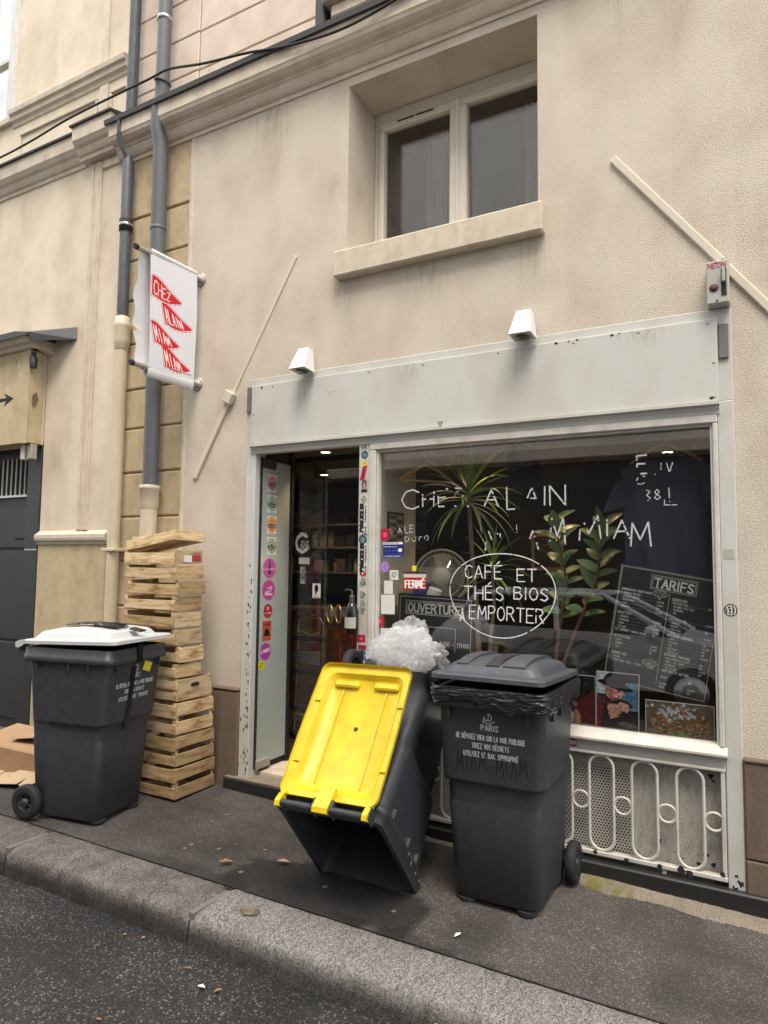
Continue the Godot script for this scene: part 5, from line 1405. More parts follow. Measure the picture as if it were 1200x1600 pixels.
func tone(a: Array, b = null, c = null, d = null) -> StandardMaterial3D:
	var all := [a]
	for e in [b, c, d]:
		if e: all.append(e)
	var k: Array = all[rng.randi() % all.size()]
	var key := "tone_%s" % str(k)
	if not M.has(key): mat(key, k[0], k[1], k[2], 0.7)
	return M[key]

func leaf_blade(base: Vector3, dir: Vector3, length: float, wd: float, droop: float, tip_fold := 0.3) -> SurfaceTool:   # a bending strap leaf, folded along its midrib
	var s := S()
	s.set_smooth_group(1)
	var side := dir.cross(Vector3.UP).normalized()
	if side.length() < 0.1: side = Vector3.RIGHT
	var n := 10
	var L := []
	var C := []
	var R := []
	var p := base
	var d := dir.normalized()
	for i in n + 1:
		var t := float(i) / n
		var w := wd * (0.55 + 1.2 * t * (1.0 - t) * 1.6) * (1.0 - pow(t, 4.0)) / 2
		var up := side.cross(d).normalized()
		L.append(p - side * w + up * w * tip_fold); C.append(p); R.append(p + side * w + up * w * tip_fold)
		d = (d + Vector3.DOWN * droop / n * (0.3 + 1.4 * t)).normalized()
		p += d * length / n
	for i in n:
		quad(s, L[i], C[i], C[i + 1], L[i + 1])
		quad(s, C[i], R[i], R[i + 1], C[i + 1])
	s.set_smooth_group(-1)
	return s

func oval_leaf(base: Vector3, dir: Vector3, nrm: Vector3, length: float, wd: float) -> SurfaceTool:
	var s := S()
	s.set_smooth_group(1)
	var side := dir.cross(nrm).normalized()
	var up := side.cross(dir).normalized()
	var n := 8
	var P := []
	for i in n + 1:
		var t := float(i) / n
		var w := wd * pow(sin(PI * pow(t, 0.85)), 0.75) / 2
		var c := base + dir * length * t - up * length * 0.25 * t * t
		P.append([c - side * w + up * w * 0.35, c, c + side * w + up * w * 0.35])
	for i in n:
		for k in 2: quad(s, P[i][k], P[i][k + 1], P[i + 1][k + 1], P[i + 1][k])
	s.set_smooth_group(-1)
	return s

func build_window_display() -> void:
	# dragon tree: canes in a pot, two heads of strap leaves
	var t := thing("dragon_tree", "tall dragon tree with spiky green strap leaves behind the pane", "plant", Vector3(-1.68, 0.60, -0.40))
	var s := S(); lathe(s, [Vector2(0, 0), Vector2(0.10, 0), Vector2(0.13, 0.20), Vector2(0.135, 0.22), Vector2(0.12, 0.22), Vector2(0.118, 0.19), Vector2(0, 0.19)], 20)
	obj("pot", s, M.pot, t)
	s = S(); tube(s, [Vector3(0.0, 0.18, 0), Vector3(-0.015, 0.6, 0.01), Vector3(-0.06, 1.05, 0.0), Vector3(-0.09, 1.42, -0.01)], [0.02, 0.017, 0.014, 0.012], 10)
	obj("cane", s, M.stem, t)
	s = S(); tube(s, [Vector3(0.05, 0.18, 0.0), Vector3(0.06, 0.45, -0.03), Vector3(0.075, 0.70, -0.06), Vector3(0.06, 0.92, -0.07)], [0.016, 0.014, 0.012, 0.011], 10)
	obj("cane", s, M.stem, t)
	for head in [[Vector3(-0.09, 1.40, -0.01), 42, 0.46, 0.030], [Vector3(0.06, 0.91, -0.07), 24, 0.34, 0.024]]:
		for i in int(head[1]):
			var a: float = i * 2.399 + rng.randf_range(-0.2, 0.2)
			var k := float(i) / float(head[1])
			var el := lerpf(-0.35, 1.35, k) + rng.randf_range(-0.1, 0.1)
			var dr := Vector3(cos(a) * cos(el), sin(el), sin(a) * cos(el) * 0.7)
			var ln: float = head[2] * rng.randf_range(0.75, 1.05) * lerpf(1.05, 0.85, k)
			var base: Vector3 = head[0] + Vector3(0, lerpf(-0.05, 0.07, k), 0)
			if base.z + t.position.z + dr.z * ln > -0.06: ln = maxf(0.16, (-0.07 - base.z - t.position.z) / maxf(dr.z, 0.05))
			obj("leaf", leaf_blade(base, dr, ln, head[3], lerpf(1.9, 0.35, k) * rng.randf_range(0.7, 1.2)), M.leaf_green if i % 3 else tone_leaf(0.13, 0.22, 0.05), t)
	# rubber plant
	var r := thing("rubber_plant", "rubber plant with broad glossy oval leaves behind the pane", "plant", Vector3(-1.22, 0.60, -0.45))
	s = S(); lathe(s, [Vector2(0, 0), Vector2(0.09, 0), Vector2(0.12, 0.19), Vector2(0.125, 0.21), Vector2(0.11, 0.21), Vector2(0.108, 0.18), Vector2(0, 0.18)], 20)
	obj("pot", s, M.pot, r)
	for st in [[Vector3(0, 0.18, 0), Vector3(0.05, 0.55, 0), Vector3(0.10, 0.85, 0.02), Vector3(0.03, 1.22, 0.03)], [Vector3(0.02, 0.18, 0.02), Vector3(0.16, 0.55, 0.04), Vector3(0.30, 0.9, 0.06), Vector3(0.33, 1.18, 0.05)]]:
		s = S(); tube(s, st, [0.013, 0.011, 0.009, 0.006], 8)
		obj("stem", s, tone([0.2, 0.1, 0.07]), r)
		for i in 22:
			var k := 0.42 + 0.60 * i / 21.0
			var f := k * 3.0
			var j := mini(int(f), 2)
			var p: Vector3 = st[j].lerp(st[j + 1], minf(f - j, 1.0))
			var a := i * 2.4
			var dr := Vector3(cos(a), rng.randf_range(0.0, 0.7) + 0.5 * k, sin(a) * 0.55).normalized()
			obj("leaf", oval_leaf(p, dr, Vector3.UP + Vector3(0, 0, 0.8), rng.randf_range(0.11, 0.17), rng.randf_range(0.055, 0.08)), M.leaf_rubber if i % 3 else tone_leaf(0.12, 0.21, 0.085), r)
	# desk fan
	var fn := thing("desk_fan", "cream desk fan with a round wire guard behind the pane", "fan", Vector3(-1.99, 0.60, -0.50))
	var fb := Basis(Vector3.UP, 0.35) * Basis(Vector3.RIGHT, -0.15)
	var fc := Vector3(0, 0.86, 0.03)
	s = S(); lathe(s, [Vector2(0, 0), Vector2(0.11, 0), Vector2(0.11, 0.02), Vector2(0.03, 0.05), Vector2(0.02, 0.06), Vector2(0.018, 0.80), Vector2(0, 0.81)], 18)
	obj("stand", s, M.fan_white, fn)
	var gd: Node = null
	for ri in [[0.185, 0.0, 0.006], [0.15, 0.02, 0.003], [0.06, 0.03, 0.004]]:
		var path := []
		for i in 36: path.append(fc + fb * Vector3(cos(TAU * i / 36) * ri[0], sin(TAU * i / 36) * ri[0], 0.03 + ri[1]))
		s = S(); tube(s, path, ri[2], 6, true)
		var o := obj("guard" if gd == null else "guard_ring", s, M.fan_white, fn if gd == null else gd)
		if gd == null: gd = o
	for i in 60:
		var a := TAU * i / 60
		s = S(); tube(s, [fc + fb * Vector3(cos(a) * 0.055, sin(a) * 0.055, 0.06), fc + fb * Vector3(cos(a + 0.1) * 0.13, sin(a + 0.1) * 0.13, 0.055), fc + fb * Vector3(cos(a + 0.12) * 0.185, sin(a + 0.12) * 0.185, 0.03)], 0.0018, 4)
		obj("wire", s, M.fan_white, gd)
	s = S(); lathe(s, [Vector2(0, 0.05), Vector2(0.05, 0.052), Vector2(0.058, 0.06), Vector2(0.05, 0.07), Vector2(0.0, 0.074)], 20, fc, fb * Basis(Vector3.RIGHT, PI / 2))
	obj("hub_badge", s, M.fan_white, fn)
	for i in 4:
		s = S()
		field(s, 6, 2, func(u: float, v: float): return fc + fb * (Basis(Vector3.BACK, TAU * i / 4 + (v - 0.5) * 0.9) * Vector3(0.03 + 0.13 * u, 0, (v - 0.5) * 0.03)), false)
		obj("blade", s, tone([0.3, 0.29, 0.26]), fn)
	var bc := obj("blue_box", bx(-2.06, -1.97, 1.30, 1.42, -0.26, -0.17, 0.003), M.blue_card)
	bc.rotation.z = 0.0
	tag(bc, "small blue carton leaning behind the red closed sign", "box")
	s = S(); lathe(s, [Vector2(0, -0.06), Vector2(0.045, -0.06), Vector2(0.045, 0.06), Vector2(0, 0.06)], 18, Vector3(-1.93, 1.33, -0.2), Basis(Vector3.BACK, -0.35))
	tag(obj("paper_roll", s, M.paper), "white paper roll behind the red closed sign", "paper roll")
	s = S(); lathe(s, [Vector2(0, -0.35), Vector2(0.03, -0.35), Vector2(0.03, 0), Vector2(0, 0)], 10, Vector3(-2.0, 1.30, -0.22))
	var shf := obj("display_shelf", bx(-2.26, -1.80, 1.255, 1.27, -0.32, -0.12, 0.003), M.shelf_board)
	tag(shf, "narrow dark shelf behind the pane under the fan", "shelf")
	# bare wooden hanger and T-shirt on its hanger
	hanger("coat_hanger", "bare wooden coat hanger hung at an angle behind the pane", Vector3(-2.02, 2.19, -0.28), 0.75, 0.18)
	hanger("coat_hanger", "wooden coat hanger carrying the dark T-shirt", Vector3(-0.51, 2.215, -0.25), 0.0, 0.185)
	var sh := thing("t_shirt", "dark navy T-shirt hanging on a wooden hanger behind the pane", "T-shirt", Vector3(-0.51, 2.20, -0.25))
	for sd in [1.0, -1.0]:
		s = S()
		field(s, 30, 36, func(u: float, v: float):
			var x := lerpf(-0.235, 0.235, u)
			var top := 0.0 - 0.10 * pow(absf(x) / 0.235, 1.3) - (0.05 if absf(x) < 0.07 and sd > 0 else 0.0)
			var y := lerpf(-0.72, top, v)
			var fold := 0.018 * sin(x * 26.0 + y * 5.0) * (1.0 - v) + 0.01 * sin(x * 60.0 + y * 9.0) * (1.0 - v)
			return Vector3(x * (0.94 + 0.06 * v), y, sd * (0.05 + 0.02 * (1.0 - v)) * sqrt(maxf(0.0, 1.0 - pow(absf(x) / 0.237, 4.0))) + fold), false)
		obj("front" if sd > 0 else "back", s, M.navy_cloth, sh)
	for sx in [-1.0, 1.0]:
		s = S()
		field(s, 18, 12, func(u: float, v: float):
			var a := TAU * u
			var c := Vector3(sx * lerpf(0.21, 0.265, v), -0.155 - 0.17 * v, 0)
			return c + Vector3(sx * cos(a) * 0.075 * (0.95 + 0.15 * v), -cos(a) * 0.02, sin(a) * (0.045 + 0.012 * sin(a * 3.0))), false)
		obj("sleeve", s, M.navy_cloth, sh)
	# cap hung up high
	var cp := thing("hanging_cap", "dark cloth cap hanging upside down from the ceiling behind the pane", "cap", Vector3(-1.39, 2.20, -0.40))
	cp.rotation = Vector3(0.5, 0.3, 0.35)
	s = S()
	field(s, 24, 10, func(u: float, v: float):
		var a := TAU * u
		var e := v * PI / 2
		return Vector3(cos(a) * cos(e) * 0.10, sin(e) * 0.14 + 0.01 * sin(a * 5.0) * (1.0 - v), sin(a) * cos(e) * 0.09), false)
	obj("crown", s, M.navy_cloth, cp)
	s = S()
	field(s, 16, 4, func(u: float, v: float):
		var a := lerpf(PI + 0.35, TAU - 0.35, u)
		return Vector3(cos(a) * (0.10 + 0.015 * v), -0.15 * v * sin(PI * u) - 0.01, 0.02 + 0.05 * sin(PI * u) * v), false)
	obj("brim", s, M.black_cloth, cp)
	obj("string", bar(Vector3(0, 0.13, 0), Vector3(0.03, 0.2, 0), 0.002, 5), M.paper, cp)
	boards()
	# small things deeper in the room
	var pf := thing("framed_picture", "gold framed picture on the back wall seen past the plants", "picture", Vector3(-1.80, 1.67, -2.4))
	for q in [[-0.15, 0.15, 0.14, 0.17], [-0.15, 0.15, -0.17, -0.14], [-0.15, -0.12, -0.14, 0.14], [0.12, 0.15, -0.14, 0.14]]: obj("frame_side", bx(q[0], q[1], q[2], q[3], -0.015, 0.015, 0.004), M.light_wood, pf)
	obj("picture_sheet", bx(-0.12, 0.12, -0.14, 0.14, -0.012, -0.004), tone([0.06, 0.05, 0.045]), pf)
	s = S(); for q in [[-0.03, 0.02], [0.03, -0.02], [0.0, 0.05]]: blotch(s, Vector3(q[0], q[1], -0.0036), Vector3.RIGHT * 1.6, Vector3.UP, 0.035, 0.3)
	obj("print", s, tone([0.22, 0.15, 0.1]), pf)
	obj("partition", bx(-2.2, -0.3, 0.05, 2.41, -2.46, -2.42), M.room_wall).set_meta("kind", "structure")
	var lm := thing("table_lamp", "small glowing white globe lamp beside the fan, deep in the shop", "lamp", Vector3(-2.26, 1.52, -1.1))
	s = S(); lathe(s, [Vector2(0, 0), Vector2(0.03, 0.0), Vector2(0.05, 0.03), Vector2(0.055, 0.055), Vector2(0.04, 0.09), Vector2(0, 0.105)], 16)
	obj("globe", s, M.downlight_glow, lm)
	var ol := OmniLight3D.new(); ol.name = "table_lamp_light"; ol.light_energy = 0.02; ol.light_color = Color(1, 0.85, 0.65); ol.light_size = 0.05; ol.omni_range = 8; ol.omni_attenuation = 2.0; ol.shadow_enabled = true
	ol.position = lm.position + Vector3(0, 0.05, 0)
	add_child(ol)
	obj("stand", bx(-0.2, 0.2, -0.04, 0.0, -0.1, 0.1, 0.004), M.shelf_board, lm)
	obj("cabinet", bx(-0.2, 0.2, -1.47, -0.04, -0.1, 0.1, 0.004), M.room_wall, lm)

func tone_leaf(r: float, g: float, b: float) -> StandardMaterial3D:
	var key := "leaf_%s_%s" % [r, g]
	if not M.has(key): mat(key, r, g, b, 0.4, {"backlight_enabled": true, "backlight": Color(0.25, 0.35, 0.08)})
	return M[key]

func hanger(called: String, label: String, at: Vector3, turn: float, half: float) -> void:
	var t := thing(called, label, "coat hanger", at, "")
	t.rotation.y = turn
	var s := S()
	var up := []
	for i in 15:
		var u := lerpf(-1.0, 1.0, i / 14.0)
		up.append(Vector3(u * half, 0.03 - 0.11 * pow(absf(u), 1.25), 0.0))
	tube(s, up, 0.011, 8)
	obj("shoulder_bar", s, M.light_wood, t)
	if turn != 0.0: obj("trouser_bar", bar(Vector3(-half, -0.085, 0), Vector3(half, -0.085, 0), 0.007, 8), M.light_wood, t)
	s = S()
	var hk := [Vector3(0, 0.03, 0), Vector3(0, 0.09, 0)]
	for i in 9: hk.append(Vector3(0.022 - cos(PI * 1.2 * i / 8) * 0.022, 0.10 + sin(PI * 1.2 * i / 8) * 0.022, 0))
	tube(s, hk, 0.003, 6)
	obj("hook", s, M.steel, t)
	obj("hanging_wire", bar(Vector3(0.02, 0.122, 0), Vector3(0.02, 2.41 - at.y, 0), 0.0012, 5), M.steel, t)

func boards() -> void:
	var chalk := Color(0.82, 0.82, 0.80)
	var slate := Color(0.115, 0.12, 0.125)
	# price board, hung crooked
	var im := Image.create(512, 640, false, Image.FORMAT_RGBA8)
	im.fill(slate)
	for k in 160: im_line(im, Vector2(rng.randf() * 512, rng.randf() * 640), Vector2(rng.randf() * 512, rng.randf() * 640), 2, slate.lerp(chalk, rng.randf() * 0.03))
	im_lines(im, [[Vector2(8, -8), Vector2(504, -8), Vector2(504, -632), Vector2(8, -632), Vector2(8, -8)], [Vector2(14, -14), Vector2(498, -14)], [Vector2(14, -14), Vector2(14, -400)], [Vector2(268, -120), Vector2(268, -600)]], Vector2.ZERO, 2.4, chalk)
	for k in 2: im_lines(im, [[Vector2(168 + 8 * k, -32 - 8 * k), Vector2(392 - 8 * k, -32 - 8 * k), Vector2(392 - 8 * k, -108 + 8 * k), Vector2(168 + 8 * k, -108 + 8 * k), Vector2(168 + 8 * k, -32 - 8 * k)]], Vector2.ZERO, 2.2, chalk)
	im_text(im, "TARIFS", Vector2(186, 96), 46, 8, chalk, 0.0, 188)
	var left := [["SANDWICHS MIAM MIAM", 0, 1], ["- JAMBON BEURRE", 62, 0], ["- JAMBON COMTE", 62, 0], ["- SAUCISSON", 62, 0], ["- THON", 60, 0], ["- POULET", 60, 0], ["", 0, 0], ["GALETTES", 0, 1], ["- JAMBON", 75, 0], ["- FROMAGE", 75, 0], ["- VEGE", 75, 0], ["- SALADE", 75, 0], ["LE CARNET MIAM MIAM", 62, 1], ["", 0, 0], ["PETITS PRIX", 0, 1], ["- CAFE", 95, 0], ["- CREME", 95, 0], ["- THE", 90, 0], ["", 0, 0], ["CREPES BIO", 0, 1], ["- SUCRE", 85, 0], ["- CONFITURE, MIEL, CITRON", 40, 0]]
	var y := 140.0
	for l in left:
		if l[0] != "":
			var h := 12.0 if l[2] else 10.0
			var wd := text_width(l[0]) * h * 0.85
			im_text(im, l[0], Vector2(26, y), h, 2.2 if l[2] else 1.6, chalk if l[2] else chalk.darkened(0.15), 0.0, wd)
			if l[1] > 0:
				im_line(im, Vector2(34 + wd, y - 4), Vector2(204, y - 3), 1.4, chalk.darkened(0.2))
				im_text(im, ["5,90€", "6,50€", "7€", "1,50€"][int(y) % 4], Vector2(212, y), 10, 1.6, chalk.darkened(0.1))
		y += 18.5
	for o in [[222, 128], [222, 500]]:
		var el := []
		for i in 25: el.append(Vector2(o[0] + cos(TAU * i / 24) * 36, -o[1] + sin(TAU * i / 24) * 17))
		im_lines(im, [el], Vector2.ZERO, 1.8, chalk)
		im_text(im, "AU CHOIX", Vector2(o[0] - 26, o[1] - 1), 8, 1.4, chalk, 0.0, 52)
		im_text(im, "A LA CARTE", Vector2(o[0] - 26, o[1] + 11), 8, 1.4, chalk, 0.0, 52)
	y = 150.0
	for l in [["BIERES BIO", 0, 1], ["PRESSION 25CL", 90, 0], ["- BLONDE PALE ALE", 0, 0], ["- BLANCHE", 0, 0], ["- IPA", 0, 0], ["", 0, 0], ["BOUTEILLE 33CL", 80, 0], ["- AMBREE", 0, 0], ["- BRUNE", 60, 0], ["- PALE ALE", 0, 0], ["- CIDRE BIO", 70, 0], ["BOISSONS CHAUDES", 0, 1], ["- CAFE", 60, 0], ["- ALLONGE", 60, 0], ["- THE", 60, 0], ["- INFUSION", 60, 0], ["- CHOCOLAT", 60, 0], ["BOISSONS FRAICHES", 0, 1], ["- EAU MINERALE PLATE", 40, 0], ["- SODA, JUS, SIROP", 50, 0], ["- LIMONADE", 70, 0], ["- THE GLACE", 70, 0], ["VINS BIO ET NATURE", 0, 1], ["", 0, 0], ["ROUGE", 0, 0], ["", 0, 0], ["BLANC", 0, 0], ["ROSE", 0, 0]]:
		if l[0] != "":
			var h := 12.0 if l[2] else 10.0
			var wd := text_width(l[0]) * h * 0.8
			im_text(im, l[0], Vector2(286, y), h, 2.0 if l[2] else 1.6, chalk if l[2] else chalk.darkened(0.15), 0.0, wd)
			if l[1] > 0: im_line(im, Vector2(292 + wd, y - 4), Vector2(452, y - 3), 1.4, chalk.darkened(0.2))
			if l[1] > 0 or y > 560: im_text(im, ["5€", "4,50€", "6€", "3€"][int(y) % 4], Vector2(458 if l[1] > 0 else 420, y), 10, 1.7, chalk.darkened(0.1))
		y += 17.2
	var b := thing("chalkboard", "black price chalkboard headed TARIFS, hung crooked at the right of the window", "chalkboard", Vector3(-0.525, 1.205, -0.085))
	b.rotation.z = -0.165
	obj("slate", bx(-0.262, 0.262, -0.322, 0.322, -0.006, 0.0), mat("slate_edge", 0.012, 0.013, 0.014, 0.6), b)
	var s := S(); sheet(s, Vector3(-0.262, -0.322, 0.0006), Vector3(0.262, -0.322, 0.0006), Vector3(0.262, 0.322, 0.0006), Vector3(-0.262, 0.322, 0.0006))
	obj("writing", s, picture(im, "price_print"), b)
	# opening hours
	im = Image.create(512, 640, false, Image.FORMAT_RGBA8)
	im.fill(slate)
	im_lines(im, [[Vector2(10, -10), Vector2(502, -10), Vector2(502, -630), Vector2(10, -630), Vector2(10, -10)]], Vector2.ZERO, 3, chalk)
	for k in 2: im_lines(im, [[Vector2(52 + 8 * k, -34 - 8 * k), Vector2(446 - 8 * k, -34 - 8 * k), Vector2(446 - 8 * k, -118 + 8 * k), Vector2(52 + 8 * k, -118 + 8 * k), Vector2(52 + 8 * k, -34 - 8 * k)]], Vector2.ZERO, 3, chalk)
	im_text(im, "OUVERTURE", Vector2(72, 102), 50, 9, chalk, 0.0, 356)
	im_lines(im, [[Vector2(100, -190), Vector2(400, -190), Vector2(400, -330)], [Vector2(100, -190), Vector2(100, -330)]], Vector2.ZERO, 3, chalk)
	im_text(im, "9H00 - 17H00", Vector2(296, 300), 26, 3.5, chalk, 0.0, 196)
	b = thing("chalkboard", "black chalkboard headed OUVERTURE standing behind the pane under the closed sign", "chalkboard", Vector3(-1.875, 1.015, -0.10))
	b.rotation.z = -0.03
	obj("slate", bx(-0.262, 0.262, -0.41, 0.335, -0.006, 0.0), M.slate_edge, b)
	s = S(); sheet(s, Vector3(-0.258, -0.32, 0.0006), Vector3(0.258, -0.32, 0.0006), Vector3(0.258, 0.328, 0.0006), Vector3(-0.258, 0.328, 0.0006))
	obj("writing", s, picture(im, "hours_print"), b)
	# photographs set along the sill
	im = Image.create(256, 384, false, Image.FORMAT_RGBA8)
	im.fill(Color(0.12, 0.12, 0.13))
	im.fill_rect(Rect2i(0, 0, 90, 150), Color(0.72, 0.76, 0.8))
	im.fill_rect(Rect2i(150, 60, 106, 190), Color(0.36, 0.52, 0.62))
	for k in 12: im_oval(im, Vector2(160 + (k % 4) * 28, 120 + (k / 4) * 40), Vector2(12, 14), Color(0.28, 0.42, 0.54)); 
	im_poly(im, PackedVector2Array([Vector2(0, 384), Vector2(0, 190), Vector2(50, 180), Vector2(100, 230), Vector2(190, 270), Vector2(240, 384)]), Color(0.07, 0.065, 0.07))
	im_poly(im, PackedVector2Array([Vector2(0, 200), Vector2(0, 384), Vector2(26, 384), Vector2(46, 240)]), Color(0.45, 0.06, 0.09))
	im_poly(im, PackedVector2Array([Vector2(40, 190), Vector2(92, 208), Vector2(108, 250), Vector2(60, 230)]), Color(0.5, 0.07, 0.08))
	for k in 7: im_line(im, Vector2(10 + 14 * k, 176 + 5 * k), Vector2(22 + 14 * k, 206 + 5 * k), 7, Color(0.3, 0.2, 0.16) if k % 2 else Color(0.42, 0.32, 0.26))
	im_oval(im, Vector2(104, 128), Vector2(52, 66), Color(0.72, 0.55, 0.47), -0.25)
	im_oval(im, Vector2(126, 140), Vector2(34, 44), Color(0.80, 0.63, 0.55), -0.25)
	im_oval(im, Vector2(92, 150), Vector2(22, 44), Color(0.62, 0.45, 0.39), -0.2)
	im_oval(im, Vector2(112, 158), Vector2(18, 24), Color(0.70, 0.52, 0.46), -0.2)
	im_oval(im, Vector2(128, 158), Vector2(15, 12), Color(0.84, 0.67, 0.60))
	im_line(im, Vector2(120, 100), Vector2(160, 108), 9, Color(0.55, 0.40, 0.36))
	im_line(im, Vector2(140, 150), Vector2(130, 172), 4, Color(0.55, 0.38, 0.33))
	im_oval(im, Vector2(62, 122), Vector2(11, 20), Color(0.66, 0.46, 0.40))
	im_poly(im, PackedVector2Array([Vector2(150, 108), Vector2(176, 146), Vector2(158, 152)]), Color(0.77, 0.58, 0.5))
	im_line(im, Vector2(118, 112), Vector2(150, 118), 5, Color(0.25, 0.16, 0.13))
	im_oval(im, Vector2(134, 126), Vector2(9, 5), Color(0.16, 0.11, 0.1))
	im_oval(im, Vector2(132, 186), Vector2(34, 13), Color(0.5, 0.33, 0.28), 0.2)
	im_oval(im, Vector2(112, 86), Vector2(112, 24), Color(0.09, 0.085, 0.095), 0.22)
	im_oval(im, Vector2(112, 50), Vector2(68, 52), Color(0.12, 0.115, 0.125), 0.18)
	im_line(im, Vector2(46, 62), Vector2(178, 92), 10, Color(0.05, 0.05, 0.055))
	im_oval(im, Vector2(172, 206), Vector2(52, 22), Color(0.18, 0.13, 0.09), 0.35)
	for k in 4: im_oval(im, Vector2(140 + 16 * k, 222 + 5 * k), Vector2(13, 30), Color(0.76, 0.59, 0.51), 0.5 - 0.1 * k)
	im_oval(im, Vector2(110, 250), Vector2(46, 36), Color(0.74, 0.57, 0.49), 0.5)
	im_poly(im, PackedVector2Array([Vector2(70, 270), Vector2(120, 262), Vector2(140, 300), Vector2(86, 320)]), Color(0.72, 0.55, 0.47))
	im_oval(im, Vector2(190, 350), Vector2(60, 20), Color(0.35, 0.33, 0.3), 0.1)
	photo("photo_poster", "photo poster of a person in a black bowler hat eating, below the price board", Vector3(-0.755, 0.815, -0.07), 0.225, 0.305, -0.02, im)
	im = Image.create(384, 256, false, Image.FORMAT_RGBA8)
	im.fill(Color(0.40, 0.35, 0.29))
	for k in 30: im_oval(im, Vector2(rng.randf() * 384, 120 + rng.randf() * 136), Vector2(30, 16), Color(0.40, 0.35, 0.29).lerp([Color(0.55, 0.46, 0.33), Color(0.26, 0.22, 0.18)][k % 2], 0.5), rng.randf())
	for k in 900:
		var an := rng.randf() * TAU
		var rr := sqrt(rng.randf())
		var pp := Vector2(190 + cos(an) * rr * 165, 140 + sin(an) * rr * 108)
		var col: Color = [Color(0.55, 0.26, 0.12), Color(0.28, 0.36, 0.13), Color(0.20, 0.26, 0.09), Color(0.62, 0.56, 0.46), Color(0.48, 0.38, 0.26), Color(0.64, 0.34, 0.16)][rng.randi() % 6]
		im_line(im, pp, pp + Vector2(rng.randf_range(-16, 16), rng.randf_range(-9, 9)), rng.randf_range(3, 8), col)
	for k in 46: im_oval(im, Vector2(190 + rng.randfn() * 62, 64 + rng.randfn() * 26), Vector2(rng.randf_range(7, 17), rng.randf_range(6, 12)), Color(0.62, 0.66, 0.72).lightened(rng.randf() * 0.25), rng.randf() * 3)
	for k in 30: im_oval(im, Vector2(196 + rng.randf_range(-46, 50), 222 + rng.randf_range(-16, 18)), Vector2(15, 8), Color(0.25, 0.5, 0.08).lightened(rng.randf() * 0.2), rng.randf() * 3)
	photo("photo_poster", "photo poster of a heaped salad plate in the window's lower right corner", Vector3(-0.445, 0.737, -0.08), 0.335, 0.20, -0.005, im)
	im = Image.create(192, 256, false, Image.FORMAT_RGBA8)
	im.fill(Color(0.09, 0.08, 0.08))
	im_poly(im, PackedVector2Array([Vector2(70, 150), Vector2(192, 70), Vector2(192, 256), Vector2(100, 256)]), Color(0.36, 0.05, 0.07))
	for k in 60: im_oval(im, Vector2(40 + rng.randfn() * 18, 150 + rng.randfn() * 26), Vector2(12, 8), [Color(0.35, 0.55, 0.15), Color(0.25, 0.42, 0.1), Color(0.7, 0.62, 0.5)][k % 3], rng.randf() * 3)
	im_oval(im, Vector2(40, 225), Vector2(46, 36), Color(0.8, 0.78, 0.74))
	im_oval(im, Vector2(92, 225), Vector2(20, 46), Color(0.72, 0.54, 0.47), -0.2)
	photo("photo_poster", "photo poster of a wrapped salad in a hand, partly behind the right bin", Vector3(-0.975, 0.80, -0.09), 0.20, 0.27, 0.0, im)
	# price list on the side of the reveal, facing +x
	im = Image.create(192, 256, false, Image.FORMAT_RGBA8)
	im.fill(Color(0.55, 0.50, 0.38))
	for r in 9:
		for c in 2:
			im.fill_rect(Rect2i(14 + 88 * c, 16 + 26 * r, 74, 18), Color(0.72, 0.68, 0.56) if (r + c) % 2 else Color(0.2, 0.2, 0.2))
			im_line(im, Vector2(20 + 88 * c, 26 + 26 * r), Vector2(74 + 88 * c, 26 + 26 * r), 3, Color(0.3, 0.28, 0.22) if (r + c) % 2 else Color(0.6, 0.6, 0.55))
	var pl := thing("framed_list", "small dark framed list on the white reveal inside the window", "frame", Vector3(-2.262, 1.76, -0.30))
	pl.rotation.y = PI / 2
	obj("frame", bx(-0.115, 0.115, -0.14, 0.14, -0.006, 0.006, 0.002), M.black_plastic, pl)
	s = S(); sheet(s, Vector3(-0.103, -0.128, 0.0066), Vector3(0.103, -0.128, 0.0066), Vector3(0.103, 0.128, 0.0066), Vector3(-0.103, 0.128, 0.0066))
	obj("list", s, picture(im, "list_print"), pl)

func photo(called: String, label: String, at: Vector3, wd: float, ht: float, turn: float, im: Image) -> void:
	var full := im.get_size()
	im.resize(full.x / 3, full.y / 3, Image.INTERPOLATE_BILINEAR)
	im.resize(full.x, full.y, Image.INTERPOLATE_CUBIC)
	var gr := FastNoiseLite.new()
	gr.seed = full.x; gr.frequency = 0.03; gr.fractal_octaves = 5
	for yy in full.y:
		for xx in full.x:
			var k := 1.0 + 0.34 * gr.get_noise_2d(xx, yy)
			var c := im.get_pixel(xx, yy)
			im.set_pixel(xx, yy, Color(c.r * k, c.g * k, c.b * k))
	var t := thing(called, label, "poster", at)
	t.rotation.z = turn
	obj("mount", bx(-wd / 2, wd / 2, -ht / 2, ht / 2, -0.004, 0.0), M.paper, t)
	var s := S(); sheet(s, Vector3(-wd / 2 + 0.003, -ht / 2 + 0.003, 0.0005), Vector3(wd / 2 - 0.003, -ht / 2 + 0.003, 0.0005), Vector3(wd / 2 - 0.003, ht / 2 - 0.003, 0.0005), Vector3(-wd / 2 + 0.003, ht / 2 - 0.003, 0.0005))
	obj("print", s, picture(im, numbered(self, "photo_print_material"), 0.35), t)

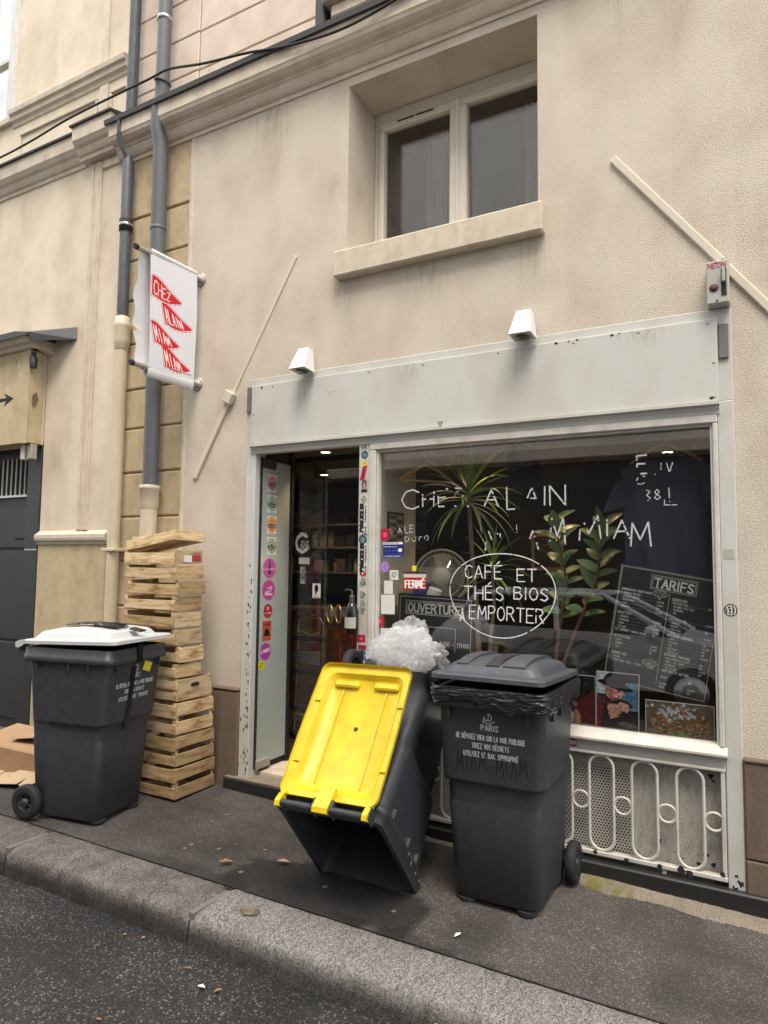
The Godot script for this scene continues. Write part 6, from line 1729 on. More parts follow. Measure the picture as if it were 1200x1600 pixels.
# ------------------------------------------------------------------ things fixed to the wall
func build_wall_fittings() -> void:
	banner()
	# diagonal cable trunking
	var t := thing("cable_trunking", "slim beige cable trunking running down diagonally left of the doorway, with a square joint box", "cable trunking", Vector3.ZERO)
	var a := Vector3(-2.938, 3.753, 0.0)
	var m := Vector3(-3.518, 2.775, 0.0)
	var e := Vector3(-3.857, 2.181, 0.0)
	obj("thin_run", strip(a, m, 0.036, 0.010), M.trunking, t)
	obj("cover", strip(m, e, 0.046, 0.022), M.trunking, t)
	obj("joint_box", strip(m + (a - m).normalized() * 0.045, m - (a - m).normalized() * 0.045, 0.085, 0.05), M.trunking, t)
	t = thing("cable_trunking", "wide beige cable trunking sloping down to the grey NEON switch box", "cable trunking", Vector3.ZERO)
	obj("cover", strip(Vector3(-0.726, 3.842, 0.0), Vector3(-0.19, 3.135, 0.0), 0.045, 0.02), M.trunking, t)
	t = thing("cable_trunking", "beige cable trunking running on to the right below the grey NEON switch box", "cable trunking", Vector3.ZERO)
	obj("cover", strip(Vector3(-0.17, 3.105, 0.0), Vector3(0.62, 2.05, 0.0), 0.045, 0.02), M.trunking, t)
	# switch box
	var n := thing("switch_box", "grey metal NEON switch box with a lever, at the top right corner of the fascia", "switch box", Vector3(-0.205, 3.0, 0.0))
	obj("case", bx(-0.052, 0.052, -0.112, 0.112, 0.0, 0.085, 0.006), M.grey_box, n)
	var s := S()
	ribbon(s, strokes_of("NEON", 0.026, 0.2, 0.078), Vector3(-0.042, 0.075, 0.0862), Vector3.RIGHT, Vector3.UP, 0.0036)
	obj("lettering", s, M.red_print, n)
	obj("lever_slot", bx(0.016, 0.040, -0.075, 0.068, 0.0855, 0.0875), M.dark, n)
	obj("lever", bx(0.020, 0.036, -0.01, 0.06, 0.0875, 0.112, 0.004), M.old_steel, n)
	s = S(); lathe(s, [Vector2(0.021, 0), Vector2(0.021, 0.004), Vector2(0, 0.005)], 18, Vector3(-0.018, -0.028, 0.085), Basis(Vector3.RIGHT, PI / 2))
	obj("red_disc", s, tone([0.10, 0.03, 0.035]), n)
	for y in [-0.098, 0.102]:
		s = S(); lathe(s, [Vector2(0.005, 0), Vector2(0.005, 0.002), Vector2(0, 0.002)], 8, Vector3(-0.005, y, 0.085), Basis(Vector3.RIGHT, PI / 2))
		obj("screw", s, M.dark, n)
	# two small floodlights on the fascia
	for q in [[-2.795, "left"], [-1.225, "right"]]:
		var l := thing("wall_lamp", "white tapered spot lamp above the fascia, " + ("above the doorway" if q[1] == "left" else "under the right end of the window sill"), "wall lamp", Vector3(q[0], 2.86, 0.0), "spot lamps above the fascia")
		s = S()
		s.set_smooth_group(-1)
		var lo := [Vector3(-0.066, 0.0, 0.04), Vector3(0.066, 0.0, 0.04), Vector3(0.066, 0.012, 0.165), Vector3(-0.066, 0.012, 0.165)]
		var hi := [Vector3(-0.042, 0.165, 0.03), Vector3(0.042, 0.165, 0.03), Vector3(0.042, 0.17, 0.085), Vector3(-0.042, 0.17, 0.085)]
		var cc := Vector3(0, 0.08, 0.08)
		for k in 4:
			var p := [lo[k], lo[(k + 1) % 4], hi[(k + 1) % 4], hi[k]]
			poly(s, p, (p[0] + p[1] + p[2] + p[3]) / 4 - cc)
		poly(s, hi, Vector3.UP); poly(s, lo, Vector3.DOWN)
		obj("housing", s, M.white_plastic, l)
		s = S()
		poly(s, [Vector3(-0.055, -0.001, 0.05), Vector3(0.055, -0.001, 0.05), Vector3(0.055, 0.009, 0.153), Vector3(-0.055, 0.009, 0.153)], Vector3.DOWN)
		obj("bezel", s, M.grey_box, l)
		s = S(); lathe(s, [Vector2(0, -0.004), Vector2(0.042, -0.003), Vector2(0.045, 0.002), Vector2(0, 0.003)], 18, Vector3(0, 0.002, 0.10), Basis(Vector3.RIGHT, -0.1))
		obj("lens", s, M.far_glass, l)
		obj("wall_bracket", bx(-0.03, 0.03, 0.02, 0.13, 0.0, 0.035, 0.004), M.white_plastic, l)

func strip(a: Vector3, b: Vector3, wd: float, dp: float) -> SurfaceTool:
	var s := S()
	var d := (b - a).normalized()
	box(s, (a + b) / 2 + Vector3(0, 0, dp / 2 - 0.002), Vector3(wd, (b - a).length(), dp), Basis(d.cross(Vector3.BACK).normalized(), d, Vector3.BACK), minf(0.006, dp * 0.4))
	return s

func banner() -> void:
	var b := thing("banner_sign", "white cloth banner with four red pennants reading CHEZ ALAIN MIAM MIAM on two poles", "banner", Vector3(-3.862, 3.755, 0.0))
	var drop := 0.833
	for y in [0.0, -drop]:
		var p := obj("pole", bar(Vector3(0, y, 0.0), Vector3(0.012, y, 0.64), 0.019, 14), M.old_steel, b)
		var s := S(); lathe(s, [Vector2(0.055, 0), Vector2(0.055, 0.006), Vector2(0.03, 0.008), Vector2(0.028, 0.05), Vector2(0.019, 0.055)], 20, Vector3(0, y, 0.0), Basis(Vector3.RIGHT, PI / 2))
		obj("flange", s, M.old_steel, p)
		for k in 3:
			var an := TAU * k / 3 + 0.5
			s = S(); lathe(s, [Vector2(0.006, 0.006), Vector2(0.006, 0.011), Vector2(0, 0.011)], 6, Vector3(cos(an) * 0.042, y + sin(an) * 0.042, 0), Basis(Vector3.RIGHT, PI / 2))
			obj("bolt", s, M.steel, p)
		obj("end_cap", bar(Vector3(0.0119, y, 0.636), Vector3(0.0124, y, 0.662), 0.0205, 14), M.black_rubber, p)
		obj("clamp_ring", bar(Vector3(0.010, y, 0.52), Vector3(0.0105, y, 0.55), 0.0225, 14), M.old_steel, p)
	# the print: red pennants drawn by hand
	var im := Image.create(384, 640, false, Image.FORMAT_RGBA8)
	im.fill(Color(0.875, 0.875, 0.895))
	var red := Color(0.80, 0.10, 0.16)
	var wht := Color(0.97, 0.95, 0.95)
	for q in [["CHEZ", 14, 128, 246, 0.0], ["ALAIN", 96, 252, 258, 0.0], ["MIAM", 8, 372, 246, 0.0], ["MIAM", 100, 486, 250, 0.0]]:
		var o := Vector2(q[1], q[2])
		var ln: float = q[3]
		var lean := 0.0 if q[0] == "CHEZ" else 30.0
		var top := []
		var bot := []
		for i in 15:
			var u := i / 14.0
			top.append(o + Vector2(lerpf(0, ln, u), 88.0 * pow(u, 1.25) - 10.0 * sin(TAU * u) * (1.0 - u)))
			bot.append(o + Vector2(lerpf(lean, ln, u), lerpf(106.0, 88.0, u * u) + 16.0 * sin(PI * u)))
		var pg := PackedVector2Array()
		for p in top: pg.append(p)
		bot.reverse()
		for p in bot: pg.append(p)
		im_poly(im, pg, red)
		for i in 14:
			im_line(im, top[i] + Vector2(2, -7), top[i + 1] + Vector2(2, -7), 2, red)
			if i % 2: im_line(im, bot[i] + Vector2(2, 7), bot[i + 1] + Vector2(2, 7), 3, red)
		im_line(im, o + Vector2(-7, 0), o + Vector2(lean - 7, 106 + 8), 2, red.darkened(0.3))
		im_line(im, o + Vector2(lean - 4, 106), o + Vector2(lean - 4, 124), 2, red.darkened(0.4))
		# letters shrink towards the tip
		var n: int = q[0].length()
		for k in n:
			var u0 := 0.06 + 0.58 * k / n
			var u1 := 0.06 + 0.58 * (k + 0.72) / n
			var yt: float = 88.0 * pow(u1, 1.25) + 12.0
			var yb: float = lerpf(100, 104, u0)
			for l in font[q[0][k]][0]:
				var mx: float = maxf(font[q[0][k]][1], 0.2)
				for i in l.size() - 1:
					var f := func(p: Vector2) -> Vector2:
						var uu := lerpf(u0, u1, p.x / mx)
						return o + Vector2(uu * ln + lean * p.y * 0.0 + lean * (1.0 - p.y), lerpf(yb, yt, p.y))
					im_line(im, f.call(l[i]), f.call(l[i + 1]), 4.5, wht)
	var print_mat := picture(im, "banner_print", 0.6)
	print_mat.backlight_enabled = true
	print_mat.backlight = Color(0.35, 0.35, 0.35)
	var cloth := mat("banner_cloth", 0.70, 0.70, 0.72, 0.6, {"backlight_enabled": true, "backlight": Color(0.4, 0.4, 0.4)})
	# the cloth hangs in the plane of the poles; the camera sees its +x side. u runs from the pole tips back to the wall
	var z0 := 0.515
	var z1 := 0.07
	var face := func(side: float): return func(u: float, v: float) -> Vector3:
		var y := lerpf(-drop - 0.02, 0.018, v)
		var bow := 0.010 * sin(PI * v) + 0.006 * sin(v * 9.0 + u * 3.0) * (1.0 - u) + 0.01 * sin(u * 5.0 + v * 4.0) * sin(PI * v)
		return Vector3(0.006 + side * (0.020 + bow * 0.6), y, lerpf(z0 + 0.02 * v, z1, u))
	var s := S()
	field(s, 24, 40, face.call(1.0))
	obj("front_cloth", s, print_mat, b)
	# the back leaf has slipped outwards and is torn along its free edge
	s = S()
	field(s, 16, 40, func(u: float, v: float):
		var y := lerpf(-drop - 0.02, 0.018, v)
		var out := z0 + 0.055 + 0.045 * sin(PI * v * 0.9 + 0.2) + 0.012 * sin(v * 23.0)
		if v > 0.30 and v < 0.33: out -= 0.05
		return Vector3(-0.016 - 0.012 * sin(PI * v) - 0.012 * sin(u * 7.0) * sin(PI * v), y, lerpf(out, z1, u)))
	obj("back_cloth", s, cloth, b)
	for y in [[0.02, 0.024], [-drop, 0.045]]:
		s = S()
		field(s, 10, 12, func(u: float, v: float):
			var a := TAU * v
			return Vector3(0.006 + cos(a) * 0.024, y[0] + sin(a) * 0.022 - (0.02 if y[0] < 0 else 0.0) + (sin(a) * (y[1] - 0.022)), lerpf(z0 + 0.005, z1, u)))
		obj("pole_sleeve", s, cloth, b)
	s = S(); bx(0.0275, 0.0295, -drop + 0.042, -drop + 0.048, z1 + 0.02, z0, 0.0, s)
	obj("seam", s, M.trunking, b)

# ------------------------------------------------------------------ bins
func bin_ring(w: float, zb: float, zf: float, r: float, y: float, recess := 0.0) -> Array:
	var out := []
	var hw := w / 2
	var base := []
	var n := 5
	for c in [[hw - r, zf - r, 0.0], [-hw + r, zf - r, PI / 2], [-hw + r, zb + r, PI], [hw - r, zb + r, 1.5 * PI]]:
		for i in n + 1:
			var a: float = c[2] + PI / 2 * i / n
			base.append(Vector3(c[0] + cos(a) * r, y, c[1] + sin(a) * r))
	# two extra points on each side where the lower recess ends
	for i in base.size():
		out.append(base[i])
		if i == 2 * (n + 1) - 1: out.append(Vector3(-hw, y, -0.105)); out.append(Vector3(-hw, y, -0.118))
	out.append(Vector3(hw, y, -0.118)); out.append(Vector3(hw, y, -0.105))
	for i in out.size():
		var p: Vector3 = out[i]
		if p.z > -0.11:
			out[i] = Vector3(p.x - signf(p.x) * recess, y, p.z - recess * clampf((p.z - zf + r) / r, 0.0, 1.0))
	out.reverse()
	return out

const KY := 1.05

func wheelie_bin(called: String, label: String, lid_m: Material, xf: Transform3D, lid_angle: float, kind: String) -> Node3D:
	var b := thing(called, label, "wheelie bin", Vector3.ZERO, "grey wheelie bins on the pavement")
	b.transform = xf
	var s := S()
	var lower := []
	for q in [[0.012, 0.40, -0.215, 0.215, 0.05], [0.03, 0.425, -0.24, 0.24, 0.06], [0.46, 0.476, -0.262, 0.270, 0.06], [0.475, 0.470, -0.262, 0.267, 0.06], [0.555, 0.478, -0.266, 0.272, 0.06]]:
		lower.append(bin_ring(q[1] + 0.03, q[2], q[3] + 0.012, q[4], q[0] * KY, 0.013))
	loft(s, lower, 1)
	var step := [lower[-1], bin_ring(0.515, -0.267, 0.294, 0.06, 0.562 * KY, 0.002), bin_ring(0.517, -0.267, 0.296, 0.06, 0.575 * KY, 0.0)]
	loft(s, step, 2)
	var upper := [step[-1], bin_ring(0.526, -0.276, 0.310, 0.055, 0.72 * KY), bin_ring(0.538, -0.290, 0.330, 0.05, 0.915 * KY)]
	loft(s, upper, 3)
	loft(s, [upper[-1], bin_ring(0.572, -0.325, 0.358, 0.055, 0.918 * KY)], 4)
	loft(s, [bin_ring(0.572, -0.325, 0.358, 0.055, 0.918 * KY), bin_ring(0.578, -0.328, 0.361, 0.055, 0.922 * KY), bin_ring(0.578, -0.328, 0.361, 0.055, 0.955 * KY), bin_ring(0.566, -0.322, 0.355, 0.05, 0.957 * KY), bin_ring(0.566, -0.322, 0.355, 0.05, 0.995 * KY), bin_ring(0.56, -0.319, 0.352, 0.05, 1.0 * KY)], 5)
	loft(s, [bin_ring(0.56, -0.319, 0.352, 0.05, 1.0 * KY), bin_ring(0.512, -0.284, 0.322, 0.045, 1.0 * KY)], 6)
	loft(s, [bin_ring(0.512, -0.284, 0.322, 0.045, 1.0 * KY), bin_ring(0.50, -0.268, 0.302, 0.05, 0.72 * KY), bin_ring(0.46, -0.25, 0.265, 0.05, 0.45 * KY), bin_ring(0.41, -0.22, 0.23, 0.05, 0.05)], 7)
	cap(s, bin_ring(0.41, -0.22, 0.23, 0.05, 0.05), Vector3.UP)
	cap(s, lower[0], Vector3.DOWN)
	obj("body", s, M.bin_grey, b)
	for f in [[-0.15, 0.20], [0.15, 0.20]]:
		s = S(); lathe(s, [Vector2(0.045, 0.0), Vector2(0.05, 0.02), Vector2(0, 0.02)], 12, Vector3(f[0], 0.0, f[1]))
		obj("foot", s, M.bin_grey, b)
	# vertical stiffeners under the rim
	for x in [-0.2, 0.2]: obj("rim_rib", bx(x - 0.004, x + 0.004, 0.87 * KY, 0.917 * KY, 0.315, 0.350, 0.0), M.bin_grey, b)
	for z in [-0.2, 0.05, 0.2]: for sx in [-1.0, 1.0]: obj("rim_rib", bx(sx * 0.274 - 0.012, sx * 0.274 + 0.012, 0.87 * KY, 0.917 * KY, z - 0.004, z + 0.004, 0.0), M.bin_grey, b)
	# hinge rods at the back
	for r in [[-0.235, -0.055], [0.055, 0.235]]:
		obj("hinge_rod", bar(Vector3(r[0], 1.012 * KY, -0.372), Vector3(r[1], 1.012 * KY, -0.372), 0.017, 12), M.bin_grey, b)
	for x in [-0.243, -0.048, 0.048, 0.243]: obj("hinge_bracket", bx(x - 0.007, x + 0.007, 0.965 * KY, 1.025 * KY, -0.385, -0.31, 0.004), M.bin_grey, b)
	obj("axle", bar(Vector3(-0.27, 0.105, -0.235), Vector3(0.27, 0.105, -0.235), 0.012, 10), M.steel, b)
	for sx in [-1.0, 1.0]:
		s = S(); lathe(s, [Vector2(0.062, -0.026), Vector2(0.09, -0.028), Vector2(0.102, -0.02), Vector2(0.105, -0.006), Vector2(0.105, 0.006), Vector2(0.102, 0.02), Vector2(0.09, 0.028), Vector2(0.062, 0.026)], 28, Vector3(sx * 0.272, 0.105, -0.235), Basis(Vector3.BACK, -PI / 2 * sx))
		var wh := obj("wheel", s, M.black_rubber, b)
		s = S()
		lathe(s, [Vector2(0.012, 0.0), Vector2(0.055, 0.008), Vector2(0.063, 0.024), Vector2(0.063, -0.024), Vector2(0.055, -0.008), Vector2(0.012, 0.0)], 24, Vector3(sx * 0.272, 0.105, -0.235), Basis(Vector3.BACK, -PI / 2 * sx))
		lathe(s, [Vector2(0.024, -0.02), Vector2(0.024, 0.022), Vector2(0.018, 0.028), Vector2(0, 0.03)], 16, Vector3(sx * 0.272, 0.105, -0.235), Basis(Vector3.BACK, -PI / 2 * sx))
		for k in 6: box(s, Vector3(sx * 0.272, 0.105, -0.235) + Basis(Vector3.RIGHT, TAU * k / 6) * Vector3(0, 0.04, 0), Vector3(0.022, 0.045, 0.006), Basis(Vector3.RIGHT, TAU * k / 6), 0.001)
		obj("wheel_rim", s, M.bin_grey, wh)
	# lid, modelled closed and turned about the hinge
	var hinge := Vector3(0, 1.012 * KY, -0.372)
	var L := Node3D.new()
	L.name = "lid"
	b.add_child(L)
	L.transform = Transform3D(Basis(Vector3.RIGHT, -lid_angle), hinge)
	s = S()
	var y0 := 0.0
	var lid_ring := func(w: float, zb: float, zf: float, r: float, y: float, bulge: float, dome: float) -> Array:
		var rg := rrect(w, zb, zf, r, y, 6)
		var full := []
		for i in rg.size():
			var p: Vector3 = rg[i]
			var q: Vector3 = rg[(i + 1) % rg.size()]
			var nn := 8 if i % 7 == 6 else 1
			for k in nn:
				var v := p.lerp(q, float(k) / nn)
				var t := clampf((v.z - 0.03) / 0.72, 0.0, 1.0)
				v.x *= 1.0 + bulge * sin(PI * t)
				v.y += dome * sin(PI * clampf(t * 0.9 + 0.1, 0.0, 1.0))
				full.append(v)
		return full
	var big := 0.575 if kind == "plain" else 0.525
	var A: Array = lid_ring.call(big, 0.045, 0.765, 0.045, y0 + 0.004, 0.02, 0.0)
	var B: Array = lid_ring.call(big, 0.045, 0.765, 0.045, y0 + 0.024, 0.02, 0.0)
	var B2: Array = lid_ring.call(big - 0.012, 0.05, 0.759, 0.042, y0 + 0.030, 0.02, 0.0)
	var front := 0.66 if kind == "plain" else 0.71
	var C: Array = lid_ring.call(big - 0.085, 0.085, front + 0.012, 0.05, y0 + 0.034, 0.03, 0.0)
	var D: Array = lid_ring.call(big - 0.125, 0.105, front - 0.008, 0.06, y0 + 0.062, 0.03, 0.006)
	var E: Array = lid_ring.call(big - 0.145, 0.115, front - 0.02, 0.06, y0 + 0.068, 0.03, 0.010)
	var F: Array = lid_ring.call(big * 0.5, 0.2, front - 0.14, 0.06, y0 + 0.070, 0.03, 0.028)
	loft(s, [A, B], 1); loft(s, [B, B2], 2); loft(s, [B2, C], 3); loft(s, [C, D], 4); loft(s, [D, E, F], 5)
	s.set_smooth_group(5)
	cap(s, F, Vector3.UP)
	s.set_smooth_group(-1)
	obj("lid_shell", s, lid_m, L)
	# lugs that grip the hinge rods
	for q in [[-big / 2 + 0.016, -big / 2 + 0.043], [-0.04, 0.04], [big / 2 - 0.043, big / 2 - 0.016]]:
		s = S()
		var zz := 0.06 if absf(q[0]) > 0.1 else 0.105
		prism(s, PackedVector2Array([Vector2(-0.022, -0.016), Vector2(0.0, -0.024), Vector2(0.02, -0.016), Vector2(zz, 0.004), Vector2(zz, 0.028), Vector2(0.01, 0.024), Vector2(-0.018, 0.014)]), q[0], q[1], Transform3D(Basis(Vector3(0, 0, 1), Vector3(0, 1, 0), Vector3(-1, 0, 0)) * Basis.IDENTITY, Vector3.ZERO))
		obj("hinge_lug", s, lid_m, L)
	return b

func build_bins() -> void:
	# the standing bin with black liner
	var gx := -1.22
	var gz := 0.36
	var b := wheelie_bin("wheelie_bin", "grey wheelie bin with a grey lid and black liner standing before the display window", M.lid_grey, Transform3D(Basis(Vector3.UP, 0.02), Vector3(gx, G(gx, gz) + 0.002, gz)), 0.045, "plain")
	var lid: Node3D = b.get_node("lid")
	for q in [[-0.03, 0.035, 0.0035, M.lid_dark_band], [0.055, 0.165, 0.006, M.lid_grey], [-0.185, -0.125, 0.005, M.lid_grey]]:
		var top := [Vector2(0.648, 0.058), Vector2(0.650, 0.0735), Vector2(0.60, 0.087), Vector2(0.53, 0.1005), Vector2(0.44, 0.108), Vector2(0.32, 0.109), Vector2(0.2, 0.102), Vector2(0.12, 0.078), Vector2(0.12, 0.06)]
		var pg := PackedVector2Array()
		for v in top: pg.append(v + Vector2(0, q[2]))
		var bs := S()
		prism(bs, pg, q[0], q[1], Transform3D(Basis(Vector3(0, 0, 1), Vector3(0, 1, 0), Vector3(1, 0, 0)), Vector3(0, -0.004, 0)))
		obj("lid_band", bs, q[3], lid)
	print_on(b, true)
	var s := S()
	ribbon(s, strokes_of("MIAM-MIAM", 0.085, 0.3, 0.355, 0.12), front_at(-0.17, 0.655), Vector3(1, 0, 0), Vector3(0, 1, 0.09).normalized(), 0.0048, 0.04, 0.02)
	obj("scratched_words", s, M.scratch, b)
	# liner: crumpled film folded over the rim
	s = S()
	var n := FastNoiseLite.new()
	n.seed = 3; n.frequency = 9.0; n.fractal_octaves = 3
	var ring := bin_ring(0.584, -0.331, 0.366, 0.058, 0.0)
	var fine := []
	for i in ring.size():
		var p: Vector3 = ring[i]
		var q: Vector3 = ring[(i + 1) % ring.size()]
		var k := maxi(1, int(p.distance_to(q) / 0.008))
		for j in k: fine.append(p.lerp(q, float(j) / k))
	var rows := []
	for j in 19:
		var v := j / 18.0
		var row := []
		for p in fine:
			var w := n.get_noise_3d(p.x * 0.7, 0.0, p.z * 0.7)
			var w2 := n.get_noise_3d(p.x * 1.1 + v, v * 3.4 + 3.0, p.z * 1.1)
			var w3 := absf(n.get_noise_3d(p.x * 2.6 + v * 1.5, v * 2.0 + 8.0, p.z * 2.6))
			var low: float = 1.0 * KY - 0.072 - 0.030 * clampf(w * 1.4 + 0.2 + 0.45 * p.x / 0.29, -0.6, 1.0)
			var y := lerpf(low, 1.0 * KY + 0.014, v)
			var outw := 1.0 + (0.014 + 0.03 * w2 + 0.022 * w3) * (1.0 if v < 0.95 else 0.3) + 0.02 * sin(PI * v)
			row.append(Vector3(p.x * outw, y, p.z * outw))
		rows.append(row)
	loft(s, rows, 1)
	var liner := obj("bin_liner", s, M.bin_bag, self, b.transform)
	tag(liner, "crumpled black plastic liner folded over the rim of the bin before the window", "bin liner")
	# the left bin with the white lid
	gx = -3.87; gz = 0.83
	var yaw := deg_to_rad(100)
	var bl := wheelie_bin("wheelie_bin", "grey wheelie bin with a white lid and black tape standing before the crates", M.lid_white, Transform3D(Basis(Vector3.UP, yaw), Vector3(gx, G(gx, gz) + 0.003, gz)), 0.03, "plain")
	print_on(bl, false)
	s = S()
	for q in [[0.92, 0.60, -0.02], ]:
		pass
	box(s, front_at(-0.03, 0.735) + Vector3(0, 0, 0.001), Vector3(0.045, 0.40, 0.003), Basis(Vector3.RIGHT, 0.09) * Basis(Vector3.BACK, -0.03))
	obj("tape_strip", s, M.tape, bl)
	s = S()
	box(s, Vector3(-0.015, 1.015, 0.3635), Vector3(0.05, 0.11, 0.003), Basis(Vector3.RIGHT, 0.0))
	obj("tape_strip", s, M.tape, bl)
	s = S()
	box(s, front_at(0.105, 0.915) + Vector3(0, 0, 0.002), Vector3(0.075, 0.06, 0.002), Basis(Vector3.RIGHT, 0.09) * Basis(Vector3.BACK, -0.3))
	obj("yellow_label", s, M.yellow_label, bl)
	# a flattened black and clear bag taped on the white lid
	s = S()
	var n2 := FastNoiseLite.new(); n2.seed = 8; n2.frequency = 4.0; n2.fractal_octaves = 3
	field(s, 30, 20, func(u: float, v: float):
		var k := 0.5 + 0.5 * n2.get_noise_2d(u * 2.0, v * 2.0)
		var px: float = lerpf(-0.09, 0.05, u) + 0.05 * n2.get_noise_2d(v * 2.0, 7.0) + 0.02 * sin(v * 6.0)
		var pz: float = lerpf(0.20, 0.60, v) + 0.05 * n2.get_noise_2d(u * 3.0, 2.0)
		var ed: float = minf(0.215 - absf(px), minf(pz - 0.115, 0.64 - pz))
		return Vector3(px, 0.072 + 0.034 * smoothstep(0.0, 0.14, ed) + 0.018 * k, pz), false, -1)
	var bag := obj("lid_wrapping", s, M.bin_bag, self, bl.transform * bl.get_node("lid").transform)
	tag(bag, "crumpled black wrapping lying on the white bin lid", "wrapping")
	s = S()
	box(s, Vector3(0.0, 0.075, 0.70), Vector3(0.06, 0.012, 0.09), Basis(Vector3.RIGHT, 0.2), 0.004)
	obj("tape_end", s, M.tape, bl.get_node("lid"))
	# the tipped bin, mouth down, its yellow lid thrown back
	var o := Vector3(-1.925, 0.800, 0.150)
	var bas := Basis(Vector3(0.9978, 0.0108, -0.0661), Vector3(0.0568, -0.6598, 0.7493), Vector3(-0.0355, -0.7514, -0.6589)).orthonormalized()
	var by := wheelie_bin("tipped_wheelie_bin", "grey wheelie bin tipped mouth down against the window sill, its yellow lid thrown back", M.lid_yellow, Transform3D(bas, o - bas.y * 0.045), deg_to_rad(259), "deep")
	var yl: Node3D = by.get_node("lid")
	for x in [-0.125, 0.125]: obj("lid_rib", bx(x - 0.003, x + 0.003, 0.066, 0.074, 0.14, 0.64, 0.0), M.lid_yellow, yl)
	for r in [[-0.185, -0.04], [0.05, 0.19]]: obj("lid_bar", bx(r[0], r[1], 0.048, 0.072, 0.652, 0.688, 0.008), M.lid_yellow, yl)
	for z in [0.22, 0.55]: for sx in [-1.0, 1.0]: obj("lid_notch", bx(sx * 0.238 - 0.016, sx * 0.238 + 0.016, 0.022, 0.0345, z - 0.003, z + 0.003, 0.0), M.lid_yellow, yl)
	s = S(); lathe(s, [Vector2(0.012, 0.0), Vector2(0.010, 0.006), Vector2(0.0, 0.006)], 14, Vector3(0.0, 0.092, 0.44), Basis(Vector3.RIGHT, PI))
	obj("mould_mark", s, M.lid_dark_band, yl)
	# white scuffs on its rim
	s = S()
	for k in 10: blotch(s, Vector3(0.2895, (0.925 + 0.03 * rng.randf()) * KY, rng.randf_range(0.05, 0.3)), Vector3(0, 0, -1), Vector3.UP, rng.randf_range(0.003, 0.012), 0.7)
	obj("scuff", s, M.grey_box, by)
	for bb in [b, bl]:
		s = S()
		for k in 34: blotch(s, front_at(rng.randf_range(-0.2, 0.2), rng.randf_range(0.62, 0.9)), Vector3(1, rng.randf_range(-0.3, 0.3), 0), Vector3(0, 1, 0.095).normalized() * rng.randf_range(0.1, 0.7), rng.randf_range(0.0012, 0.005), 0.6)
		for k in 26: blotch(s, Vector3((0.2565 + 0.012 * rng.randf()) * 1.0, rng.randf_range(0.63, 0.9), rng.randf_range(-0.2, 0.2)) , Vector3(0, 0.2, -1), Vector3.UP * 0.4, rng.randf_range(0.0012, 0.004), 0.6)
		obj("scuff", s, M.lid_grey, bb).set_meta("kind", "stuff")
	plastic_heap()

func front_at(x: float, y: float) -> Vector3:   # a point on the front face of a bin body, between its step and its rim
	return Vector3(x, y, lerpf(0.296, 0.330, (y - 0.575 * KY) / (0.34 * KY)) + 0.0012)

func print_on(b: Node3D, full: bool) -> void:
	var s := S()
	var up := Vector3(0, 1, 0.095).normalized()
	var k := 1.0
	var base := 0.855
	# a small ship in a ring of waves above the name
	var ship := [[Vector2(-0.022, 0.02), Vector2(-0.010, 0.010), Vector2(0.012, 0.012), Vector2(0.018, 0.03), Vector2(0.008, 0.044), Vector2(-0.008, 0.04)], [Vector2(-0.002, 0.014), Vector2(0.004, 0.044)], [Vector2(-0.03, 0.006), Vector2(-0.012, -0.004), Vector2(0.012, -0.002), Vector2(0.03, 0.01)], [Vector2(-0.018, 0.03), Vector2(-0.026, 0.014), Vector2(-0.016, 0.006)]]
	ribbon(s, ship, front_at(0.0, base + 0.042), Vector3.RIGHT, up, 0.005)
	for l in [["PARIS", 0.026, 0.085, base + 0.004, 0.0058], ["NE DÉPOSEZ RIEN SUR LA VOIE PUBLIQUE", 0.024, 0.345, base - 0.045, 0.0042], ["TRIEZ VOS DÉCHETS", 0.024, 0.185, base - 0.087, 0.0042], ["UTILISEZ LE BAC APPROPRIÉ", 0.024, 0.275, base - 0.129, 0.0042]]:
		ribbon(s, strokes_of(l[0], l[1], 0.3, l[2]), front_at(-l[2] / 2 + 0.005, l[3]), Vector3.RIGHT, up, l[4], 0.03 if full else 0.12, 0.006)
	obj("printed_notice", s, M.bin_print, b)

func plastic_heap() -> void:
	var t := thing("plastic_film", "heap of crumpled clear white plastic film lying on the tipped bin", "plastic film", Vector3(-1.83, 1.05, 0.40))
	var n := FastNoiseLite.new()
	n.seed = 12
	n.noise_type = FastNoiseLite.TYPE_CELLULAR
	n.cellular_return_type = FastNoiseLite.RETURN_DISTANCE2_SUB
	n.frequency = 1.9
	var n2 := FastNoiseLite.new()
	n2.seed = 4; n2.frequency = 1.3; n2.fractal_octaves = 4
	for L in 4:
		var s := S()
		var k := 1.0 - 0.11 * L
		field(s, 190, 110, func(u: float, v: float):
			var a: float = TAU * u
			var e: float = (v - 0.5) * PI
			var d := Vector3(cos(a) * cos(e), sin(e), -sin(a) * cos(e))
			var sh := Vector3(0.31, 0.20, 0.17)
			var r: float = k * (0.86 + 0.36 * n2.get_noise_3dv(d * 1.2 + Vector3(L * 5, 0, 0)) + 0.14 * n.get_noise_3dv(d * Vector3(1.3, 1.8, 1.3) + Vector3(0, L * 3, 0)) + 0.045 * n.get_noise_3dv(d * Vector3(3.0, 7.0, 3.0) + Vector3(L, 0, 0)) + 0.018 * n.get_noise_3dv(d * Vector3(6.0, 15.0, 6.0)))
			var p := d * sh * r
			# lopsided: tall on the right, a long low tail to the left
			p.y *= lerpf(0.5, 1.28, smoothstep(-0.24, 0.12, p.x))
			p.y = maxf(p.y, -0.075 + 0.02 * n2.get_noise_2d(p.x * 9.0, p.z * 9.0))
			return p, false, 1)
		obj("film_layer", s, M.film, t)
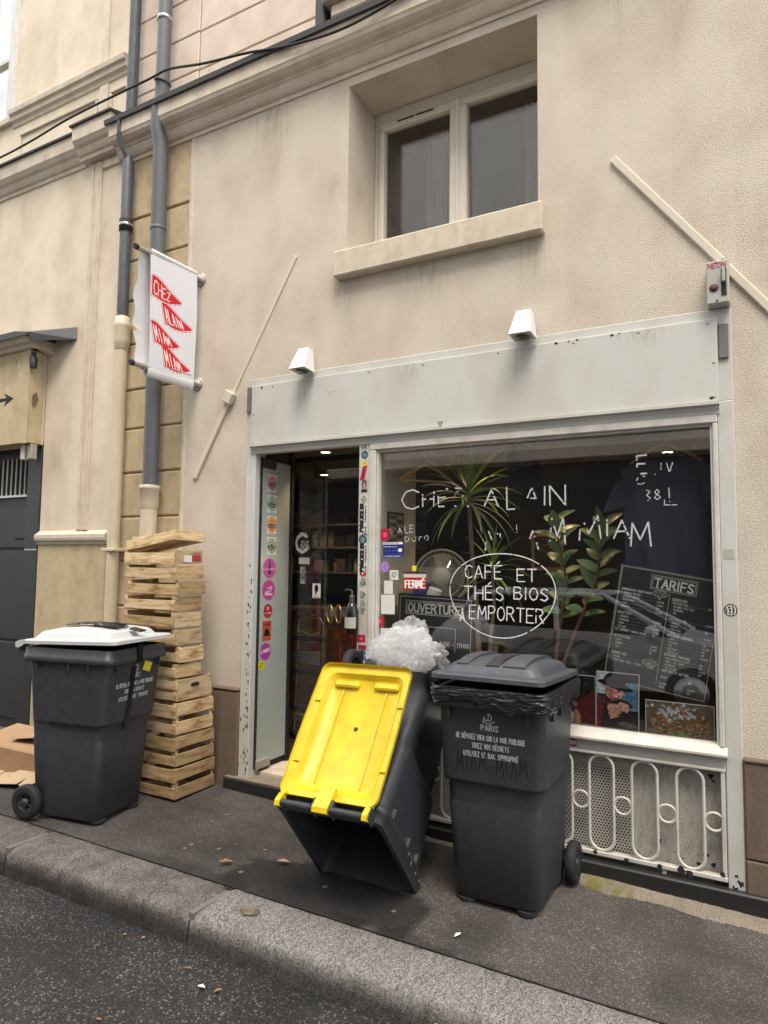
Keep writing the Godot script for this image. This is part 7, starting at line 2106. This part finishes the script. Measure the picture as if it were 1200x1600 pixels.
# ------------------------------------------------------------------ crates
var crate_meshes := {}
func slat_mesh(l: float, h: float, d: float) -> ArrayMesh:
	var key := "%.3f %.3f %.3f" % [l, h, d]
	if not crate_meshes.has(key):
		var s := S()
		box(s, Vector3.ZERO, Vector3(l, h, d), Basis.IDENTITY, 0.0016)
		s.generate_normals()
		crate_meshes[key] = s.commit()
	return crate_meshes[key]

func slat(parent: Node, called: String, l: float, h: float, d: float, at: Vector3, turn: float, wood: String) -> void:
	var m: Material = M["%s_%d" % [wood if rng.randf() < 0.8 else "old_wood", rng.randi() % 6]]
	obj(called, slat_mesh(l, h, d), m, parent, Transform3D(Basis(Vector3.UP, turn + rng.randf_range(-0.004, 0.004)) * Basis(Vector3.BACK, rng.randf_range(-0.006, 0.006)), at))

func crate(label: String, at: Vector3, turn: float, L: float, W: float, H: float, side_rows: Array, end_rows: Array, wood := "crate_wood", tilt := Vector3.ZERO) -> Node3D:
	# local x along the long side, z along the end; origin at the centre of the foot. Rows: [bottom, height] of each slat
	var c := thing("wooden_crate", label, "crate", at, "wooden crates in the stack")
	c.rotation = Vector3(tilt.x, turn, tilt.z)
	for sx in [-1.0, 1.0]: for sz in [-1.0, 1.0]:
		var s := S()
		prism(s, PackedVector2Array([Vector2(0, 0), Vector2(0.028, 0), Vector2(0, 0.028)]), 0.004, H - 0.002, Transform3D(Basis(Vector3(-sx, 0, 0), Vector3(0, 0, -sz), Vector3(0, 1, 0)), Vector3(sx * (L / 2 - 0.0075), 0, sz * (W / 2 - 0.0075))))
		obj("corner_post", s, M["%s_%d" % [wood, rng.randi() % 6]], c)
	for sz in [-1.0, 1.0]:
		for r in side_rows: slat(c, "side_slat", L - 0.002, r[1], 0.007, Vector3(0, r[0] + r[1] / 2, sz * (W / 2 - 0.0035)), 0.0, wood)
	for sx in [-1.0, 1.0]:
		for r in end_rows: slat(c, "end_board", W - 0.016, r[1], 0.008, Vector3(sx * (L / 2 - 0.004 + 0.002), r[0] + r[1] / 2, 0), PI / 2, wood)
	for k in 5: slat(c, "floor_board", L - 0.02, 0.005, W / 5 - 0.012, Vector3(0, 0.006, (k - 2) * (W - 0.03) / 5), 0.0, wood)
	# staples
	var st := S()
	for sz in [1.0]:
		for r in side_rows: for sx in [-1.0, 1.0]: for k in 2:
			box(st, Vector3(sx * (L / 2 - 0.016), r[0] + r[1] * (0.28 + 0.44 * k), sz * (W / 2 + 0.0004)), Vector3(0.002, 0.012, 0.0016))
	for r in end_rows: for sz in [-1.0, 1.0]: for k in 2:
		box(st, Vector3(L / 2 + 0.0026, r[0] + r[1] * (0.28 + 0.44 * k), sz * (W / 2 - 0.018)), Vector3(0.0016, 0.012, 0.002))
	obj("staple", st, M.old_steel, c).set_meta("kind", "stuff")
	return c

func build_crates() -> void:
	# [foot height, height, corner x, corner z, length, width, side rows, end rows, wood, label]
	var g := G(-3.6, 0.3) + 0.004
	var two := [[0.012, 0.062], [0.105, 0.085]]
	var low := [[0.012, 0.066]]
	var data := [
		[0.0, 0.208, -3.505, 0.462, 0.52, 0.385, [[0.012, 0.068], [0.115, 0.085]], [[0.010, 0.078], [0.128, 0.078]], "old_wood", "lowest slatted wooden crate of the stack, standing on the pavement", 0.02],
		[0.212, 0.205, -3.512, 0.455, 0.52, 0.375, [[0.012, 0.062], [0.105, 0.085]], [[0.008, 0.08], [0.125, 0.078]], "old_wood", "second crate from the pavement, brown with a knot in its slat", 0.0],
		[0.421, 0.215, -3.508, 0.455, 0.52, 0.355, [[0.012, 0.062], [0.115, 0.085]], [[0.008, 0.085], [0.13, 0.085]], "crate_wood", "third crate from the pavement, under the one with the hand hole", -0.02],
		[0.640, 0.15, -3.530, 0.455, 0.50, 0.35, [[0.012, 0.05], [0.085, 0.055]], [[0.006, 0.142]], "crate_wood", "fourth crate from the pavement, with a solid end and an oval hand hole", 0.03],
		[0.795, 0.100, -3.535, 0.448, 0.50, 0.245, [[0.012, 0.06]], [[0.006, 0.088]], "crate_wood", "fifth crate from the pavement, shallow and set back", -0.02],
		[0.899, 0.112, -3.525, 0.445, 0.50, 0.25, [[0.012, 0.06]], [[0.006, 0.098]], "crate_wood", "sixth crate from the pavement, level with the white bin lid", 0.0],
		[1.015, 0.112, -3.548, 0.462, 0.50, 0.27, low, [[0.006, 0.10]], "crate_wood", "seventh crate from the pavement, with a dark stained end board", 0.01],
		[1.131, 0.110, -3.552, 0.465, 0.50, 0.265, low, [[0.006, 0.10]], "crate_wood", "eighth crate from the pavement, open above its side slat", 0.0],
		[1.245, 0.106, -3.552, 0.46, 0.51, 0.26, low, [[0.006, 0.096]], "crate_wood", "ninth crate from the pavement, the widest of the upper ones", -0.01],
		[1.355, 0.108, -3.535, 0.46, 0.49, 0.27, [[0.008, 0.07]], [[0.004, 0.098]], "crate_wood", "tenth crate from the pavement, with a black smudge on its side slat", 0.03],
		[1.467, 0.102, -3.545, 0.465, 0.51, 0.265, [[0.006, 0.07]], [[0.004, 0.094]], "crate_wood", "eleventh crate from the pavement, third from the top of the stack", 0.0],
		[1.573, 0.102, -3.562, 0.47, 0.50, 0.27, [[0.006, 0.07]], [[0.004, 0.092]], "crate_wood", "second crate from the top, with a red and white label on its end", -0.01],
	]
	for i in data.size():
		var d: Array = data[i]
		var c := crate(d[9], Vector3(d[2] - d[4] / 2, g + d[0], d[3] - d[5] / 2), d[10], d[4], d[5], d[1], d[6], d[7], d[8])
		if i == 11:
			obj("label", bx(0.252, 0.2535, 0.018, 0.062, -0.115, -0.03), M.red_print, c)
			obj("label", bx(0.252, 0.2535, 0.014, 0.060, -0.028, 0.045), M.paper, c)
		if i == 3:
			var s := S()
			var pts := PackedVector2Array()
			for k in 9: pts.append(Vector2(0.028 + 0.014 * cos(-PI / 2 + PI * k / 8), 0.014 * sin(-PI / 2 + PI * k / 8)))
			for k in 9: pts.append(Vector2(-0.028 + 0.014 * cos(PI / 2 + PI * k / 8), 0.014 * sin(PI / 2 + PI * k / 8)))
			prism(s, pts, 0.0, 0.0006, Transform3D(Basis(Vector3(0, 0, -1), Vector3(0, 1, 0), Vector3(1, 0, 0)), Vector3(0.2525, 0.10, 0.0)))
			obj("hand_hole", s, M.dark, c)
		if i == 9:
			var s := S()
			for k in 30: blotch(s, Vector3(-0.21 + 0.05 * rng.randfn() * 0.6, 0.045 + 0.012 * rng.randfn(), 0.1352), Vector3.RIGHT, Vector3.UP, rng.randf_range(0.002, 0.005), 0.7)
			obj("smudge", s, M.dark, c)
		if i == 1:
			var s := S()
			blotch(s, Vector3(-0.08, 0.155, 0.1882), Vector3.RIGHT * 1.5, Vector3.UP, 0.012, 0.3)
			obj("knot", s, M.counter_wood, c)
	crate("topmost wooden crate of the stack, tipped askew", Vector3(-3.80, g + 1.695, 0.325), 0.0, 0.48, 0.29, 0.075, [[0.004, 0.066]], [[0.002, 0.072]], "crate_wood", Vector3(-0.03, 0.0, 0.16))

# ------------------------------------------------------------------ across the street, seen in the glass
func build_street_far_side() -> void:
	var pv := struct("far_pavement", bx(-40, 40, -0.6, -0.07, 6.9, 8.2, 0.02), M.kerb_granite_pink)
	var b := thing("opposite_building", "plain stone apartment building across the street, mirrored in the panes", "building")
	var s := S()
	var cols := [-18.4, -14.8, -11.2, -7.6, -2.2, 1.4, 5.0, 8.6]
	var rows := [[0.4, 2.9], [4.0, 6.0], [7.0, 9.0], [10.0, 11.9]]
	bx(-20, 11, 12.6, 13.6, 8.2, 9.0, 0.0, s)
	var yprev := -0.6
	for r in rows:
		bx(-20, 11, yprev, r[0], 8.2, 9.0, 0.0, s)
		var xp := -20.0
		for x in cols:
			bx(xp, x - 0.55, r[0], r[1], 8.2, 9.0, 0.0, s)
			xp = x + 0.55
		bx(xp, 11, r[0], r[1], 8.2, 9.0, 0.0, s)
		yprev = r[1]
	bx(-20, 11, yprev, 12.6, 8.2, 9.0, 0.0, s)
	obj("wall", s, M.far_stone, b)
	obj("shop_front", bx(-20, 11, -0.4, 3.35, 8.12, 8.195, 0.0), mat("far_dark_paint", 0.03, 0.03, 0.032, 0.6), b)
	for y in [3.4, 12.6]: obj("ledge", bx(-20, 11, y, y + 0.22, 7.98, 8.2, 0.02), M.moulding, b)
	for r in rows:
		for x in cols:
			var w := obj("window", bx(x - 0.55, x + 0.55, r[0], r[1], 8.5, 8.54), M.far_glass, b)
			obj("frame", bx(x - 0.03, x + 0.03, r[0], r[1], 8.44, 8.5), M.white_paint, w)
			obj("frame", bx(x - 0.55, x - 0.48, r[0], r[1], 8.44, 8.5), M.white_paint, w)
			obj("frame", bx(x + 0.48, x + 0.55, r[0], r[1], 8.44, 8.5), M.white_paint, w)
			obj("sill", bx(x - 0.65, x + 0.65, r[0] - 0.1, r[0], 8.1, 8.3, 0.01), M.moulding, b)
	# a parked car between the camera and that building
	var gy := G(-2.2, 2.5) - 0.14
	var c := thing("parked_car", "grey parked hatchback across the street, mirrored in the display window", "car", Vector3(-2.15, gy, 5.95))
	var body := PackedVector2Array([Vector2(-2.05, 0.30), Vector2(2.02, 0.30), Vector2(2.08, 0.42), Vector2(2.04, 0.66), Vector2(1.75, 0.83), Vector2(1.10, 0.95), Vector2(-1.75, 1.0), Vector2(-2.05, 0.92), Vector2(-2.12, 0.6)])
	s = S(); prism(s, body, -0.86, 0.86)
	obj("body", s, M.car_paint, c)
	s = S()
	var low := [Vector3(1.12, 0.94, 0.80), Vector3(-1.80, 0.98, 0.80)]
	var roofp := [[-1.45, 1.40], [-0.9, 1.47], [-0.2, 1.47], [0.25, 1.41]]
	var ring_lo := [Vector3(1.15, 0.93, -0.78), Vector3(1.15, 0.93, 0.78), Vector3(-1.85, 0.98, 0.78), Vector3(-1.85, 0.98, -0.78)]
	var ring_hi := [Vector3(0.22, 1.42, -0.6), Vector3(0.22, 1.42, 0.6), Vector3(-1.5, 1.42, 0.6), Vector3(-1.5, 1.42, -0.6)]
	for k in 4: poly(s, [ring_lo[k], ring_lo[(k + 1) % 4], ring_hi[(k + 1) % 4], ring_hi[k]], (ring_lo[k] + ring_lo[(k + 1) % 4]) / 2 - Vector3(-0.35, 0.95, 0))
	obj("glasshouse", s, M.car_glass, c)
	s = S()
	field(s, 14, 8, func(u: float, v: float): return Vector3(lerpf(-1.55, 0.27, u), 1.415 + 0.065 * sin(PI * lerpf(0.08, 0.92, u)), lerpf(0.62, -0.62, v)), false)
	obj("roof", s, M.car_paint, c)
	for sz in [-1.0, 1.0]:
		for q in [[Vector3(1.17, 0.935, 0.80), Vector3(0.24, 1.425, 0.615)], [Vector3(-0.35, 0.965, 0.80), Vector3(-0.40, 1.45, 0.61)], [Vector3(-1.87, 0.985, 0.80), Vector3(-1.52, 1.42, 0.615)], [Vector3(0.24, 1.43, 0.61), Vector3(-1.52, 1.43, 0.61)]]:
			s = S(); tube(s, [Vector3(q[0].x, q[0].y, q[0].z * sz), Vector3(q[1].x, q[1].y, q[1].z * sz)], 0.035, 8)
			obj("pillar", s, M.car_paint, c)
		s = S(); lathe(s, [Vector2(0, -0.08), Vector2(0.05, -0.07), Vector2(0.085, 0.0), Vector2(0.06, 0.07), Vector2(0, 0.08)], 14, Vector3(0.85, 1.02, sz * 0.95), Basis(Vector3.RIGHT, PI / 2))
		obj("wing_mirror", s, M.car_paint, c)
		for x in [-1.32, 1.28]:
			s = S(); lathe(s, [Vector2(0, -0.1), Vector2(0.29, -0.1), Vector2(0.315, -0.06), Vector2(0.315, 0.06), Vector2(0.29, 0.1), Vector2(0, 0.1)], 26, Vector3(x, 0.315, sz * 0.78), Basis(Vector3.RIGHT, PI / 2))
			var wh := obj("wheel", s, M.black_rubber, c)
			s = S(); lathe(s, [Vector2(0, 0.0), Vector2(0.2, 0.01), Vector2(0.2, -0.01), Vector2(0, -0.012)], 20, Vector3(x, 0.315, sz * 0.885), Basis(Vector3.RIGHT, PI / 2))
			obj("hubcap", s, M.steel, wh)
		obj("door_seam", bx(-0.36, -0.35, 0.34, 0.96, sz * 0.862 - 0.002, sz * 0.862 + 0.002), M.dark, c)
		obj("headlight", bx(1.86, 2.02, 0.62, 0.72, sz * 0.7 - 0.14, sz * 0.7 + 0.14, 0.02), M.chrome, c)

# ------------------------------------------------------------------ cardboard, leaves, litter
func build_small_things() -> void:
	var c := thing("cardboard_box", "crushed brown cardboard box lying behind the white-lidded bin", "cardboard box", Vector3(-4.86, G(-4.9, 0.55) + 0.003, 0.55))
	c.rotation.y = 0.25
	var s := S()
	box(s, Vector3(-0.05, 0.13, 0.0), Vector3(0.62, 0.20, 0.42), Basis(Vector3.BACK, -0.10) * Basis(Vector3.RIGHT, 0.08), 0.012)
	obj("carton", s, M.cardboard, c)
	for q in [[Vector3(0.02, 0.025, 0.30), 0.34, 0.20, Vector3(0.10, 0.1, 0.05)], [Vector3(0.20, 0.05, 0.22), 0.26, 0.26, Vector3(0.25, -0.5, -0.15)], [Vector3(-0.2, 0.03, 0.28), 0.30, 0.18, Vector3(0.12, 0.25, 0.03)], [Vector3(0.06, 0.245, -0.03), 0.34, 0.30, Vector3(-0.12, 0.1, 0.10)]]:
		s = S(); box(s, q[0], Vector3(q[1], 0.005, q[2]), Basis.from_euler(q[3]), 0.001)
		obj("flap", s, M.cardboard if q[0].y > 0.2 else M.cardboard_edge, c)
	s = S(); box(s, Vector3(0.08, 0.262, -0.02), Vector3(0.16, 0.004, 0.09), Basis.from_euler(Vector3(-0.1, 0.5, 0.05)))
	obj("paper_scrap", s, M.paper, c)
	# survey stud in the kerb
	var kx := -2.2
	var kz := 1.235
	s = S(); lathe(s, [Vector2(0.030, 0.0), Vector2(0.028, 0.005), Vector2(0.018, 0.007), Vector2(0.016, 0.005), Vector2(0.0, 0.005)], 20, Vector3(kx, G(kx, kz) + 0.003, kz))
	tag(obj("survey_stud", s, M.stud_metal), "small round metal stud set in the pale kerb stone", "stud")
	s = S()
	for k in 3: blotch(s, Vector3(kx + 0.012 * k, G(kx, kz) + 0.0062 + 0.0003 * k, kz), Vector3.BACK, Vector3.RIGHT, 0.055 - 0.008 * k, 0.3)
	struct("rust_stain", s, mat("rust", 0.12, 0.085, 0.055, 0.9))
	# leaves and scraps
	for q in [[-2.36, 0.765, 0.03, "pink_scrap", "crumpled pinkish scrap on the pavement beside the tipped bin", "litter"], [-2.616, 0.936, 0.035, "dry_leaf", "curled brown leaf on the pavement between the bins", "leaf"], [-1.275, 0.907, 0.018, "paper", "pale scrap on the pavement in front of the grey-lidded bin", "litter"]]:
		fallen(q[0], q[1], G(q[0], q[1]) + 0.004, q[2], M[q[3]], q[4], q[5], "")
	for q in [[-2.735, 1.50, 0.012, "leftmost of the two close under the kerb"], [-2.64, 1.475, 0.014, "right under the kerb, before its middle stone joint"], [-2.287, 1.53, 0.012, "under the kerb joint by the pale stone"], [-2.073, 1.58, 0.016, "beside the white paper scrap"], [-2.35, 1.95, 0.011, "farthest out on the road, by the bottom of the photo"]]:
		fallen(q[0], q[1], G(q[0], q[1]) - 0.136, q[2], M.dry_leaf, "orange-brown leaf, " + q[3], "leaf", "leaves fallen on the road")
	for q in [[-2.148, 1.60, 0.02], [-1.15, 1.405, 0.018]]:
		fallen(q[0], q[1], G(q[0], q[1]) - (0.136 if q[1] > 1.5 else 0.06), q[2], M.paper, "white paper scrap " + ("on the road below the kerb joint" if q[1] > 1.5 else "against the face of the pale kerb stone"), "litter", "")
	s = S()
	for i in 26:
		var x := rng.randf_range(-3.2, 0.1)
		var z := rng.randf_range(0.35, 0.98)
		blotch(s, Vector3(x, G(x, z) + 0.0035, z), Vector3.BACK, Vector3.RIGHT, rng.randf_range(0.006, 0.02), 0.35)
	var gum := obj("gum_spots", s, mat("gum", 0.17, 0.16, 0.145, 0.9))
	gum.set_meta("kind", "stuff")
	tag(gum, "flattened pale chewing gum spots dotted over the pavement", "gum spots")

func fallen(x: float, z: float, y: float, r: float, m: Material, label: String, cat: String, group: String) -> void:
	var s := S()
	var a := rng.randf() * TAU
	field(s, 6, 4, func(u: float, v: float):
		var w := sin(PI * clampf(u * 0.94 + 0.03, 0, 1)) * (0.8 + 0.2 * sin(u * 17.0))
		var p := Vector3((u - 0.5) * 2.2 * r, 0.25 * r + 0.45 * r * pow(absf(v - 0.5) * 2.0, 2.0) * w + 0.3 * r * u * u, (v - 0.5) * 1.3 * r * w)
		return Basis(Vector3.UP, a) * p, false)
	tag(obj("fallen_leaf" if cat == "leaf" else "scrap", s, m, self, Transform3D(Basis.IDENTITY, Vector3(x, y, z))), label, cat, group)
